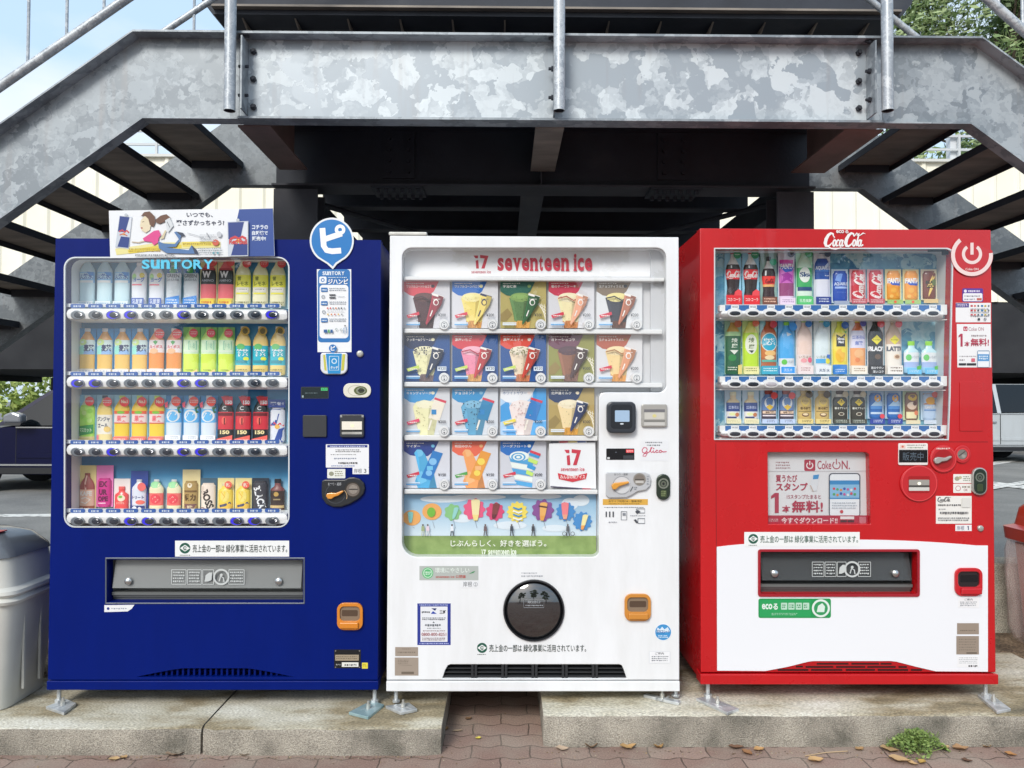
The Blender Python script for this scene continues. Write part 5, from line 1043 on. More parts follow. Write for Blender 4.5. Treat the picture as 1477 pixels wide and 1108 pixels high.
b = MB(); p0, p1 = P(582, 711.5, .03), P(860, 803, .03)
RAILS = [(399, 406, 958), (474, 482, 955), (551, 559, 955), (628, 636, 862), (706, 713, 862)]
for a, c_, e in RAILS:
    q0, q1 = P(583, a, .03), P(e, c_, .03); b = MB(); b.box(q0.x, q1.x, 0.028, 0.072, q1.z, q0.z, M_WHT); b.build('shelf_rail', ice, bevel=.003)
lamp(ice, 600, 935, 354.5, .052)
hd = MB(Y=.0745); hd.rect(584, 360, 938, 399, gradz('header sheet', [(0, '#f4f5f7'), (1, '#dedfe2')], PZ(399), PZ(360)))
logo17(hd, 683, 367.5, 704.5, 387.5, '#d23a52'); hd.text('seventeen ice', 680, 390, 708, 394.5, '#d4556a', .01); slab_word(hd, 'seventeen ice', 717, 366, 855, 391, '#d23a52', .035); hd.build('header_sheet', ice)
KP[0] = 1.15
def shade(h, f):
    return '#' + ''.join('%02x' % max(0, min(255, int(int(h[i:i + 2], 16) * f))) for i in (1, 3, 5))
# cards
def card(cx0, cy0, label, bg, head, htxt, scoop, cone, wrap, price, style='cup', hc='#f2efe8', extra=None, tagc='#c8344a', wacc='#e6e2dc', tag_=True, deckle=None):
    o = P(cx0 + 33, cy0 + 67.5, .06); t = thing('flavour_card', label, 'flavour card', o, 'ice cream flavour cards in the white machine')
    b = MB(Y=.0595); X = lambda u: cx0 + u * 66 / 460; V = lambda v: cy0 + v * 67.5 / 470
    q = lambda pts: [(X(u), V(v)) for u, v in pts]
    b.rect(cx0, cy0, cx0 + 66, cy0 + 67.5, bg, 0, .0015)
    if extra == 'rays':
        for k in range(6): b.line(q([(470 - 160 + k * 26, 190 + k * 8), (455, 260 + k * 34)]), .8, '#e9e4d2')
        b.poly(q([(0, 330), (70, 270), (120, 330), (60, 400), (0, 400)]), '#8d7a4a')
    if extra == 'sky': b.poly(q([(0, 180), (80, 120), (120, 300), (0, 340)]), '#3f94d0'); b.poly(q([(330, 0), (460, 0), (460, 320), (320, 330)]), '#3f94d0'); b.poly(q([(60, 380), (200, 360), (460, 330), (460, 470), (60, 470)]), '#5aa3d8')
    b.poly(q([(0, 0), (350, 0), (300, 100), (240, 150), (150, 155), (60, 140), (0, 100)]), head)
    b.text(htxt, X(25), V(34), X(25 + min(250, 34 * len(htxt))), V(64), hc, .02); b.dashes(X(25), V(15), X(200), V(24), 1, hc, 3, .8)
    b.ell(X(290), V(48), 2.6, 2.2, scoop[-1])
    if style == 'cup':
        b.poly(q([(88, 165), (130, 330), (145, 415), (295, 415), (330, 250), (340, 165)]), scoop[0]); b.ell(X(205), V(160), 15.5, 6.6, scoop[1])
        b.poly(q([(140, 395), (300, 395), (290, 469), (155, 469)]), cone)
        b.poly(q([(96, 180), (128, 185), (170, 405), (148, 405), (134, 330)]), shade(scoop[0], 1.12)); b.poly(q([(235, 200), (336, 178), (328, 250), (293, 408), (225, 408)]), shade(scoop[0], .84)); b.ell(X(190), V(154), 11, 3.4, shade(scoop[1], 1.08))
        rg = random.Random(len(label))
        for _ in range(46): u = rg.uniform(120, 300); v = rg.uniform(150, 400); b.ell(X(u), V(v), rg.uniform(.3, .9), rg.uniform(.25, .7), shade(scoop[0], rg.choice((.78, .9, 1.1, 1.18))), 6)
        for k in range(4): b.line(q([(148 + k * 38, 397), (158 + k * 38 - 22, 467)]), .45, shade(cone, .72)); b.line(q([(148 + k * 36, 397), (158 + k * 36 + 20, 467)]), .45, shade(cone, 1.2))
        for k, c_ in enumerate(scoop[2:]): b.line(q([(95 + 20 * k, 170 + 60 * k), (180, 150 + 70 * k), (250, 190 + 50 * k), (320, 170 + 60 * k)]), 1.8, c_)
        b.poly(q([(285, 118), (400, 150), (375, 235), (225, 440), (215, 420), (270, 200)]), wrap); b.poly(q([(285, 118), (400, 150), (396, 172), (280, 138)]), wacc)
        b.poly(q([(345, 140), (398, 156), (374, 236), (300, 345), (340, 240)]), shade(wrap, .78)); b.line(q([(292, 140), (275, 210), (226, 425)]), .8, shade(wrap, 1.35))
        b.dashes(X(292), V(172), X(372), V(184), 1, wacc, 4, .7); b.ell(X(320), V(210), 4.0, 4.6, wacc); b.ell(X(322), V(212), 2.7, 3.2, wrap); b.line(q([(285, 290), (262, 350)]), 1.6, wacc)
        if deckle:
            rg = random.Random(len(htxt))
            for _ in range(26): b.ell(X(rg.uniform(105, 275)), V(rg.uniform(125, 200 if deckle[0] == 't' else 360)), rg.uniform(.6, 1.5), rg.uniform(.5, 1.1), deckle[1:])
    elif style == 'stick':
        b.poly(q([(88, 190), (120, 140), (200, 118), (300, 135), (340, 200), (330, 330), (300, 470), (160, 470), (130, 380)]), scoop[0]); b.ell(X(210), V(165), 13, 5.6, scoop[1])
        b.poly(q([(96, 190), (125, 160), (150, 250), (170, 460), (150, 440)]), shade(scoop[0], 1.1)); b.poly(q([(250, 200), (335, 200), (326, 330), (298, 468), (235, 468)]), shade(scoop[0], .86))
        b.poly(q([(310, 95), (420, 130), (355, 330), (245, 300)]), wrap); b.poly(q([(310, 92), (425, 128), (418, 152), (302, 112)]), '#c8344a'); b.rect(X(275), V(215), X(325), V(265), '#2f7fb8' if deckle else '#1d4f8c'); b.line(q([(275, 320), (245, 420)]), 2.4, '#f0e9dc')
        if deckle:
            rg = random.Random(len(htxt) + 3)
            for _ in range(30): b.ell(X(rg.uniform(110, 300)), V(rg.uniform(130, 420)), rg.uniform(.5, 1.2), rg.uniform(.4, .9), deckle[1:])
    elif style == 'bar':
        b.poly(q([(100, 120), (130, 82), (175, 86), (210, 130), (240, 200), (300, 320), (330, 470), (140, 470), (110, 400), (150, 300), (130, 180)]), scoop[0]); b.ell(X(150), V(120), 6, 5.2, scoop[1]); b.poly(q([(110, 320), (180, 300), (230, 400), (150, 440)]), scoop[1])
        b.poly(q([(108, 122), (128, 96), (150, 180), (160, 330), (130, 400), (150, 300)]), shade(scoop[0], 1.15)); b.poly(q([(230, 215), (296, 330), (326, 468), (250, 468), (270, 380)]), shade(scoop[0], .8))
        b.poly(q([(290, 92), (390, 122), (275, 395), (170, 365)]), wrap); b.ell(X(290), V(205), 5.5, 5.0, wacc); b.rect(X(230), V(250), X(290), V(290), scoop[1]); b.ell(X(250), V(320), 4.6, 4.2, wacc)
    elif style == 'float':
        for k in range(5): b.poly(q([(85 + k * 14, 150 + k * 60), (330 - k * 2, 190 + k * 58), (325 - k * 2, 245 + k * 55), (100 + k * 16, 205 + k * 58)]), scoop[k % 2])
        b.ell(X(190), V(150), 14, 7, scoop[1]); b.ring(X(180), V(160), 3, 5.5, scoop[0], sy=.6); b.ring(X(180), V(160), 8, 10.5, scoop[0], sy=.6)
        for k in range(4): b.poly(q([(300 - k * 12, 100 + k * 62), (400 - k * 22, 140 + k * 60), (385 - k * 22, 175 + k * 60), (285 - k * 10, 140 + k * 62)]), ('#2f8fc8', '#b9d86a')[k % 2])
        b.poly(q([(300, 88), (405, 125), (400, 150), (296, 112)]), '#c8344a')
    if tag_: b.poly(q([(25, 340), (150, 305), (155, 335), (40, 370)]), tagc); b.dashes(X(45), V(335), X(140), V(350), 1, '#f3e6e0', 3, .8)
    b.rect(X(22), V(412), X(160), V(424), '#cfe0ee' if tag_ else '#dfe6ec'); b.rect(X(22), V(428), X(160), V(440), '#5f9fd0' if tag_ else '#cfdbe6')
    dk = bg.startswith('#1') or bg.startswith('#2')
    if dk: b.rect(X(335), V(318), X(425), V(362), '#dfe8f2')
    b.text('¥' + price, X(342), V(322), X(420), V(352), '#33373f', .012)
    b.build('printed_card', t)
    p = P(cx0 + 58, cy0 + 62.5, .03); n = 24; r = 7.6 / 352; b = MB(Y=.0165)
    rings = [[(p.x + r * k * math.cos(2 * math.pi * i / n), y, p.z + r * k * math.sin(2 * math.pi * i / n)) for i in range(n)] for k, y in ((1, .056), (1, .020), (.92, .017))]
    b.loft(rings, M_WHT, (False, True)); b.ring(cx0 + 58, cy0 + 62.5, 3.9, 4.6, '#6d737b', n=18); b.ell(cx0 + 58, cy0 + 64.3, 1.1, 1.3, '#4d525a', 10); b.dashes(cx0 + 56.6, cy0 + 59.8, cx0 + 59.6, cy0 + 61.2, 1, '#7d838b', 2, .7)
    return b
cards = []
GX = [582.8, 652.3, 721.8, 791.3, 860.5]
C_ = [
 (0, 406, 'chocolate waffle cone card with red heading, top left of the cards', '#c4c3c8', '#c8414e', 'ワッフルコーンショコラ', ('#4a2a30', '#5c3a38', '#3a2228'), '#3a2226', '#8e2a3a', '200', {}),
 (1, 406, 'yellow vanilla waffle cone card with bright blue heading', '#c9c9cd', '#1c5fae', 'ワッフルコーンバニラ', ('#e6d27a', '#efe3a4'), '#c08a4a', '#e8d27c', '200', dict(wacc='#3a3f60')),
 (2, 406, 'green tea ice card with dark green heading on gold', '#a89a5e', '#1f5a4c', '宇治抹茶', ('#5a7a4c', '#7c9a58'), '#cf9a4e', '#2f5a38', '300', dict(extra='rays', tag_=False)),
 (3, 406, 'cream swirl strawberry cheesecake card with crimson heading', '#c8c8cc', '#b8304c', '苺のチーズケーキ', ('#e8dcae', '#efe6c4', '#a8584c'), '#b8794a', '#e2a488', '200', {}),
 (4, 406, 'tiramisu ice card with brown heading, at the end of the top row', '#cfd1d3', '#776654', '生チョコティラミス', ('#3a3c48', '#e0d490', '#2c2c34'), '#5a3a30', '#a86a54', '200', {}),
 (0, 483, 'cookies and cream cone card on dark blue with navy heading', '#1c4a86', '#1d2f56', 'クッキー&クリーム', ('#e0dcae', '#e8e4c0'), '#6a5a5c', '#22304c', '320', dict(deckle='t#2c3148', tagc='#b9cf5c')),
 (1, 483, 'pink strawberry cone card on dark blue', '#1c4a86', '#c8404c', '濃厚いちご', ('#e08aa4', '#eab4c4', '#a83048'), '#c99a5c', '#a8343c', '320', dict(tagc='#b9cf5c')),
 (2, 483, 'beige caramel cone card on dark blue with orange red heading', '#1d4c8a', '#cf4a3c', '濃厚メルティ', ('#dccab0', '#e6dcc8'), '#b8704a', '#b03c30', '320', dict(tagc='#b9cf5c', deckle='t#7c7a4c')),
 (3, 483, 'dark chocolate gateau card on olive with crimson and purple heading', '#8a8a4c', '#6c4658', 'ガトーショコラ', ('#8a5f4c', '#54404a'), '#7a5a50', '#4c3a3c', '300', dict(extra='rays', tag_=False)),
 (4, 483, 'caramel cream card with rust brown heading, at end of its row', '#cdcdcf', '#a85a48', '生チョコキャラメル', ('#e2c890', '#ead8ac', '#9a6a40'), '#cf9450', '#d2906c', '200', {}),
 (0, 560, 'pale popping candy ice card with sky blue heading and pink star', '#c6c8cc', '#3a8cc4', 'キャンディソーダ', ('#dfdcb0', '#e6e2c4'), '', '#e0d8c8', '200', dict(style='stick', deckle='a#b8b48a', tagc='#d8486c')),
 (1, 560, 'blue mint chocolate ice card', '#c4c8ce', '#2a86bc', 'チョコミント', ('#5a98b8', '#7cb0cc'), '', '#2f7ca8', '200', dict(style='stick', deckle='a#28384c')),
 (2, 560, 'white sour yoghurt ice card with white heading on sky print', '#a8c4de', '#eceff3', 'ホワイトサワー', ('#e4d6d2', '#ece2de'), '', '#3a78b8', '200', dict(style='stick', hc='#7a8aa8', extra='sky', tagc='#e6d24a', tag_=True, deckle='a#c8a8a4')),
 (3, 560, 'milk ice cream cone card with navy heading on gold', '#a8935a', '#23355c', '北海道ミルク', ('#e4cfa0', '#efe2c4'), '#c8923c', '#26365c', '300', dict(extra='rays', tag_=False)),
 (0, 636.5, 'blue soda ice bar card with navy heading', '#c8cad2', '#1f3c84', 'サイダー', ('#4aa0cc', '#6cb8dc'), '', '#2474b8', '150', dict(style='bar', wacc='#7cb4dc')),
 (1, 636.5, 'orange ice bar card with coral heading', '#c8cad2', '#d8624a', '有田みかん', ('#e2985c', '#ecb47c'), '', '#d8923c', '150', dict(style='bar', wacc='#ecd25a', tagc='#4a9a4a')),
 (2, 636.5, 'blue and white striped soda float card', '#c2c4cc', '#1f68b4', 'ソーダフロート', ('#4a9acc', '#eaf0ea'), '', '#2f7cb4', '200', dict(style='float')),
]
for (i, y, lab, bgc, hd_, tx, sc_, cone, wr, pr, kw) in C_:
    b = card(GX[i], y, lab, bgc, hd_, tx, sc_, cone, wr, pr, **kw); b.build('selector_button', ice, smooth=40)
b = MB(Y=.045); x0, y0 = 794, 637; b.poly([(792, 640), (858.5, 637), (860, 705), (793, 702.5)], '#eef0f3', .0015)
for k in range(5): b.poly([(794 + k * 13, 636.8 - k * .1), (806 + k * 13, 636.8 - k * .1), (806 + k * 13, 638.6 - k * .1), (794 + k * 13, 638.8 - k * .1)], ['#23304c', '#c8344a', '#e6d27a', '#3a5a9c', '#2c2c40'][k])
b.line([(794, 702), (840, 705)], 1.6, '#3a3550'); b.line([(840, 705), (852, 705.4)], 1.6, '#a83044')
logo17(b, 814, 647.5, 838, 671, '#bd2f44'); b.text('seventeen ice', 809, 674, 843, 679.5, '#c4485a', .01)
b.poly([(804.5, 682.5), (826, 687), (847, 682.5), (845, 691), (826, 695.5), (806, 691)], '#c4303f'); b.text('みんなの駅アイス', 808, 685, 844, 691, '#f8ece8', .02)
tag(b.build('flavour_card'), 'white card with big red numeral, last of the bottom row of cards', 'flavour card', 'ice cream flavour cards in the white machine')
# banner picture
b = MB(Y=.068); bx = [(583, 713), (860, 713), (860, 803), (583, 803)]
b.poly([(583, 713), (860, 713), (860, 773), (583, 773)], gradz('banner sky', [(0, '#d3e4ee'), (.5, '#a9cbe2'), (1, '#7fb0d4')], PZ(774), PZ(713)), .001)
for cx, cy, rx, ry in ((640, 720, 34, 5), (690, 717, 40, 4), (780, 716, 30, 4), (666, 748, 14, 6), (822, 727, 12, 9), (838, 722, 12, 8), (736, 758, 24, 6), (800, 762, 18, 5)): b.ell(cx, cy, rx, ry, '#dbe6ee')
b.rect(583, 773, 860, 803.5, noisy('printed meadow', [(.3, '#75904f'), (.7, '#93aa66')], scale=20, rough=.5, bump=0))
def flower(cx, cy, r, c_, k=9):
    pts = []
    for i in range(k * 6): a = 2 * math.pi * i / (k * 6); q = r * (1 + .1 * math.cos(k * a)); pts.append((cx + q * math.cos(a), cy + q * math.sin(a)))
    b.poly(pts, c_)
def icecone(cx, cy, w_, h, c1, c2, tilt=0):
    t = lambda u, v: (cx + u * w_ - v * h * tilt, cy + v * h); b.poly([t(-.5, -.5), t(.5, -.5), t(.36, .2), t(-.36, .2)], c1); b.poly([t(-.36, .2), t(.36, .2), t(.2, .5), t(-.2, .5)], c2); b.ell(*t(0, -.5), w_ * .5, w_ * .22, c1)
for (fx, fy, fr, fc, k) in ((594, 747, 13, '#e0a25c', 0), (623, 738, 14, '#e0a25c', 0), (653, 739, 11.5, '#7fb87c', 7), (684, 735, 15, '#d8567c', 9), (714, 738, 12.5, '#cc4470', 9), (746, 738.5, 14, '#e4cf5a', 12), (783, 736, 15, '#7f4c8c', 9), (816, 738, 13, '#3f84c0', 11), (840, 752, 13, '#3f84c0', 11)):
    if k: flower(fx, fy, fr, fc, k)
    else: b.ell(fx, fy, fr, fr * .86, fc)
    b.line([(fx + 1, fy + fr), (fx + 4, 762)], .5, '#7a7f88')
icecone(592, 747, 8, 14, '#7cc0bc', '#7cc0bc'); b.ell(622, 739, 6, 7, '#6cae3c'); icecone(656, 741, 7, 15, '#8cc6c0', '#8cc6c0', .3); icecone(686, 737, 13, 28, '#e8dca8', '#e2cf84'); icecone(714, 738, 10, 20, '#7a3a3c', '#5c2a30', .2)
for i in range(4): b.line([(740, 732 + i * 5), (748, 735 + i * 5), (753, 733 + i * 5)], 2.2, ('#2f86c0', '#eef2f4')[i % 2])
icecone(783, 739, 11, 24, '#dca65c', '#d89848', .1); b.line([(777, 730), (789, 732)], 2.2, '#4a2c2c'); icecone(815, 738, 11, 22, '#e07a80', '#dc9a7c'); icecone(842, 754, 8, 20, '#e8dca0', '#e0984c', .25)
for (hx, c1, c2) in ((610, '#9aa87c', '#b8bfae'), (617, '#d8c4d0', '#c8c8cc'), (652, '#dfe4ea', '#2c3440'), (700, '#6a5a5c', '#3a3436'), (738, '#3a4450', '#2a3440'), (769, '#3a3d44', '#26292e'), (819, '#55585e', '#3c4046')):
    b.ell(hx, 757.5, 1.3, 1.5, '#5a4a44'); b.poly([(hx - 2, 759), (hx + 2, 759), (hx + 2.4, 766), (hx - 2.4, 766)], c1); b.line([(hx - 1, 766), (hx - 2, 773)], 1.3, c2); b.line([(hx + 1, 766), (hx + 2.6, 773)], 1.3, c2)
b.ring(814, 770, 2.4, 3.1, '#3c4046', n=14); b.ring(826, 770, 2.4, 3.1, '#3c4046', n=14)
b.text('じぶんらしく、好きを選ぼう。', 650, 779, 788, 788.5, '#f2f4ea', .014); logo17(b, 694, 792.5, 701, 799.5, '#e9eee0'); slab_word(b, 'seventeen ice', 704, 791.5, 745, 800, '#e9eee0', .02); b.build('picture_banner', ice)
b = MB(); p = [P(x, y) for x, y in grow(WWIN, -.6)]; b.f([(v.x, .012, v.z) for v in p], M_GLASS); b.build('window_glass', ice)
KP[0] = 0.82
# control panel
rd = bevbox(ice, 'card_reader', rr(875.5, 579.5, 917.5, 625, 8), -.03, -.0005, pm('#30353d', .4), .006)
b = MB(Y=-.0305); b.rect(881, 584, 912, 618.5, pm('#20252c', .25), 5); b.rect(887, 592, 908, 608.5, pm('#8fa6bd', .2, emit=.35), 1); b.rect(894.5, 610.5, 899.5, 612.5, '#dfe8ee', 1); b.build('screen', rd)
bl = bevbox(ice, 'bill_slot', rr(925.5, 583, 962.5, 616, 3), -.012, -.0005, pm('#b9b7b1', .35, .3), .003)
b = MB(Y=-.0125); b.rect(929, 590.5, 959, 594.5, '#77767a'); b.rect(929.5, 595, 958.5, 605, pm('#d2cfc6', .3)); b.ell(944, 600, 3, 2.5, '#ded390'); b.rect(929, 606, 959, 608.5, '#85847f'); b.rect(929, 609, 959, 614, pm('#cfcdc8', .3)); b.build('bill_mouth', bl)
b = MB(Y=-.0005); b.rect(874.5, 647, 915, 663.5, pm('#16181c', .2), 1, .002); b.rect(903, 648.5, 914, 653, pm('#c8343c', .4, emit=.5)); b.text('販売中', 904, 649, 913, 652.6, '#f6dcd8'); b.rect(899, 657, 914, 662, '#3a3e44'); b.rect(876, 659.5, 879.5, 662.5, '#d8dadc'); b.ell(888.5, 652.5, 1.2, .8, '#5a6068'); b.build('display', ice)
b = MB(Y=-.0005); b.rect(924, 635, 964, 665, '#eceef1', 0, .0005); b.dashes(931, 637, 955, 639.5, 1, '#6a7078', 3, .7); b.dashes(933, 641, 953, 643.5, 1, '#6a7078', 4, .7); glico(b, 925, 645, 961.5, 658.5, '#cf3560'); b.build('brand_sticker', ice)
cmw = bevbox(ice, 'coin_panel', [(874, 683), (876, 681.5), (931, 681.5), (937, 684), (939.5, 692), (938, 701), (932, 707), (920, 709), (912, 714), (904, 718), (878, 718.5), (874, 715)], -.012, -.0005, pm('#c3c5c8', .4), .004)
b = MB(Y=-.0125); b.text('おつり・返却', 886, 682.6, 905.5, 686, '#5d626a', .01); b.ring(897, 700, 12.4, 13.2, '#9a9da3', 40, 320); b.ell(897, 700, 12, 12, pm('#d8dadd', .35)); b.ring(922.5, 691.5, 7, 9, pm('#a9a49c', .3, .5)); b.ell(922.5, 691.5, 7, 7, pm('#9c938a', .3, .5)); b.rect(916, 691, 929, 692.4, '#4c4844'); b.rect(916.5, 693.4, 928.5, 697, '#c9c6c0'); b.line([(913, 702), (909, 709)], 1.2, '#555a62'); b.dashes(915, 702, 919, 707, 2, '#7b8088', 3, .6); b.dashes(933, 686, 937, 700, 4, '#8b9098', 4, .4); b.build('coin_slot', cmw)
b = MB(); b.prism([(882, 701), (885, 697), (890, 696.5), (907, 694.5), (908, 697), (893, 702), (889, 706), (884, 706.5)], -.028, -.013, pm('#e4a040', .3, coat=.3)); b.build('return_lever', cmw, bevel=.003)
lkw = bevbox(ice, 'lock_plate', rr(947, 684, 967, 721.5, 9.8), -.012, -.0005, pm('#39453a', .25, .4), .004)
b = MB(Y=-.0125); b.ring(957, 697.5, 5.4, 7.6, pm('#a9b0a2', .25, .7)); b.ell(957, 698, 4, 4.2, pm('#8c9484', .25, .7)); b.ell(957, 698, 1.6, 2, M_BLK); b.rect(953, 707, 961.5, 717, pm('#5d6a4a', .3, .5), 2); b.dashes(954, 708, 960, 716, 3, '#8c9a6c', 4); b.build('lock', lkw)
b = MB(Y=-.0005); b.rect(869.5, 720, 934.5, 728.5, '#e2b04c', 0, .0005); b.text('おサイフ利用OK・整備済機', 878, 721.5, 926, 724.8, '#4a3c1c', .01); b.dashes(878, 726, 924, 727.6, 1, '#7a6428', 3, .6)
b.dashes(871.5, 731, 930, 733, 1, '#7b8088', 4, .6)
for k in range(3): b.rect(873.5 + k * 5, 738, 875.5 + k * 5, 746, '#4a4e56')
b.line([(896, 738), (904, 738), (904, 750), (896, 750), (896, 738)], 1, '#7b8088'); b.rect(898, 740, 902.5, 744, '#8b9098'); b.line([(918, 734), (930, 734), (930, 740), (918, 740), (918, 734)], 1, '#7b8088'); b.poly([(916, 738), (920, 735.5), (924, 738), (919, 742)], '#4a4e56'); b.line([(920, 748), (930, 748), (930, 755), (920, 755), (920, 748)], 1, '#7b8088'); b.poly([(914, 750), (917, 749), (921, 754), (918, 755)], '#4a4e56'); b.dashes(909, 743, 931, 745, 1, '#8b9098', 3, .5); b.dashes(878, 752, 890, 755, 1, '#9a9ea6', 6, .5); b.build('payment_guide', ice)
# lower front
b = MB(Y=-.0005); b.rect(605, 816.5, 690, 837, '#b9bfba', 0, .0005); b.ell(617, 826.7, 8, 8, '#5fbf7a'); b.ring(617, 826.7, 5.6, 6.6, '#d8f0de'); b.dashes(612.5, 824, 621.5, 829.5, 2, '#e2f4e6', 3, .7); b.text('環境にやさしい', 627.5, 818.8, 677, 826.4, '#eaf4ec', .012); b.text('seventeen ice 公園編', 628.5, 829.4, 671.5, 834, '#c4574f', .012); b.poly([(676, 828), (682, 824.5), (685.5, 823.5), (683, 826.5)], '#4f9a66'); b.build('eco_sticker', ice)
b = MB(Y=-.0005); b.rect(664, 837.5, 691, 848, '#eef0f2', 0, .0004); b.text('岸根', 668, 839, 681, 846.5, '#4a4f58'); b.ring(686, 843, 2.6, 3.1, '#8b9098', n=14); b.text('2', 684.9, 841.3, 687, 844.8, '#6b7078'); b.build('location_tag', ice)
b = MB(Y=-.0005); b.rect(602, 870.5, 650, 930.5, '#2a3a96', 0, .0005); b.rect(606.5, 875, 645.5, 926, '#eef0f4')
for k, q in enumerate(((605, 871.6, 647, 873.8), (605, 927.2, 647, 929.4))): b.dashes(*q, 1, '#b9c4ea', 3 + k, .7)
b.poly([(622, 877.5), (630, 877.5), (627.5, 881)], '#23306c'); b.poly([(621.5, 885.5), (630, 885.5), (624.5, 881.5)], '#2a4ab0'); b.text('三虹', 634, 880, 643.5, 885.4, '#2a2f3c', .02); b.dashes(608.5, 881.5, 620, 884, 1, '#2a2f3c', 8, .9)
b.dashes(609, 890.5, 643, 895, 2, '#3d424c', 9, .55); b.poly([(624, 898.5), (627, 898.5), (625.5, 896.4)], '#2a2f3c'); b.dashes(613, 899.8, 637, 903.2, 1, '#6b7078', 4, .9); b.dashes(616, 905.5, 636, 907, 1, '#7b8088', 5, .6); b.dashes(610, 909, 642, 911, 1, '#9a7a7a', 6, .6); b.text('0800-800-8251', 608, 912.8, 643.5, 917.3, '#a8464c', .0); b.dashes(609, 919.5, 643, 924.5, 2, '#8a6a6c', 7, .5); b.build('service_notice', ice)
b = MB(Y=-.0005)
for q in ((570, 933.5, 603, 946.5), (569.5, 948.5, 603.5, 974.5)): b.rect(*q, pm('#b0a294', .4, .2), 0, .0006)
b.dashes(580, 935.5, 592, 937, 1, '#6f6458', 3); b.dashes(573.5, 939.5, 599, 943, 1, '#857a6c', 4, .5); b.dashes(574, 951.5, 590, 958, 3, '#857a6c', 5, .4); b.rect(579, 969, 597, 972.4, '#75695c'); b.line([(575, 959), (594, 960)], .6, '#958a7c'); b.build('rating_plate', ice)
b = MB(Y=-.0005); notice(b, 682, 924.5, 848, 946); b.build('greening_print', ice)
b = MB(Y=-.0005); b.dashes(752, 825.5, 775, 828, 1, '#a9adb4', 4, .7); b.dashes(752, 829.5, 783, 832.5, 1, '#a9adb4', 5, .7); b.build('pickup_print', ice)
M_DISC = pm('#1c1d20', 0.04, coat=1.0); M_DISC.node_tree.nodes['Principled BSDF'].inputs['Coat IOR'].default_value = 2.0; M_DISC.node_tree.nodes['Principled BSDF'].inputs['Coat Roughness'].default_value = 0.02
b = MB(); p = P(770, 880.5); n = 48; r = 43.5 / 355
ringz = lambda k, y: [(p.x + r * k * math.cos(2 * math.pi * i / n), y, p.z + r * k * math.sin(2 * math.pi * i / n)) for i in range(n)]
b.loft([ringz(.955, .03), ringz(.955, .004), ringz(.85, -.004), ringz(.6, -.014), ringz(.35, -.020), ringz(.1, -.0225)], M_DISC, (False, True)); pd = b.build('pickup_door', ice, smooth=60)
b = MB(); b.loft([ringz(1.015, -.0008), ringz(1.0, -.008), ringz(.96, -.008), ringz(.957, .02)], pm('#2a2c30', .3), (False, False)); b.build('rim', pd, smooth=40)
b = MB(Y=-.023); b.line([(755.5, 864.5), (784.5, 864.5), (784.5, 876.5), (755.5, 876.5), (755.5, 864.5)], .8, '#8d9196'); b.text('取出口', 761, 866.3, 779, 870.4, '#b0b4b8', .01); b.dashes(758, 872, 783, 875, 1, '#9da1a6', 4, .6); b.build('door_print', pd)
coin_return(ice, 901, 857, 939, 896, '#d68f3c')
b = MB(Y=-.0005); b.ell(956.5, 912, 12.2, 12.2, '#eef3f6', 32, .0005); b.ell(956.5, 912, 11.4, 11.4, '#3f97d4', 32)
b.poly([(947, 911), (948.5, 905), (952, 908), (955, 904), (958.5, 908), (963, 904.5), (966, 910), (966, 912), (947, 912)], '#dfeefa'); b.text('ガラスシート', 947, 908.5, 966, 914, '#1c4f96', .03); b.dashes(949.5, 916, 963.5, 920.5, 2, '#d9ecf8', 5, .6); b.build('round_sticker', ice)
b = MB(Y=-.0005); b.rect(936, 939.5, 967, 957, '#dfe2e6', 1, .0005); b.rect(937, 940.3, 966, 956.2, '#f4f5f7'); b.text('ご案内', 945, 941, 957.5, 944.4, '#4a4f58', .02); b.dashes(940, 946, 964, 954.5, 3, '#7b8088', 5, .5); b.build('notice_sticker', ice)
foot(ice, 571, 1015, [(556, 1018), (578, 1027.5), (602, 1022.5), (590, 1013)], 0.10); foot(ice, 975, 1003, [(928, 1002), (932, 1000), (982, 1010), (979, 1014)], 0.122)
# ================================================================ RED MACHINE
RX0, RX1 = (PX(1006.5, 0, 335) + PX(1014, 0, 985)) / 2, (PX(1429, 0, 335) + PX(1437, 0, 985)) / 2
RZ1 = PZ(330.5, 0, 1218); RZ0 = PZ(986, 0, 1225); rzd = PZ(970, 0, 1225)
M_RED = pm('#d2161e', 0.28, coat=.35, k=.76, nz=.05); M_REDT = pm('#c8242c', .3, coat=.3)
red = thing('vending_machine', 'red drinks vending machine with a white lower front panel', 'vending machine', ((RX0 + RX1) / 2, 0.35, 0.122), 'vending machines in a row')
cabinet(red, RX0 + .004, RX1 - .004, RZ0 + .004, RZ1 - .003, 0.052, 0.74, M_RED)
RWIN = [(1031, 358.5), (1366, 358.5), (1372, 361), (1374, 366), (1373, 420), (1371, 500), (1370, 570), (1367.5, 634), (1031, 633.5)]
RPOS = [(1107.5, 652.5), (1249, 652.5), (1254, 656), (1256, 756), (1108.5, 756)]
RSLOT = rr(1096.5, 796, 1324, 857.5, 2)
b = MB(); b.prism([P2(RX0, RZ1), P2(RX1, RZ1), P2(RX1, rzd), P2(RX0, rzd)], 0, 0.05, M_RED, holes=[RWIN, RPOS, RSLOT]); b.build('door', red, bevel=0.003)
b = MB(); b.box(RX0 - .004, RX1 + .003, -0.012, 0.06, RZ0, rzd - 0.004, M_RED); b.build('plinth', red, bevel=0.003)
# moulded seams of the door
M_SEAM = pm('#8e1016', .4)
b = MB(Y=-.0003); b.line([(1032.5, 640), (1034.5, 966)], 1.0, M_SEAM); b.line([(1031, 637), (1425, 637.5)], 1.0, M_SEAM); b.build('seam', red)
b = MB(); b.prism(rr(1384.5, 550.5, 1418.5, 622, 2), -.003, -.0004, M_RED); b.build('service_hatch', red, bevel=.0012)
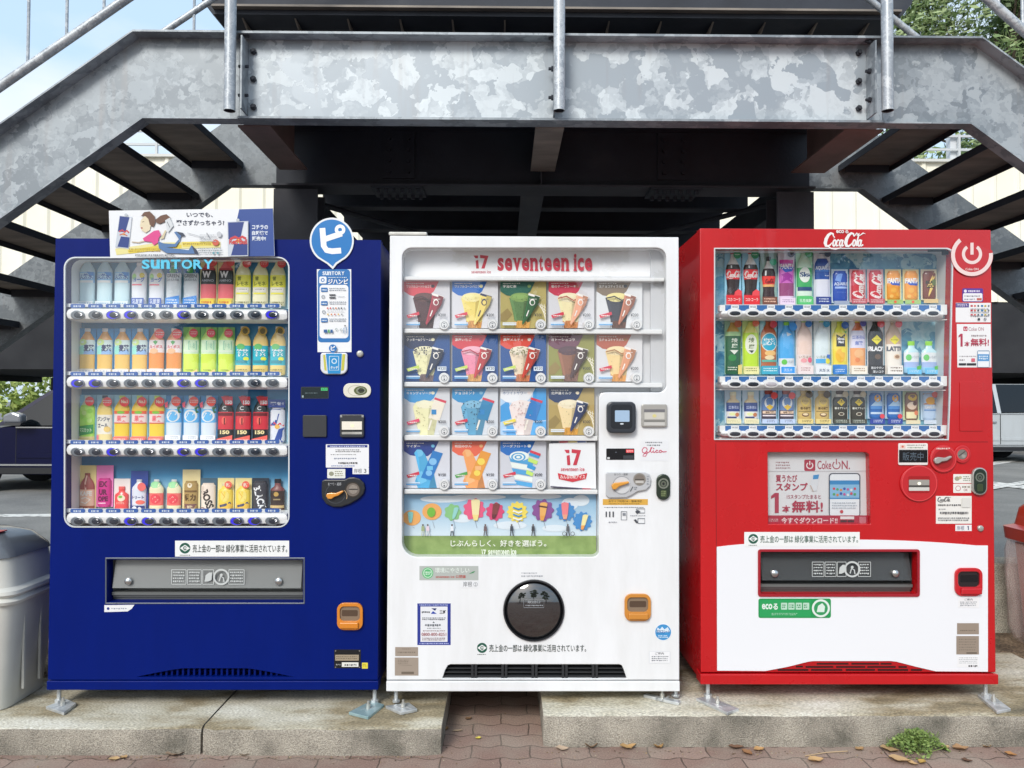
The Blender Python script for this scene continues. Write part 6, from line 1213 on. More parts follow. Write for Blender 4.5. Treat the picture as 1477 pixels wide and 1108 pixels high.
# white lower panel with arched foot
top = [(1034, 789)] + [(1034 + 391 * i / 24, 789 - 10.5 * math.sin(math.pi * i / 24) ** .8) for i in range(1, 24)] + [(1425, 787)]
bot = [(1425, 969), (1350, 968.5), (1322, 962), (1293, 954.5), (1285, 953.6), (1174, 953.6), (1166, 954.5), (1136, 962), (1104, 968), (1034.5, 967.5)]
b = MB(); b.prism(top + bot, -.004, -.0005, pm('#eef0f4', .25, coat=.4, k=.88), holes=[rr(1094, 793.5, 1326.5, 860.5, 3)]); b.build('white_panel', red, bevel=.001)
b = MB(Y=-.0006); b.poly([(1108, 968), (1136, 963.5), (1168, 956), (1290, 956), (1322, 963.5), (1346, 968.5)], pm('#b8141c', .35))
for x0, x1, y in ((1178, 1224, 957.5), (1228, 1268, 957.5), (1270, 1286, 957.5), (1148, 1158, 961.5), (1162, 1202, 962), (1206, 1248, 962), (1251, 1292, 962), (1296, 1308, 962), (1122, 1166, 966.3), (1170, 1215, 966.3), (1220, 1262, 966.3), (1266, 1310, 966.3), (1314, 1330, 966.3)): b.rect(x0, y - 1.1, x1, y + 1.3, '#24090c')
b.build('vent_grille', red)
def icemat():
    m, t, b = newmat('ice cube print'); g = t.nodes.new('ShaderNodeNewGeometry'); v = t.nodes.new('ShaderNodeTexVoronoi'); v.inputs['Scale'].default_value = 13
    n = t.nodes.new('ShaderNodeTexNoise'); n.inputs['Scale'].default_value = 22; n.inputs['Detail'].default_value = 5; n.inputs['Distortion'].default_value = 1.2
    t.links.new(g.outputs['Position'], n.inputs['Vector']); mx = t.nodes.new('ShaderNodeMixRGB'); mx.inputs[0].default_value = .12; t.links.new(g.outputs['Position'], mx.inputs[1]); t.links.new(n.outputs['Color'], mx.inputs[2]); t.links.new(mx.outputs[0], v.inputs['Vector'])
    s1 = t.nodes.new('ShaderNodeSeparateColor'); t.links.new(v.outputs['Color'], s1.inputs[0]); a = t.nodes.new('ShaderNodeMath'); a.operation = 'MULTIPLY_ADD'; a.inputs[1].default_value = .45; t.links.new(s1.outputs[0], a.inputs[0])
    q = t.nodes.new('ShaderNodeMath'); q.operation = 'MULTIPLY'; q.inputs[1].default_value = .6; t.links.new(n.outputs['Fac'], q.inputs[0]); t.links.new(q.outputs[0], a.inputs[2])
    r = t.nodes.new('ShaderNodeValToRGB'); cr = r.color_ramp; cr.elements.new(.5); cr.elements.new(.68)
    for e, (p, c) in zip(cr.elements, ((.2, '#2a6f9c'), (.42, '#5a9dbc'), (.6, '#86bccc'), (.85, '#c4dfe4'))): e.position = p; e.color = lin(c)
    t.links.new(a.outputs[0], r.inputs[0]); t.links.new(r.outputs[0], b.inputs['Base Color']); b.inputs['Roughness'].default_value = .45; return m
RB = 0.12
recess('display_case', red, RWIN, 0.05, RB, pm('#e2e8ea', .45), icemat())
b = MB(); b.prism([(1030, 357.5), (1367, 357.5), (1373, 360), (1375.2, 365.5), (1374.2, 420), (1372.2, 500), (1371.2, 570), (1368.6, 635), (1030, 634.6)], -.003, .004, pm('#d9dfe2', .3), holes=[grow(RWIN, -.6)]); b.build('window_trim', red)
RR = [(440, 461, 452), (543, 563, 554.3), (614, 633, 626)]
lamp(red, 1040, 1362, 354, .056)
RXS = [1060.2 + 25.97 * i for i in range(12)]
for (a, c_, yc) in RR:
    p0, p1 = P(1045, a + 7), P(1361, c_ - 1.5); zc = (p0.z + p1.z) / 2; hh = (p0.z - p1.z) / 2; pr = [(0.02, 0), (0.008, .12), (0.004, .45), (0.010, .85), (0.022, 1), (0.10, 1), (0.10, 0)]
    b = MB(); b.loft([[(x, y, zc + hh * k * (1 - 2 * q)) for y, q in pr] for x, k in ((p0.x - .012, .4), (p0.x - .004, .85), (p0.x, 1), (p1.x, 1), (p1.x + .003, .9))], M_WHT)
    q0, q1 = P(1038, c_ - 2, .03), P(1366, c_ + .8, .03); b.box(q0.x, q1.x, .03, .1, q1.z, q0.z, M_WHT)
    b.build('button_rail', red, smooth=45, doubles=True)
    b = MB(Y=.014); b.rect(1046, a + .3, 1357, a + 8.3, pm('#3a74b8', .35), 0, .002); b.rect(1038, a, 1046, a + 9, M_WHT, 1, .03); b.rect(1357, a - .5, 1366, a + 14, M_WHT, 1, .03); b.line([(1046, a - .2), (1357, a - .2)], .9, '#e4ecf2'); b.build('price_rail', red)
def rbutton(k=0):
    p = P(RXS[0], 452, 0); n = 22; b = MB()
    def el(rx, rz, y, dz=0): return [(p.x + rx / 355 * math.copysign(abs(math.cos(2 * math.pi * i / n)) ** .7, math.cos(2 * math.pi * i / n)), y, p.z + dz / 355 + rz / 355 * math.sin(2 * math.pi * i / n)) for i in range(n)]
    b.loft([el(11.5, 6.6, .012, .8), el(10.5, 5.6, .0005, .6), el(8.4, 3.4, -.001, -.1)], M_WHT, (False, True)); b.loft([el(8, 3.1, -.0008, -.1), el(7.6, 2.8, -.0025, -.1), el(5.5, 1.8, -.0035, -.1)], pm('#2a2f3c', .25) if not k else pm('#c9c4cc', .3), (False, True))
    return b.build('button', red, smooth=50), p
rb = None; rb2 = None
for j, (a, c_, yc) in enumerate(RR):
    for i in range(12):
        if (j, i) == (1, 2): o, p = rbutton(1)
        elif rb is None: o, p = rbutton(); rb = (o, p)
        else: o = rb[0].copy(); p = rb[1]; COL.objects.link(o); o.parent = red
        t_ = P(RXS[i] + (.15 * i if j else 0), yc, 0); o.location = (t_.x - p.x, 0, t_.z - p.z)
b = MB(Y=.0115); b.rect(RXS[0] - 5.6, 439.8, RXS[0] + 5.6, 445.2, '#f4f6f8', .8, .001); b.text('¥160', RXS[0] - 4, 441.2, RXS[0] + 4, 444, '#4a5570', .01); tg = b.build('price_tag', red)
for j, (a, c_, yc) in enumerate(RR):
    for i in range(12):
        o = tg if (i, j) == (0, 0) else tg.copy()
        if o is not tg: COL.objects.link(o); o.parent = red
        t_ = P(RXS[i], a + 2.7, .0115) - P(RXS[0], 442.5, .0115); o.location = (t_.x, 0, t_.z)
b = MB(); p = [P(x, y) for x, y in grow(RWIN, -.8)]; b.f([(v.x, -.005, v.z) for v in p], M_GLASS); b.build('window_glass', red)
b = MB(Y=.02); b.rect(1342, 359.5, 1368, 362, M_BLK, 0, .02); b.rect(1362, 359.5, 1368, 367, M_BLK, 0, .02); b.build('latch', red)
b = MB(Y=-.001); script_logo(b, 1188, 334, 1249, 357.5, '#f6f2f0'); b.text('eco', 1206, 331.8, 1217.5, 336.4, '#f2eae8', .03); b.text('る', 1218.5, 331.6, 1224, 336.6, '#f2eae8', .03); b.build('brand_lettering', red)
# power mark plate on the corner
b = MB(Y=-.006); b.poly(oval(1402, 369, 30.3, 29.6, 44, -15, 232) + [(1391, 352), (1404, 352)] , M_REDT, .003)
b.ring(1402, 368, 24.6, 30.2, pm('#f3dcd8', .35), 12 - 18, 232, 40); power(b, 1402, 366.5, 14.6, pm('#f3dcd8', .35), 4.6); b.text('Coke ON', 1392.5, 386.6, 1411.5, 390, '#f3dcd8', .02); b.build('power_mark_plate', red)
# right column stickers
b = MB(Y=-.0005); b.rect(1388, 416, 1418, 435.5, '#5a3a9c', 2, .0005); b.rect(1389, 423, 1417, 434.6, '#f3f2f6', 2); b.ell(1392.5, 420, 2.2, 2.2, '#efeaf6'); b.dashes(1396.5, 418, 1415, 421.5, 1, '#ece6f6', 3, .8); b.dashes(1391, 426, 1415, 428.5, 1, '#6b6a7c', 4, .6); b.dashes(1391, 430.5, 1407, 433, 1, '#8b8a9c', 5, .6); b.rect(1409, 430, 1416, 433.2, '#c86a5c'); b.build('payment_sticker', red)
b = MB(Y=-.0005); b.rect(1378.5, 437, 1429, 465, '#f3f3f4', 0, .0005); b.rect(1378.5, 437.5, 1397.5, 443.6, '#4a3a8c'); b.dashes(1380, 438.5, 1396, 442.4, 2, '#e6e0f2', 3, .6); cols = ['#c8404c', '#d86a5c', '#4a4f5c', '#3a7fb0', '#c8b04a', '#7a8088']
for k in range(18): x, y = 1400 + (k % 6) * 5, 440 + (k // 6) * 6.5; b.rect(x, y, x + 3.2 - (k % 3) * .5, y + 2.6, cols[(k * 7) % 6])
b.dashes(1400, 444, 1427, 459, 3, '#9a9ea6', 9, .25); b.ell(1412, 460.5, 1.9, 1.9, '#3a3f48'); b.ring(1421, 460.5, 1.2, 2, '#5a5f68', n=10); b.build('payment_sheet', red)
b = MB(Y=-.0005); b.poly([(1380, 467.5), (1429, 467.5), (1430, 530), (1381, 530)], '#f3f3f4', .0005); b.rect(1389.5, 471, 1395.5, 477.5, '#c03a54', 1); b.ring(1392.5, 474.5, 1.2, 2.0, '#f3e6e6', -60, 240, 12); b.text('Coke ON', 1397, 472, 1419, 477.3, '#b8949c', .01); b.dashes(1401, 482.5, 1424, 486, 1, '#9a8a90', 3, .7)
one(b, 1381.5, 481.5, 1391, 500, '#b83a54'); b.text('本', 1391, 492.5, 1399, 500, '#b83a54', .02); b.text('無料!', 1400, 488, 1426.5, 499.5, '#b83a54', .02)
b.dashes(1383.5, 513, 1408, 515, 1, '#a9a4aa', 4, .6); b.rect(1401, 517, 1406.5, 522, '#d86a7c', 1); b.dashes(1384, 517.5, 1392, 521, 1, '#a9a4aa', 5, .6); b.rect(1383, 524, 1393.5, 527, '#2c2d32'); b.rect(1394.5, 524, 1408, 527, '#2c2d32'); b.rect(1409.5, 505.5, 1427.5, 530, '#8fa4bc', 2); b.rect(1410.5, 507, 1426.5, 529.5, '#f0f4f8'); b.rect(1410.5, 511, 1426.5, 521, '#5a9cd4'); b.dashes(1412, 512.5, 1425, 519, 2, '#dcebf6', 6, .7); b.build('free_drink_card', red)
# display, coin parts
dp = bevbox(red, 'display', rr(1296, 639.5, 1338.5, 671, 2), -.006, -.0005, pm('#efe9e6', .35), .0015)
b = MB(Y=-.0065); b.rect(1297, 640.5, 1337.5, 648, '#f3efe9'); b.rect(1298, 641.5, 1306, 647, '#f0cfc6'); b.ell(1302, 644.3, 1.6, 1.6, '#d8735c'); b.dashes(1308, 641, 1335, 643.4, 1, '#9a938c', 3, .7); b.dashes(1309, 644.6, 1333, 647, 1, '#8a9a84', 4, .6); b.rect(1296.8, 649, 1337.8, 667, pm('#15171b', .15)); b.text('販売中', 1302, 652.5, 1332, 664.5, pm('#5a6874', .4), 0); b.build('screen', dp)
b = MB(); b.prism(oval(1361, 662, 19.5, 20, 36), -.008, -.0005, M_REDT); b.prism(oval(1388.5, 655.5, 12, 13, 28), -.0072, -.0005, M_REDT); cr_ = b.build('coin_panel', red, bevel=.003)
b = MB(Y=-.0085); b.ring(1361, 662, 17.2, 18.2, '#e8484c'); b.ell(1361, 662.5, 14, 13.6, pm('#a8161c', .35)); b.dashes(1351, 645.5, 1371, 648.3, 1, '#f3d6d0', 3, .8); b.ring(1388.5, 655.5, 7.6, 9, '#e8484c'); b.ell(1388, 655.5, 7, 7, pm('#9a938c', .3, .5)); b.line([(1383, 658), (1392.5, 651)], 1.3, '#4c4844'); b.ell(1390, 658, 3.2, 2.6, pm('#c9c4bc', .25, .6)); b.build('coin_slot', cr_)
b = MB(); b.prism([(1348, 665), (1349.5, 661), (1354, 659.5), (1364, 660.5), (1372, 657.5), (1374, 659.5), (1366, 665), (1359, 666), (1354, 669), (1350, 669)], -.022, -.009, pm('#b9b5b0', .3, .3)); b.build('return_lever', cr_, bevel=.003)
b = MB(); b.prism(oval(1326, 697.5, 27.2, 26.2, 44), -.008, -.0005, M_REDT); bp_ = b.build('bill_panel', red, bevel=.003)
b = MB(Y=-.0085); b.ring(1326, 697.5, 24.5, 25.6, '#e8484c'); b.rect(1310, 687, 1341.5, 711, pm('#a8161c', .35), 3); b.rect(1311, 692, 1340.5, 705, pm('#b4b0a8', .3, .3), 1); b.rect(1311, 700, 1340.5, 703, '#4c4a46'); b.rect(1311, 703, 1340.5, 708, pm('#d6d4ce', .3)); b.ell(1326, 697.5, 2.6, 2.2, pm('#f3f0d8', .4, emit=.4)); b.build('bill_mouth', bp_)
lkr = bevbox(red, 'lock_plate', rr(1403, 674.5, 1424.5, 714.5, 10), -.014, -.0005, pm('#c9c9c4', .2, .7), .004)
b = MB(Y=-.0145); b.rect(1405, 676.5, 1422.5, 712.5, pm('#33433a', .25, .4), 8.5); b.ring(1413.5, 688.5, 4.6, 6.6, pm('#98a294', .25, .7)); b.ell(1413.5, 688.8, 3.3, 3.5, pm('#7d887a', .25, .7)); b.ell(1413.5, 688.8, 1.4, 1.6, M_BLK); b.rect(1409.5, 698, 1418, 709, pm('#4f5f42', .3, .5), 2); b.build('lock', lkr)
b = MB(Y=-.0005); b.rect(1375, 684, 1401, 697, '#f2f0ea', 1, .0005); b.ell(1380.5, 690.5, 3.6, 3.2, '#a9a48c'); b.ell(1385, 689, 2.4, 2.2, '#c4ba94'); b.dashes(1389, 686.5, 1399, 694.5, 3, '#7d8a72', 4, .5); b.build('coin_sticker', red)
b = MB(Y=-.0005); b.rect(1375, 698, 1401, 711, '#f2f0ea', 1, .0005); b.ring(1382, 704.5, 3, 4, '#c88a8c', n=18); b.dashes(1388, 700.5, 1399, 704, 1, '#8a7a6c', 5, .7); b.text('OK', 1390, 705, 1396, 708.6, '#a8646c', .01); b.build('coin_sticker', red)
b = MB(Y=-.0005); b.rect(1350, 715.5, 1401.5, 755.5, '#f1efe9', 0, .0005); script_logo(b, 1352, 716.5, 1372, 724, '#5a5a5c'); b.dashes(1353, 727, 1386, 730, 1, '#4a4a4e', 3, .7); b.rect(1387.5, 718.5, 1400, 732, '#e2e0da'); b.dashes(1354, 733.5, 1364, 735.5, 1, '#8a8a8e', 6, .6); b.dashes(1356, 737.5, 1397, 741.5, 1, '#55555a', 7, .9); b.dashes(1353, 746, 1398, 752, 2, '#6a6a70', 8, .5); b.build('service_notice', red)
b = MB(Y=-.0005); b.rect(1378, 757, 1401.5, 766, '#f1f1f2', 0, .0005); b.text('岸根', 1380, 758.6, 1391, 765, '#3a3d6c'); one(b, 1394.5, 759, 1398.5, 764.6, '#3a3d6c'); b.build('location_tag', red)
lens(red, 'key_knob', 1413.5, 762, 4.4, 0, M_STEEL, .009)
# poster window
b = MB(Y=.034); b.poly([(1104, 650), (1259, 650), (1259, 759), (1104, 759)], '#e4e4e6', .001); b.rect(1160, 663, 1176, 679.5, '#b23c50', 2); b.ring(1168, 671.5, 3.6, 5.2, '#f0e4e4', -55, 235); b.rect(1167.2, 665, 1168.8, 671, '#f0e4e4')
b.text('Coke', 1179, 664.5, 1199, 677, '#b04a5c', .01); b.ring(1206.5, 671, 4.6, 6.0, '#b04a5c', -55, 235); b.rect(1205.8, 662, 1207.2, 670, '#b04a5c'); b.text('N.', 1214, 664.5, 1226, 677, '#b04a5c', .01); b.dashes(1119, 665.5, 1140, 677.5, 3, '#b08a90', 4, .45)
b.line([(1108, 680), (1252, 679.5)], .6, '#c9c4c8')
b.text('買うたび', 1119, 685, 1150, 695.5, '#b23c54', .02); b.text('スタンプ', 1119, 696.5, 1165, 708, '#b23c54', .03); b.text('15スタンプたまると', 1135, 713.5, 1184, 719.5, '#a8485c', .01)
one(b, 1110, 711, 1128, 740, '#b23c54'); b.text('本', 1128, 729, 1140, 739.5, '#b23c54', .02); b.text('無料!', 1142, 722, 1187, 739.5, '#b23c54', .025)
b.poly([(1168, 700), (1172, 685), (1182, 684), (1180, 698), (1178, 708), (1172, 709)], '#dfe2e6'); b.poly([(1173, 685.5), (1181.5, 684.5), (1180, 691), (1172.5, 691.5)], '#4a94cc'); b.line([(1169, 700), (1173, 709)], 1, '#c9a890')
b.rect(1195.5, 682.5, 1241, 745, '#4a5060', 5); b.rect(1197, 684, 1239.5, 745, '#eef2f6', 4); b.rect(1197, 693, 1239.5, 720, '#3f8ec8'); b.rect(1197, 699, 1239.5, 718, '#8cc0e4'); cs_ = ['#d8485c', '#e6e8ea', '#c85a9c', '#3a5ab0', '#e08a4a', '#58a86c']
for k in range(14): b.ell(1203 + (k % 7) * 5, 705 + (k // 7) * 7 + (k % 3), 1.9, 1.9, cs_[(k * 5) % 6], 12)
b.ell(1214, 738, 2.4, 2.4, '#c8404c'); b.dashes(1200, 724, 1236, 735, 3, '#b9c2cc', 4, .4); b.rect(1106, 743.5, 1257, 757, '#b03248'); b.text('今すぐダウンロード!!', 1127, 746.5, 1208, 755, '#f3e2e2', .02); b.rect(1212, 745, 1232, 749, '#e8e4e4'); b.rect(1212, 750.3, 1221.5, 753.6, '#4a2c34'); b.rect(1222.5, 750.3, 1232, 753.6, '#4a2c34'); b.rect(1239.5, 745.5, 1249, 754.5, '#c87884', 1); b.dashes(1109, 748, 1124, 753, 2, '#e0b8bc', 4, .5)
b.build('advert_poster', red)
b = MB(); p = [P(x, y) for x, y in grow(RPOS, -1)]; b.f([(v.x, .02, v.z) for v in p], M_GLASS); b.build('poster_glass', red)
# greening sticker, slot, lower stickers
b = MB(Y=-.0047); notice(b, 1073.5, 767.5, 1240, 788.5, '#2c5a48', bg='#f4f6f5'); b.build('greening_sticker', red)
flap(red, RSLOT, M_RED, '#55585a')
b = MB(); b.prism(rr(1093.5, 792.5, 1327, 861, 4), -.009, -.0042, pm('#a81c2c', .3, coat=.3), holes=[rr(1097, 796, 1323.5, 857, 2)]); b.build('slot_frame', red, bevel=.0015)
coin_return(red, 1378, 819.5, 1417.5, 860, '#cc1f2a')
b = MB(Y=-.0047); b.rect(1094, 863.5, 1198.5, 891.5, '#1f9a54', 3, .0006); b.rect(1096, 865.5, 1170, 889.5, '#27a35c', 2); b.text('eco', 1099, 871, 1114, 879, '#eaf6ee', .03); b.text('る', 1115, 870.5, 1122, 879.5, '#eaf6ee', .03)
for k in range(4): b.rect(1126.5 + k * 10.6, 869.5, 1135.5 + k * 10.6, 879.5, '#bfe2cc', 1); b.dashes(1128 + k * 10.6, 871.5, 1134 + k * 10.6, 877.5, 2, '#2f8a54', 3 + k, .6)
b.dashes(1113, 884, 1150, 888, 2, '#a8dcbc', 6, .5); b.ell(1184, 877.5, 13, 13, '#e6f2ea', 32); b.ell(1184, 877.5, 10, 10, '#2f9a5c', 28); b.poly([(1178, 883), (1180, 874), (1186, 870), (1190, 875), (1189, 883)], '#dff0e4'); b.build('eco_sticker', red)
b = MB(Y=-.0047); b.rect(1382, 862.5, 1412, 876.5, '#f4f4f5', 0, .0005); b.text('ご案内', 1391, 863.3, 1403, 866.3, '#5a5f68', .01); b.dashes(1385, 867.5, 1409, 875, 3, '#8b9098', 5, .5); b.build('notice_sticker', red)
b = MB(Y=-.0047)
for q in ((1380.5, 899, 1412, 915), (1379.5, 917.5, 1412, 944)): b.rect(*q, pm('#a8998a', .4, .2), 0, .0006)
b.dashes(1385, 908.5, 1408, 910.5, 1, '#7a6d60', 3, .7); b.dashes(1383, 921, 1408, 940, 5, '#857a6c', 5, .3); b.rect(1394, 941, 1409, 943, '#6a5f54'); b.build('rating_plate', red)
b = MB(Y=-.0047); b.rect(1381, 946.5, 1412, 962, '#f4f4f5', 0, .0005); b.dashes(1383, 948, 1410, 958, 4, '#b0b4b8', 4, .4); b.dashes(1397, 959, 1411, 961.5, 1, '#4a4a4e', 5, 1); b.build('asset_sticker', red)
foot(red, 1021.5, 1008, [(1004, 1007), (1049, 1027.5), (1066, 1022), (1022, 1004)], 0.122); foot(red, 1422.5, 1003, [(1410, 1002), (1438, 1026), (1458, 1022), (1428, 1000)], 0.122)

# ---------------------------------------------------------------- samples in the red machine
KP[0] = 1.4; GR = 'sample drinks in the red machine'
YR_ = 0.112; SR = F / (YR_ - CAM.y); rxs = [1057.2 + 25.7 * i for i in range(12)]
def S2(idx, name, cat, dsc, pl, rown, yt, yb, hw, shape, bands, deco, card=None):
    row_of(rxs, idx, dsc, pl, 'red', rown, lambda cx, lab: sample(name, lab, cat, GR, cx, yt, yb, hw, YR_, shape, bands, deco, card), SR)
DK = '#2e2428'
S2([0, 1], BT, 'sample bottle', 'cola bottle with red label', 'dark cola bottles with red labels', 'top', 360, 440, 10.6, 'cola', [('cap', 0, .075, '#b8283c'), ('bottle', .075, .27, '#dfe6e4'), ('bottle', .27, .36, DK), ('label', .36, .54, '#cf2836'), ('bottle', .54, .8, DK), ('bottle', .8, 1, '#5a2028')],
   [('s', -.95, .38, 1.05, .52, '#f3e6e4'), ('l', [(-.35, .29), (-.35, .34)], 1.8, '#cfd4d4'), ('R', -1.08, .83, 1.08, 1, '#c8242f'), ('T', 'コカ·コーラ', -.85, .88, .85, .94, '#f2dcd8', .02), ('C', .45, .1, 5.6, '#2f8a62'), ('D', .1, .08, .8, .12, 1, '#cfe8da'), ('P', [(.1, .77), (.6, .72), (1.05, .76), (1.05, .84), (.0, .84)], '#d0424a')], ('#8fc4dc', 12, 359))
S2([2], BT, 'sample bottle', 'smaller cola bottle with black cap and gold lined label', '', 'top', 370, 440, 9.8, 'cola', [('cap', 0, .09, '#26282c'), ('bottle', .09, .25, '#cfd4d2'), ('bottle', .25, .41, DK), ('label', .41, .58, '#cf3a34'), ('label', .58, .63, '#d8a46a'), ('bottle', .63, 1, '#33242a')],
   [('s', -.6, .46, .7, .56, '#7c2028'), ('l', [(-.55, .3), (-.6, .4)], 2, '#c4c9c9'), ('R', -1.1, .84, 1.1, 1, '#6b4338'), ('D', -.85, .86, .85, .97, 2, '#d8b49c'), ('C', .5, .12, 5, '#2f9a72')], ('#7c9a94', 12, 359))
S2([3], BT, 'sample bottle', 'purple grape soda bottle', '', 'top', 362, 440, 11, 'pet', [('cap', 0, .05, '#d8d6e6'), ('bottle', .05, .16, '#dcdcea'), ('label', .16, .6, '#b862b0'), ('bottle', .6, .84, '#84406c'), ('bottle', .84, 1, '#d9c2dc')],
   [('p', [(-.9, .16), (.9, .16), (.9, .22), (-.9, .22)], '#c8409c'), ('p', [(-1, .3), (.95, .3), (.6, .38), (-.3, .4)], '#2f55b0'), ('t', 'FANTA', -.95, .24, .98, .34, '#f4f6f8', .06), ('p', [(-.8, .44), (0, .4), (.7, .46), (.3, .52), (.8, .6), (-.1, .54), (-.8, .6), (-.4, .5)], '#8e2f8c'), ('R', -1, .88, 1, 1, '#e2cfe2'), ('D', -.7, .9, .8, .97, 2, '#8a6a94'), ('C', .45, .06, 5, '#2c2440')], ('#d2d3df', 12, 359))
S2([4], BT, 'sample bottle', 'green soda bottle with white diamond label', '', 'top', 360, 440, 11, 'slim', [('cap', 0, .06, '#86c09a'), ('bottle', .06, .33, '#bcdcc4'), ('label', .33, .68, '#3c9a5a'), ('bottle', .68, .84, '#cfe4d4'), ('bottle', .84, 1, '#5cb06c')],
   [('e', -.05, .46, .72, .14, '#eaf2ea'), ('t', 'Ska', -.7, .41, .7, .5, '#20406c', .04), ('r', -.95, .68, .95, .75, '#26406c'), ('R', -1, .86, 1, 1, '#4fae66'), ('T', '乳性炭酸', -.8, .9, .8, .96, '#e2f2e4'), ('C', .45, .08, 5.6, '#2f8a52')], ('#9cd0b0', 12, 359))
S2([5], BT, 'sample bottle', 'navy labelled sports drink bottle', '', 'top', 360, 440, 11, 'pet', [('cap', 0, .07, '#223660'), ('bottle', .07, .16, '#dfe4ee'), ('label', .16, .54, '#1f4690'), ('bottle', .54, 1, '#d6d9e6')],
   [('p', [(.2, .3), (.95, .2), (.95, .28), (.4, .34)], '#b9cbe6'), ('r', -.95, .34, .95, .4, '#3a6cb4'), ('t', 'AQUARIUS', -.95, .3, .95, .38, '#e6eef8', .04), ('d', .2, .46, .8, .5, 1, '#e6eef8'), ('R', -1, .86, 1, 1, '#24367c'), ('D', -.6, .88, .7, .97, 2, '#dfe6f2'), ('C', .55, .08, 4.8, '#34405c')], ('#d6dbe6', 12, 359))
S2([6], 'sample_can', 'sample can', 'short navy sports drink can', '', 'top', 391, 437, 10.6, 'can', [('can', 0, 1, '#24469a')],
   [('p', [(-.5, .1), (.2, .1), (-.1, .36), (-.8, .3)], '#6a8cc8'), ('t', 'AQUARIUS', -.9, .36, .9, .48, '#cfdcf2', .04), ('r', -.8, .5, .8, .56, '#8fa8d8'), ('R', -1, .95, 1, 1.06, '#8a94a8'), ('d', -.6, .66, .7, .7, 1, '#5a76b8')], ('#c4d6e0', 12, 388))
S2([7, 8], 'sample_can', 'sample can', 'red cola can with white script running upward', 'red cola cans with upward white script', 'top', 390, 436, 9.6, 'can', [('can', 0, 1, '#b3303e')],
   [('s', -2.0, .28, 2.0, .66, '#f2e4e2', -86), ('R', -1.15, .9, 1.15, 1.06, '#a8505a'), ('D', -.9, .92, .9, 1.04, 2, '#e2c4c4')], ('#c49aa0', 11.6, 388))
S2([9, 10], 'sample_can', 'sample can', 'orange soda can', 'orange soda cans', 'top', 391, 434, 9.6, 'can', [('can', 0, 1, '#e59a3c')],
   [('p', [(-1, .36), (1, .36), (.8, .5), (-.4, .48)], '#2c4fa8'), ('t', 'FANTA', -1.0, .24, 1.0, .42, '#f6f6f2', .06), ('c', -.2, .66, 4, '#f0b24c'), ('c', .4, .8, 3.4, '#eda83c'), ('c', -.5, .86, 2.6, '#f4c060'), ('R', -1.2, .98, 1.2, 1.12, '#8fae6a'), ('C', 0, 1.05, 2, '#d8583c')], ('#d8cc90', 11.6, 388))
S2([11], 'sample_can', 'sample can', 'brown and gold energy can with a bolt', '', 'top', 391, 433, 9.6, 'can', [('can', 0, 1, '#6a3a2c')],
   [('p', [(.5, .06), (1, .06), (.2, .44), (.7, .44), (-.5, .98), (-.1, .56), (-.6, .56)], '#d9bd6a'), ('t', 'REAL', -.7, .34, .6, .46, '#2c2418', .05), ('t', 'GOLD', -.6, .48, .6, .6, '#2c2418', .05), ('r', .2, .3, .95, .5, '#5a6a3a'), ('R', -1.1, .98, 1.1, 1.12, '#c4ac7c')], ('#c9c2a8', 11.6, 388))
S2([0], BT, 'sample bottle', 'dark green tea bottle with orange top', '', 'middle', 461, 540, 11.4, 'pet', [('cap', 0, .05, '#cfd4c8'), ('bottle', .05, .22, '#b8924c'), ('label', .22, .3, '#9cc08c'), ('label', .3, 1, '#2c5a42')],
   [('t', '綾', -.3, .34, .5, .42, '#dfe8dc', .02), ('t', '鷹', -.3, .44, .5, .52, '#dfe8dc', .02), ('p', [(-.5, .56), (.6, .56), (.05, .64)], '#e6ece2'), ('e', -.2, .7, .5, .06, '#2f7a44'), ('D', -.8, .86, .4, .94, 2, '#dfe4d6'), ('P', [(.5, .84), (1, .82), (1, 1), (.5, 1)], '#c9b870'), ('C', .5, .08, 5.4, '#a8583c')], ('#8cae98', 12, 460))
S2([1], BT, 'sample bottle', 'lime green tea bottle with white oval label', '', 'middle', 460, 540, 11.4, 'pet', [('cap', 0, .06, '#86a84a'), ('bottle', .06, .25, '#c9c86a'), ('label', .25, .86, '#a8c838'), ('bottle', .86, 1, '#d3cf8c')],
   [('e', -.05, .46, .75, .18, '#edf2e0'), ('t', '綾', -.4, .34, .35, .43, '#5a6a4a', .02), ('t', '鷹', -.4, .46, .35, .54, '#5a6a4a', .02), ('p', [(-.4, .57), (.3, .57), (0, .62)], '#34403a'), ('R', -1, .86, .9, 1, '#dcd69c'), ('D', -.8, .88, .6, .96, 2, '#7a7a48'), ('C', .5, .08, 5, '#c8644a')], ('#b8cf84', 12, 460))
S2([2], BT, 'sample bottle', 'amber barley tea bottle with round teal label', '', 'middle', 460, 540, 11.6, 'pet', [('cap', 0, .05, '#7c3a30'), ('bottle', .05, .24, '#a8502c'), ('label', .24, .7, '#b0683a'), ('bottle', .7, .86, '#a05a3c'), ('bottle', .86, 1, '#3f9ab0')],
   [('e', 0, .42, .98, .17, '#e2e8e0'), ('e', 0, .42, .9, .155, '#2f96b4'), ('t', '麦茶', -.75, .35, .8, .48, '#eef6f6', .04), ('e', .1, .62, .7, .05, '#e2b878'), ('e', 0, .7, .6, .04, '#e6d2a8'), ('r', -.9, .74, .9, .78, '#5aa090'), ('R', -1, .85, 1, 1, '#3a96ae'), ('D', -.8, .88, .9, .96, 2, '#e2f0f2'), ('C', .45, .1, 5.4, '#b83a48')], ('#86bcc6', 12, 460))
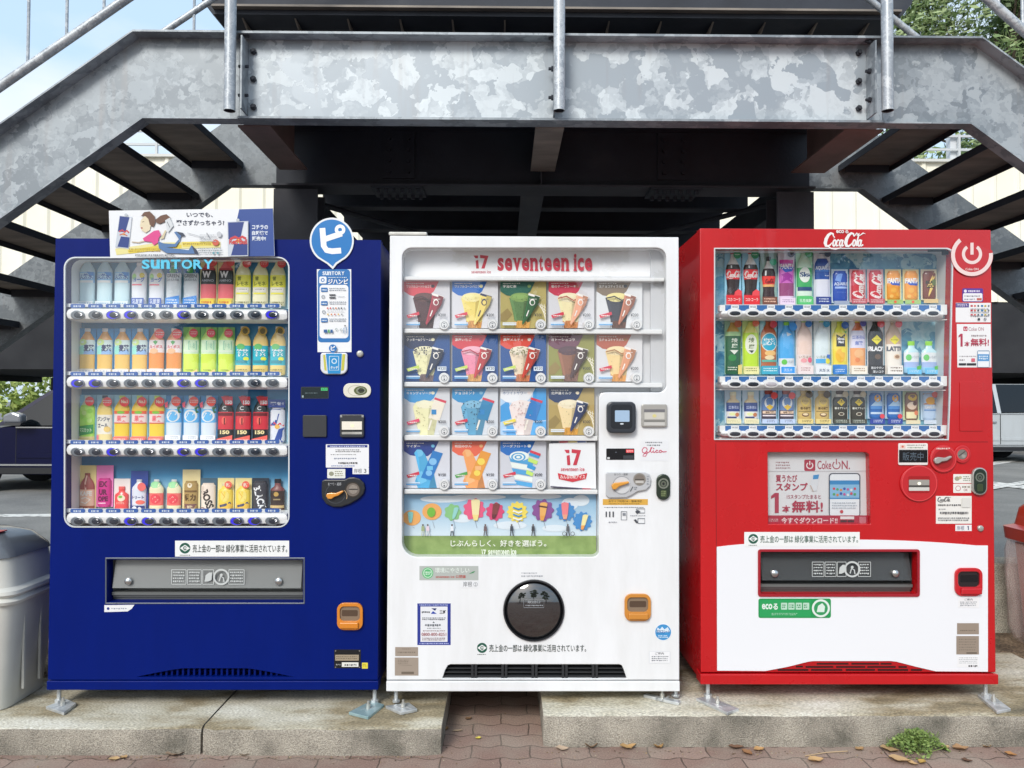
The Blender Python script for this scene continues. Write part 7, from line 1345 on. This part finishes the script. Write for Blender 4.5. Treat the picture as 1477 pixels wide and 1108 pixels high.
S2([3], BT, 'sample bottle', 'sky blue water bottle with green cap', '', 'middle', 464, 540, 11.2, 'slim', [('cap', 0, .07, '#7cc43c'), ('bottle', .07, .7, '#4a9cd4'), ('label', .7, .84, '#e4ecf2'), ('bottle', .84, 1, '#3f8fd0')],
   [('p', [(-.1, .2), (.6, .24), (0, .28)], '#e2eef6'), ('p', [(.1, .26), (.7, .2), (.2, .25)], '#e2eef6'), ('e', -.4, .77, .35, .05, '#5aae4a'), ('t', 'いろはす', -.1, .74, .8, .79, '#8a939c', .01), ('R', -1, .84, 1, 1, '#eef3f7'), ('R', -.85, .86, .9, .98, '#2f86cc'), ('T', '天然水', -.5, .89, .6, .95, '#d2e8f8'), ('C', .7, .1, 5.8, '#3a8fd8')], ('#6fb0dc', 12, 459))
S2([4], BT, 'sample bottle', 'pale pink peach water bottle', '', 'middle', 461, 540, 11.2, 'slim', [('cap', 0, .05, '#a8c46a'), ('bottle', .05, .64, '#e8cfc4'), ('label', .64, 1, '#ecdcd8')],
   [('t', 'いろはす', -.8, .66, .8, .71, '#8a7a6c', .01), ('e', .6, .74, .3, .05, '#d8607c'), ('e', -.2, .75, .4, .04, '#e09aa0'), ('R', -1, .84, 1, 1, '#f0e0de'), ('D', -.6, .87, .6, .95, 2, '#9a6a6c'), ('C', .4, .08, 5, '#2f6cae')], ('#d6d8da', 12, 460))
S2([5], BT, 'sample bottle', 'clear lemon water bottle with blue foot', '', 'middle', 461, 540, 11.2, 'slim', [('cap', 0, .05, '#a8c46a'), ('bottle', .05, .64, '#d8e6ea'), ('label', .64, 1, '#dfe8ee')],
   [('t', 'いろはす', -.8, .66, .6, .71, '#6a8a6c', .01), ('r', .5, .64, .98, .8, '#3a6cc0'), ('e', .6, .76, .35, .05, '#d8d050'), ('r', -.9, .72, .3, .8, '#4a98c8'), ('R', -1, .84, 1, 1, '#eef1f4'), ('T', '天然水', -.6, .9, .8, .96, '#4a5a74', .02), ('C', .4, .08, 5, '#2f86ae')], ('#cdd8dc', 12, 460))
S2([6], BT, 'sample bottle', 'yellow lemonade bottle with black label', '', 'middle', 463, 540, 11, 'pet', [('cap', 0, .05, '#b8c43c'), ('bottle', .05, .22, '#cfd24a'), ('label', .22, .82, '#e0cc48'), ('bottle', .82, 1, '#3a78b8')],
   [('p', [(-.6, .25), (0, .3), (.55, .24), (.55, .48), (-.6, .48)], '#1c1e20'), ('t', 'Minute', -.45, .31, .45, .36, '#e8eaec', .04), ('t', 'Maid', -.35, .37, .35, .42, '#e8eaec', .04), ('e', -.1, .65, .62, .13, '#ecb83c'), ('e', .3, .55, .3, .04, '#d8c83c'), ('p', [(.4, .2), (.9, .18), (.7, .24)], '#4f9a3c'), ('R', -1, .86, .7, 1, '#3070b4'), ('D', -.8, .9, .4, .97, 2, '#c9def0'), ('C', .5, .08, 5.4, '#2c5aa0')], ('#d2d6a0', 12, 460))
S2([7], BT, 'sample bottle', 'unsweetened tea bottle with lilac label', '', 'middle', 461, 540, 11.4, 'pet', [('cap', 0, .05, '#c8b83c'), ('bottle', .05, .2, '#b8623c'), ('label', .2, .52, '#cfcfe4'), ('label', .52, .84, '#d8945c'), ('bottle', .84, 1, '#e4d6c0')],
   [('t', '紅茶花伝', -.8, .29, .8, .36, '#6a78b0', .02), ('t', '無糖', -.5, .39, .5, .47, '#6a78b0', .03), ('e', 0, .62, .6, .08, '#e4b07c'), ('c', -.2, .74, 3.4, '#c87440'), ('c', .3, .7, 3, '#dca060'), ('R', -1, .85, 1, 1, '#ece4d4'), ('D', -.7, .88, .7, .96, 2, '#8a6a50'), ('C', .5, .07, 4.6, '#4a4a94')], ('#cfd2d6', 12, 460))
S2([8], BT, 'sample bottle', 'black coffee bottle with yellow diamond', '', 'middle', 461, 540, 11.2, 'pet', [('cap', 0, .06, '#24262c'), ('bottle', .06, 1, '#282b32')],
   [('p', [(-.65, .37), (0, .28), (.65, .37), (0, .46)], '#d8cf3c'), ('d', -.5, .36, .5, .39, 1, '#6a6420'), ('t', 'BLACK', -.98, .49, .98, .58, '#e8eaec', .06), ('e', .1, .68, .4, .05, '#5a4a40'), ('R', -1, .84, 1, 1, '#1f2126'), ('T', '飲みやすい', -.8, .86, .8, .91, '#d8dadc'), ('T', '深いコク', -.6, .93, .8, .98, '#d8dadc'), ('C', .5, .08, 5.4, '#c04450')], ('#b9bcc0', 12, 460))
S2([9], BT, 'sample bottle', 'cream latte bottle with yellow diamond', '', 'middle', 461, 540, 11.2, 'pet', [('cap', 0, .06, '#c8bcae'), ('bottle', .06, .45, '#b39a84'), ('label', .45, 1, '#e2dcd2')],
   [('p', [(-.65, .37), (0, .28), (.65, .37), (0, .46)], '#d8cf3c'), ('d', -.5, .36, .5, .39, 1, '#6a6420'), ('t', 'LATTE', -.95, .49, .98, .58, '#4a4e5c', .06), ('e', .3, .68, .45, .05, '#c9b49c'), ('e', .3, .68, .3, .03, '#8a6a50'), ('R', -1, .84, 1, 1, '#ebe6de'), ('D', -.6, .86, .9, .97, 2, '#6a5a50'), ('C', .5, .08, 5.2, '#c84450')], ('#cfc4ba', 12, 460))
S2([10, 11], BT, 'sample bottle', 'small water bottle with green cap', 'small water bottles with green caps', 'middle', 492, 538, 11, 'short', [('cap', 0, .14, '#8cd044'), ('bottle', .14, .36, '#b4d8e2'), ('label', .36, .66, '#e6eef2'), ('bottle', .66, .82, '#8fa4cc'), ('bottle', .82, 1, '#8cc0dc')],
   [('e', -.5, .52, .35, .1, '#5aae5c'), ('t', 'いろはす', -.1, .46, .85, .55, '#8a939c', .01), ('R', -.75, .86, 1.1, 1.04, '#62b0d8'), ('D', -.5, .9, .7, 1, 2, '#cfe8f4'), ('P', [(.5, .8), (1.1, .76), (1.0, .9), (.5, .9)], '#4aa03c')])
S2([0, 1], BT, 'sample bottle', 'milk tea bottle with navy label', 'milk tea bottles with navy labels', 'bottom', 565, 611, 9.8, 'short', [('cap', 0, .12, '#d3cfae'), ('bottle', .12, .34, '#d8c49a'), ('label', .34, .62, '#27407c'), ('label', .62, .84, '#d5d4d4'), ('bottle', .84, 1, '#dcd3ac')],
   [('t', '紅茶花伝', -.75, .44, .75, .54, '#b9c6e6', .02), ('e', -.2, .7, .5, .05, '#cfd49c'), ('c', .5, .72, 3, '#b0704a'), ('r', -.9, .78, .4, .83, '#2c3c6c'), ('R', -1.05, .86, 1.05, 1, '#dcd6b0'), ('D', -.85, .89, .85, .97, 2, '#a8a07a')], ('#b4cde0', 11.8, 563))
S2([2, 3], BT, 'sample bottle', 'navy coffee tin bottle with red cap', 'navy coffee tin bottles with red caps', 'bottom', 563, 611, 10.6, 'tin', [('cap', 0, .12, '#8e3a34'), ('can', .12, .6, '#5c7aa8'), ('can', .6, 1, '#47404c')],
   [('e', 0, .38, .7, .17, '#dfe4e8'), ('p', [(-.5, .5), (0, .42), (.55, .5), (0, .6)], '#d2b04a'), ('r', -.9, .62, .9, .7, '#d9bfa8'), ('t', '微糖', -.6, .63, .6, .69, '#5a4030', .03), ('r', -.9, .74, .9, .78, '#d8cfd4'), ('R', -1.05, .86, 1.05, 1, '#b4c4de'), ('D', -.4, .88, .7, .97, 2, '#6a6a84'), ('C', .6, .16, 5, '#d04848')], ('#9cbcd8', 11.8, 562))
S2([4, 5], BT, 'sample bottle', 'gold coffee tin bottle', 'gold coffee tin bottles', 'bottom', 563, 611, 10.4, 'tin', [('cap', 0, .1, '#b4a274'), ('can', .1, 1, '#b89f62')],
   [('e', 0, .34, .6, .14, '#c8ae52'), ('d', -.5, .28, .5, .36, 2, '#8a7434'), ('t', '香る微糖', -.7, .5, .7, .58, '#5a4828', .03), ('r', -.9, .62, .9, .64, '#7a6638'), ('e', 0, .73, .5, .06, '#6a4c3a'), ('e', 0, .72, .38, .035, '#d8c49c'), ('R', -1.05, .86, 1.05, 1, '#cbb878'), ('D', -.5, .88, .8, .97, 2, '#5a4a2c'), ('C', .5, .12, 5.2, '#4a3c2c')], ('#a9bac0', 11.8, 562))
S2([6, 7], BT, 'sample bottle', 'black coffee tin bottle', 'black coffee tin bottles with yellow diamonds', 'bottom', 563, 611, 10.6, 'tin', [('cap', 0, .12, '#3a2c2c'), ('can', .12, .2, '#d8d6d0'), ('can', .2, 1, '#33342f')],
   [('p', [(-.55, .36), (0, .25), (.55, .36), (0, .47)], '#d2b83c'), ('d', -.3, .34, .3, .38, 1, '#7a6a1c'), ('t', '香るブラック', -.85, .5, .85, .57, '#cfd2c8', .03), ('e', 0, .71, .4, .05, '#c4c0b0'), ('e', 0, .71, .3, .035, '#3a2c22'), ('R', -1.05, .86, 1.05, 1, '#3f433c'), ('D', -.8, .88, .8, .98, 2, '#aab0a4'), ('C', .55, .12, 4.4, '#b0a890')], ('#a9b0ac', 11.8, 562))
S2([8, 9], 'sample_can', 'sample can', 'blue mountain coffee can', 'blue mountain coffee cans', 'bottom', 567, 604, 9.4, 'can', [('can', 0, 1, '#2c64a8')],
   [('p', [(-.9, .5), (.2, .2), (.9, .36), (.9, .56), (-.9, .6)], '#a8c8e2'), ('e', .1, .2, .5, .14, '#dba23c'), ('r', -.9, .5, .9, .62, '#4c86c4'), ('r', -.9, .74, .9, .82, '#c4d8ec'), ('R', -1.15, 1.0, 1.15, 1.2, '#2a3f8c'), ('D', -.6, 1.03, .8, 1.16, 2, '#dbe2f4'), ('C', .75, .9, 3.4, '#c8404c')], ('#9fb8cc', 11.8, 564))
S2([10], 'sample_can', 'sample can', 'brown cafe au lait can with splash print', '', 'bottom', 566, 606, 9.4, 'can', [('can', 0, 1, '#7a5a48')],
   [('e', 0, .18, .7, .12, '#c8a83c'), ('e', -.1, .48, .7, .14, '#d8c4b0'), ('e', .3, .4, .3, .08, '#5c3c30'), ('r', -.9, .7, .6, .94, '#cfc8a0'), ('c', .55, .74, 3.4, '#d8805c'), ('R', -1.1, 1.0, 1.1, 1.14, '#c9bfa0')], ('#b4c49c', 11.8, 564))
S2([11], 'sample_can', 'sample can', 'pale blue cafe latte can with orange emblem', '', 'bottom', 566, 606, 9.4, 'can', [('can', 0, 1, '#a9c0d8')],
   [('r', -.95, .04, .95, .44, '#a87a5c'), ('e', 0, .3, .7, .14, '#e0a83c'), ('t', 'CAFE AU', -.85, .48, .85, .58, '#eef2f6', .05), ('r', -.9, .62, .9, .66, '#5a86b8'), ('R', -1.1, 1.0, 1.1, 1.14, '#c4d0de'), ('C', .6, .08, 4.4, '#d05c54')], ('#a8c0d0', 11.8, 564))
KP[0] = 0.82
# ================================================================ cars
def car(label, x0, L_, yc, H, paint, front_left=True, kind='suv', hs=1.0):
    """a whole parked car seen from its side; x runs along it"""
    t = thing('parked_car', label, 'car', (x0 + L_ / 2, yc, 0.0), 'cars parked beyond the low wall'); M = pm(paint, .3, coat=.02 if paint == '#121538' else .5, nz=.04); W2 = .9
    if paint == '#121538': M.node_tree.nodes['Principled BSDF'].inputs['Specular IOR Level'].default_value = .16
    X = (lambda u: x0 + u * L_) if front_left else (lambda u: x0 + (1 - u) * L_)
    body = [(0, .34), (.0, .62), (.02, .74), (.06, .82), (.22, .97), (.27, 1.0), (.80, 1.02), (.93, 1.02), (.985, .92), (1.0, .62), (.995, .36)]
    body = [(a, z * hs) for a, z in body]
    zb = .26; b = MB(); rings = []
    for k in (-1, -.985, -.8, 0, .8, .985, 1):
        s_ = 1 if abs(k) < .9 else .985; drop = 0 if abs(k) < .9 else .02
        rings.append([(X(.5 + (u - .5) * s_), yc + W2 * k, z - drop * (z > .8)) for u, z in body] + [(X(.985), yc + W2 * k, zb), (X(.02), yc + W2 * k, zb)])
    b.loft(rings, M); b.build('body', t, doubles=True)
    gz0 = 1.0 * hs; roof = [(.24, gz0), (.385, H - .04), (.42, H), (.80, H), (.90, H - .1), (.97, gz0 + .03)]
    sec = lambda u, z: [(X(u), yc - W2 * (.96 - .22 * (z - gz0) / (H - gz0)), z), (X(u), yc + W2 * (.96 - .22 * (z - gz0) / (H - gz0)), z)]
    shell = [sec(u, z) for u, z in roof]; th = .05
    inn = [[(p[0] + (.5 - u) * .06, p[1] + (.03 if k == 0 else -.03), max(gz0 + .005, p[2] - .045)) for k, p in enumerate(r)] for r, (u, z) in zip(shell, roof)]
    b = MB(); b.loft([[s[0] for s in shell] + [s[0] for s in inn[::-1]], [s[1] for s in shell] + [s[1] for s in inn[::-1]]], M)
    b.build('roof', t)
    Gm = pm('#10161a', .04)
    b = MB()
    for sgn in (0, 1): b.f([(s[sgn][0], s[sgn][1] + (-.003 if sgn == 0 else .003), s[sgn][2]) for s in shell], Gm)
    b.build('side_glass', t)
    for sgn in (0, 1):
        b = MB()
        for u0, u1 in (((.24, gz0), (.385, H - .04)), ((.60, gz0), (.60, H)), ((.90, H - .1), (.97, gz0 + .03))):
            p, q = Vector(sec(*u0)[sgn]), Vector(sec(*u1)[sgn]); d = -.004 if sgn == 0 else .004
            b.mesh([(p.x - .045, p.y + d, p.z), (p.x + .045, p.y + d, p.z), (q.x + .045, q.y + d, q.z), (q.x - .045, q.y + d, q.z)], [(0, 1, 2, 3)], M)
        p = [Vector(s[sgn]) for s in shell[1:5]]; d = -.006 if sgn == 0 else .006
        for a, c_ in zip(p, p[1:]): b.f([(a.x, a.y + d, a.z), (c_.x, c_.y + d, c_.z), (c_.x, c_.y + d, c_.z - .07), (a.x, a.y + d, a.z - .07)], M)
        b.build('pillar_trim', t)
    ys = yc - W2 - .001
    for u0, u1 in ((.30, .60), (.60, .86)):
        b = MB(); xa, xb = sorted((X(u0), X(u1))); z0, z1 = .42, gz0 - .03
        dk = pm('#101114', .6); 
        for q in ((xa, xa + .008, z0, z1), (xb - .008, xb, z0, z1)): b.box(q[0], q[1], ys - .002, ys + .008, q[2], q[3], dk)
        b.box(xa + .02, xb - .02, ys - .014, ys + .008, .50, .56, M); b.box(xa, xb, ys - .010, ys + .008, gz0 - .03, gz0 - .012, M_CHROME)
        d = b.build('door', t); hx = X(u1 - .045); b = MB(); b.box(hx - .11, hx + .11, ys - .04, ys - .004, gz0 - .22, gz0 - .185, pm(paint, .2, .2, coat=.8) if kind != 'suv' else M_CHROME); b.build('handle', d, bevel=.008)
    b = MB(); mx = X(.315); b.loft([[(mx + k * .13, ys - .06 - .16 * (1 if v in (1, 2) else 0), gz0 + .05 + (.16 if v in (2, 3) else 0) * (1 - .3 * abs(k))) for v in range(4)] for k in (-1, 0, 1)], pm('#8d9096', .25, .3) if kind == 'suv' else M); b.build('mirror', t, bevel=.03)
    b = MB(); xa, xb = sorted((X(.17), X(.80))); b.box(xa, xb, ys - .012, ys + .02, .27, .36, pm('#1b1c20', .6)); b.box(xa, xb, ys - .016, ys - .0125, .385, .41, M_CHROME); b.build('sill_trim', t)
    for u in (.165, .83):
        for sgn in (-1, 1):
            yy = yc + sgn * (W2 - .1); b = MB(); b.cyl((X(u), yy - .11 , .33), (X(u), yy + .11, .33), .33, pm('#15161a', .8), 28); w_ = b.build('wheel', t, smooth=40)
            b = MB(); o = yy + sgn * .112; b.cyl((X(u), o, .33), (X(u), o + sgn * .01, .33), .22, pm('#a9acb0', .3, .6), 20)
            for k in range(5): a = 2 * math.pi * k / 5; b.cyl((X(u), o + sgn * .012, .33), (X(u) + .2 * math.cos(a), o + sgn * .012, .33 + .2 * math.sin(a)), .025, pm('#c4c7ca', .3, .6), 6)
            b.build('rim', w_)
    b = MB()
    for k in (-.7, .7): b.box(X(.0) - .012, X(.0) + .03, yc + W2 * k - .18, yc + W2 * k + .18, .66, .78, pm('#dfe4e8', .1, coat=.5))
    b.build('headlight', t); b = MB()
    for k in (-.75, .75): b.box(X(1.0) - .03, X(1.0) + .008, yc + W2 * k - .14, yc + W2 * k + .14, .72, .92, pm('#a81c20', .15, coat=.5))
    b.build('tail_light', t)
    return t
car('dark navy parked car with grey mirror, partly hidden by the blue machine', -8.49, 4.75, 8.98, 1.52, '#121538', True, 'suv', .96)
car('silver parked car beyond the low wall, mostly hidden by the red machine', 8.4, 4.6, 15.0, 1.78, '#c3c9cc', True, 'suv', 1.12)
car('dark grey parked car standing behind the silver one', 12.6, 4.4, 20.5, 1.75, '#55575c', False, 'sedan', 1.1)
car('white parked car far back under the parking deck at right', 17.0, 4.3, 27.0, 1.7, '#e4e6e8', True, 'sedan', 1.05)

# ================================================================ bins
M_BIN = noisy('weathered grey plastic', [(.3, '#b3b2aa'), (.7, '#cdccc4')], scale=3, rough=.45, bump=.03); M_BIND = pm('#63676c', .25, coat=.4)
def sq(cx, cy, hx, hy, z, r=.05, n=4):
    return [(cx + dx * (hx - r) + r * math.cos(R(a + 90 * i / n)), cy + dy * (hy - r) + r * math.sin(R(a + 90 * i / n)), z) for dx, dy, a in ((1, 1, 0), (-1, 1, 90), (-1, -1, 180), (1, -1, 270)) for i in range(n + 1)]
cx, cy = -2.21, 0.115; t = thing('litter_bin', 'grey plastic recycling bin with glossy dark lid left of the blue machine', 'bin', (cx, cy, 0.1))
hx, hy = .27, .18; S_ = lambda k, z, r=.06: sq(cx, cy, hx * k, hy * k, z, r)
b = MB(); b.loft([S_(.86, .102), S_(.95, .40), S_(.98, .52)], M_BIN); b.build('body', t, smooth=40)
b = MB(); b.loft([S_(1.03, .522), S_(1.05, .535), S_(1.0, .548), S_(1.05, .562), S_(1.04, .575), S_(.97, .588), S_(.90, .70)], M_BIN); b.build('collar', t, smooth=40)
b = MB(); b.loft([S_(.93, .702), S_(.90, .722), S_(.72, .775), S_(.45, .80), S_(.15, .806, .02)], M_BIND); b.build('lid', t, smooth=50)
b = MB(); b.prism([(cx - .15, .645), (cx + .15, .645), (cx + .15, .68), (cx - .15, .68)], cy - hy * .955, cy - hy * .9, pm('#3a352e', .6), world=True); b.build('opening', t)
b = MB(); b.box(cx + .06, cx + .16, cy - .09, cy - .03, .7925, .796, pm('#c8343c', .3)); b.build('lid_sticker', t)
for k in (-.06, .05):
    b = MB(); b.box(cx + hx * .93, cx + hx * .965, cy + k - .006, cy + k + .006, .16, .5, M_BIN); b.build('rib', t)
M_BAG = bpy.data.materials.new('thin clear bag'); M_BAG.use_nodes = True
_t = M_BAG.node_tree; _b = _t.nodes['Principled BSDF']; _b.inputs['Base Color'].default_value = (.82, .70, .66, 1); _b.inputs['Roughness'].default_value = .3; _b.inputs['Alpha'].default_value = .3
M_RBIN = pm('#b8443a', .4); M_RLID = pm('#c8402c', .3, coat=.3)
cx, cy = 2.885, 0.62; t = thing('litter_bin', 'red bin with orange red lid and clear bag, right of the red machine', 'bin', (cx, cy, 0.12))
b = MB(); b.loft([sq(cx, cy, .24, .2, .124), sq(cx, cy, .27, .225, .62)], pm('#b4463e', .5)); b.build('body', t, smooth=40)
rg = random.Random(3); b = MB(); rings = []
for z, e in ((.125, .035), (.2, .045), (.32, .04), (.45, .045), (.58, .03), (.665, .015)):
    k = (z - .12) / .5; rings.append([(x + rg.uniform(-.012, .012), y + rg.uniform(-.012, .012), z_) for x, y, z_ in sq(cx, cy, .24 + .03 * k + e, .2 + .025 * k + e, z, .06, 5)])
b.loft(rings, M_BAG, (False, False)); b.build('bag', t, smooth=60)
b = MB(); b.loft([sq(cx, cy, .30, .26, .64), sq(cx, cy, .305, .265, .70), sq(cx, cy, .27, .23, .715), sq(cx, cy, .255, .215, .80), sq(cx, cy, .2, .17, .86)], M_RLID); b.build('lid', t, smooth=40)

# ================================================================ weed, leaves
rg = random.Random(12); wp = PG(1322, 1085, 0.0); b = MB()
for _ in range(60):
    a = rg.uniform(0, 6.28); r = rg.uniform(.0, .1); h = rg.uniform(.02, .1) * (1.1 - r * 5); p = Vector((wp.x + r * math.cos(a) * 1.1, wp.y + r * math.sin(a) * .6, 0)); b.tube([(wp.x + (p.x - wp.x) * .3, wp.y + (p.y - wp.y) * .3, 0), (p.x, p.y, h * .7), (p.x + rg.uniform(-.015, .015), p.y + rg.uniform(-.015, .015), h)], .0012, M_WEED, 4)
t = thing('weed', 'small bushy green weed growing between bricks and kerb under red machine', 'weed', (wp.x, wp.y, 0))
b.build('stems', t); b = MB(); 
for _ in range(900):
    a = rg.uniform(0, 6.28); r = .10 * rg.random() ** .6 * (1 + .35 * math.sin(3 * a + .8)); h = .078 * (1 - (r / .12) ** 2) * rg.uniform(.35, 1.1) + .004
    p = Vector((wp.x + r * math.cos(a) * 1.05, wp.y + r * math.sin(a) * .55, h)); u = Vector((rg.gauss(0, 1), rg.gauss(0, 1), rg.gauss(0, .6))).normalized(); v = u.orthogonal().normalized(); s_ = rg.uniform(.004, .009)
    b.f([p - u * s_, p + v * s_ * .55, p + u * s_, p - v * s_ * .55], M_WEED)
b.build('leaves', t)
def leaf(label, px, py, ln, ang, colr, z=0.0, curl=.35, seed=0, slim=.36):
    p = PG(px, py, z); rg = random.Random(seed + int(px)); ln *= .82; m = pm(colr, .8, k=.72); b = MB(); n = 7; d = Vector((math.cos(R(ang)), math.sin(R(ang)), 0)); e = Vector((-d.y, d.x, 0)); rows = []
    for i in range(n + 1):
        u = i / n; w_ = ln * slim * math.sin(math.pi * min(1, u * 1.02 + .02)) ** .8 * (1 - .25 * u) + .0006; zz = .002 + ln * curl * (abs(u - .5) ** 1.5) * 1.2; c_ = p + d * ((u - .5) * ln) + Vector((0, 0, zz)); rows.append([c_ + e * w_ * k + Vector((0, 0, abs(k) * w_ * .5 * (1 + rg.uniform(-.4, .4)))) for k in (-1, -.4, 0, .4, 1)])
    b.loft(rows, m, (False, False), closed=False)
    rows2 = [[v + Vector((0, 0, -.0006)) for v in r] for r in rows]; b.loft(rows2, m, (False, False), closed=False)
    return tag(b.build('fallen_leaf', smooth=60), label, 'leaf', 'fallen leaves on the bricks')
LV = [
 ('pale tan leaf on the bricks at far left corner below the kerb', 165, 1097, .05, 10, '#c9a878'), ('small tan leaf beside the pale one below left kerb', 178, 1094, .04, 160, '#b9976a'),
 ('broad grey brown curled leaf below the joint of the left kerb blocks', 253, 1090, .085, 12, '#a38a72'), ('thin dry leaf sliver against the stained kerb block', 352, 1090, .05, -8, '#b8a084'),
 ('bright yellow leaf on bricks in the gap between kerb blocks', 690, 1066, .03, 20, '#e2cf5a'), ('pale twig like leaf by the end of the stained block', 660, 1055, .05, 8, '#c4ab8c', .0, .15, 3, .14),
 ('tan leaf leaning at the stained block corner in the gap', 643, 1053, .045, 70, '#b08c5e'), ('brown leaf deep in the gap between the kerb blocks', 676, 1038, .04, 40, '#8e6f52'),
 ('pale curled leaf under the right kerb, near its cut end', 811, 1082, .06, -6, '#c9b096'), ('dark bowed leaf touching the right kerb foot', 853, 1079, .06, 4, '#8a6e52', .0, .7),
 ('large tan double leaf below white machine right foot', 906, 1080, .08, 14, '#c8a06a', .0, .5), ('orange tan upright leaf below white machine right corner', 950, 1079, .06, 30, '#bf9762', .0, .8),
 ('reddish brown leaf on bricks, leftmost below red machine', 1062, 1080, .07, -4, '#84614a'), ('rust leaf hanging low below red machine left foot', 1078, 1088, .06, -60, '#a3754e'), ('pale orange folded leaf right of the rust leaf', 1095, 1083, .055, 20, '#cda06a'),
 ('flat pale leaf alone nearest the camera below red machine', 1177, 1099, .075, 10, '#d3ac78'), ('tan leaf left of the green weed', 1240, 1082, .05, 25, '#bd9668'),
 ('dry tan leaf tucked under the left side of weed', 1283, 1084, .08, -30, '#b89a6e'), ('long curled leaf in front of the weed', 1298, 1099, .09, -24, '#c8a678'), ('small tan leaf in front of weed, right of the curled one', 1316, 1103, .05, -40, '#d2ae7c'), ('yellow tan leaf at right front of the weed', 1330, 1101, .05, 40, '#c8a458'),
 ('pale leaf directly right of the weed', 1364, 1080, .05, 30, '#d6b888'), ('pair like ragged tan leaf right of weed', 1386, 1082, .08, 5, '#b89068'), ('light brown leaf second from the right edge', 1424, 1078, .05, 20, '#c4a074'), ('pointed tan leaf at the right edge of bricks', 1461, 1074, .06, -15, '#cfb08a'), ('dark brown leaf low at right on the bricks', 1395, 1099, .045, -25, '#6a4c38'), ('orange brown leaf low near the right edge', 1458, 1090, .05, -35, '#b88450')]
for k, q in enumerate(LV): leaf(q[0], q[1], q[2], q[3], q[4], q[5], *(q[6:] if len(q) > 6 else ()), )
b = MB(); p, q = PG(1161, 1092), PG(1222, 1085); b.tube([p + Vector((0, 0, .004)), (p + q) / 2 + Vector((0, .004, .006)), q + Vector((0, 0, .004))], .0018, pm('#c9ad88', .8), 6)
tag(b.build('twig'), 'thin straight pale twig lying on bricks below the red machine', 'twig')

# crumbs of leaf and grit on the bricks and along the kerb foot
rg = random.Random(31); b = MB(); ms = [pm(c, .9, k=.7) for c in ('#8a6f50', '#b59a74', '#5c4a38', '#c9bba0')]
for i in range(700):
    if i % 3: px = rg.uniform(0, 1477); py = (1091 if px < 640 else (1083 if px > 786 else rg.uniform(1020, 1100))) + abs(rg.gauss(0, 3.5))
    else: px = rg.uniform(0, 1477); py = rg.uniform(1092, 1150)
    p = PG(px, py, .002); s_ = rg.uniform(.0015, .006); a = rg.uniform(0, 6.28); d = Vector((math.cos(a), math.sin(a), rg.uniform(-.2, .3))) * s_; e = Vector((-d.y, d.x, s_ * rg.uniform(-.2, .3))) * rg.uniform(.3, .7)
    b.f([p - d, p + e, p + d, p - e], ms[i % 4])
tag(b.build('litter', origin=(0, 0, 0)), kind='stuff')
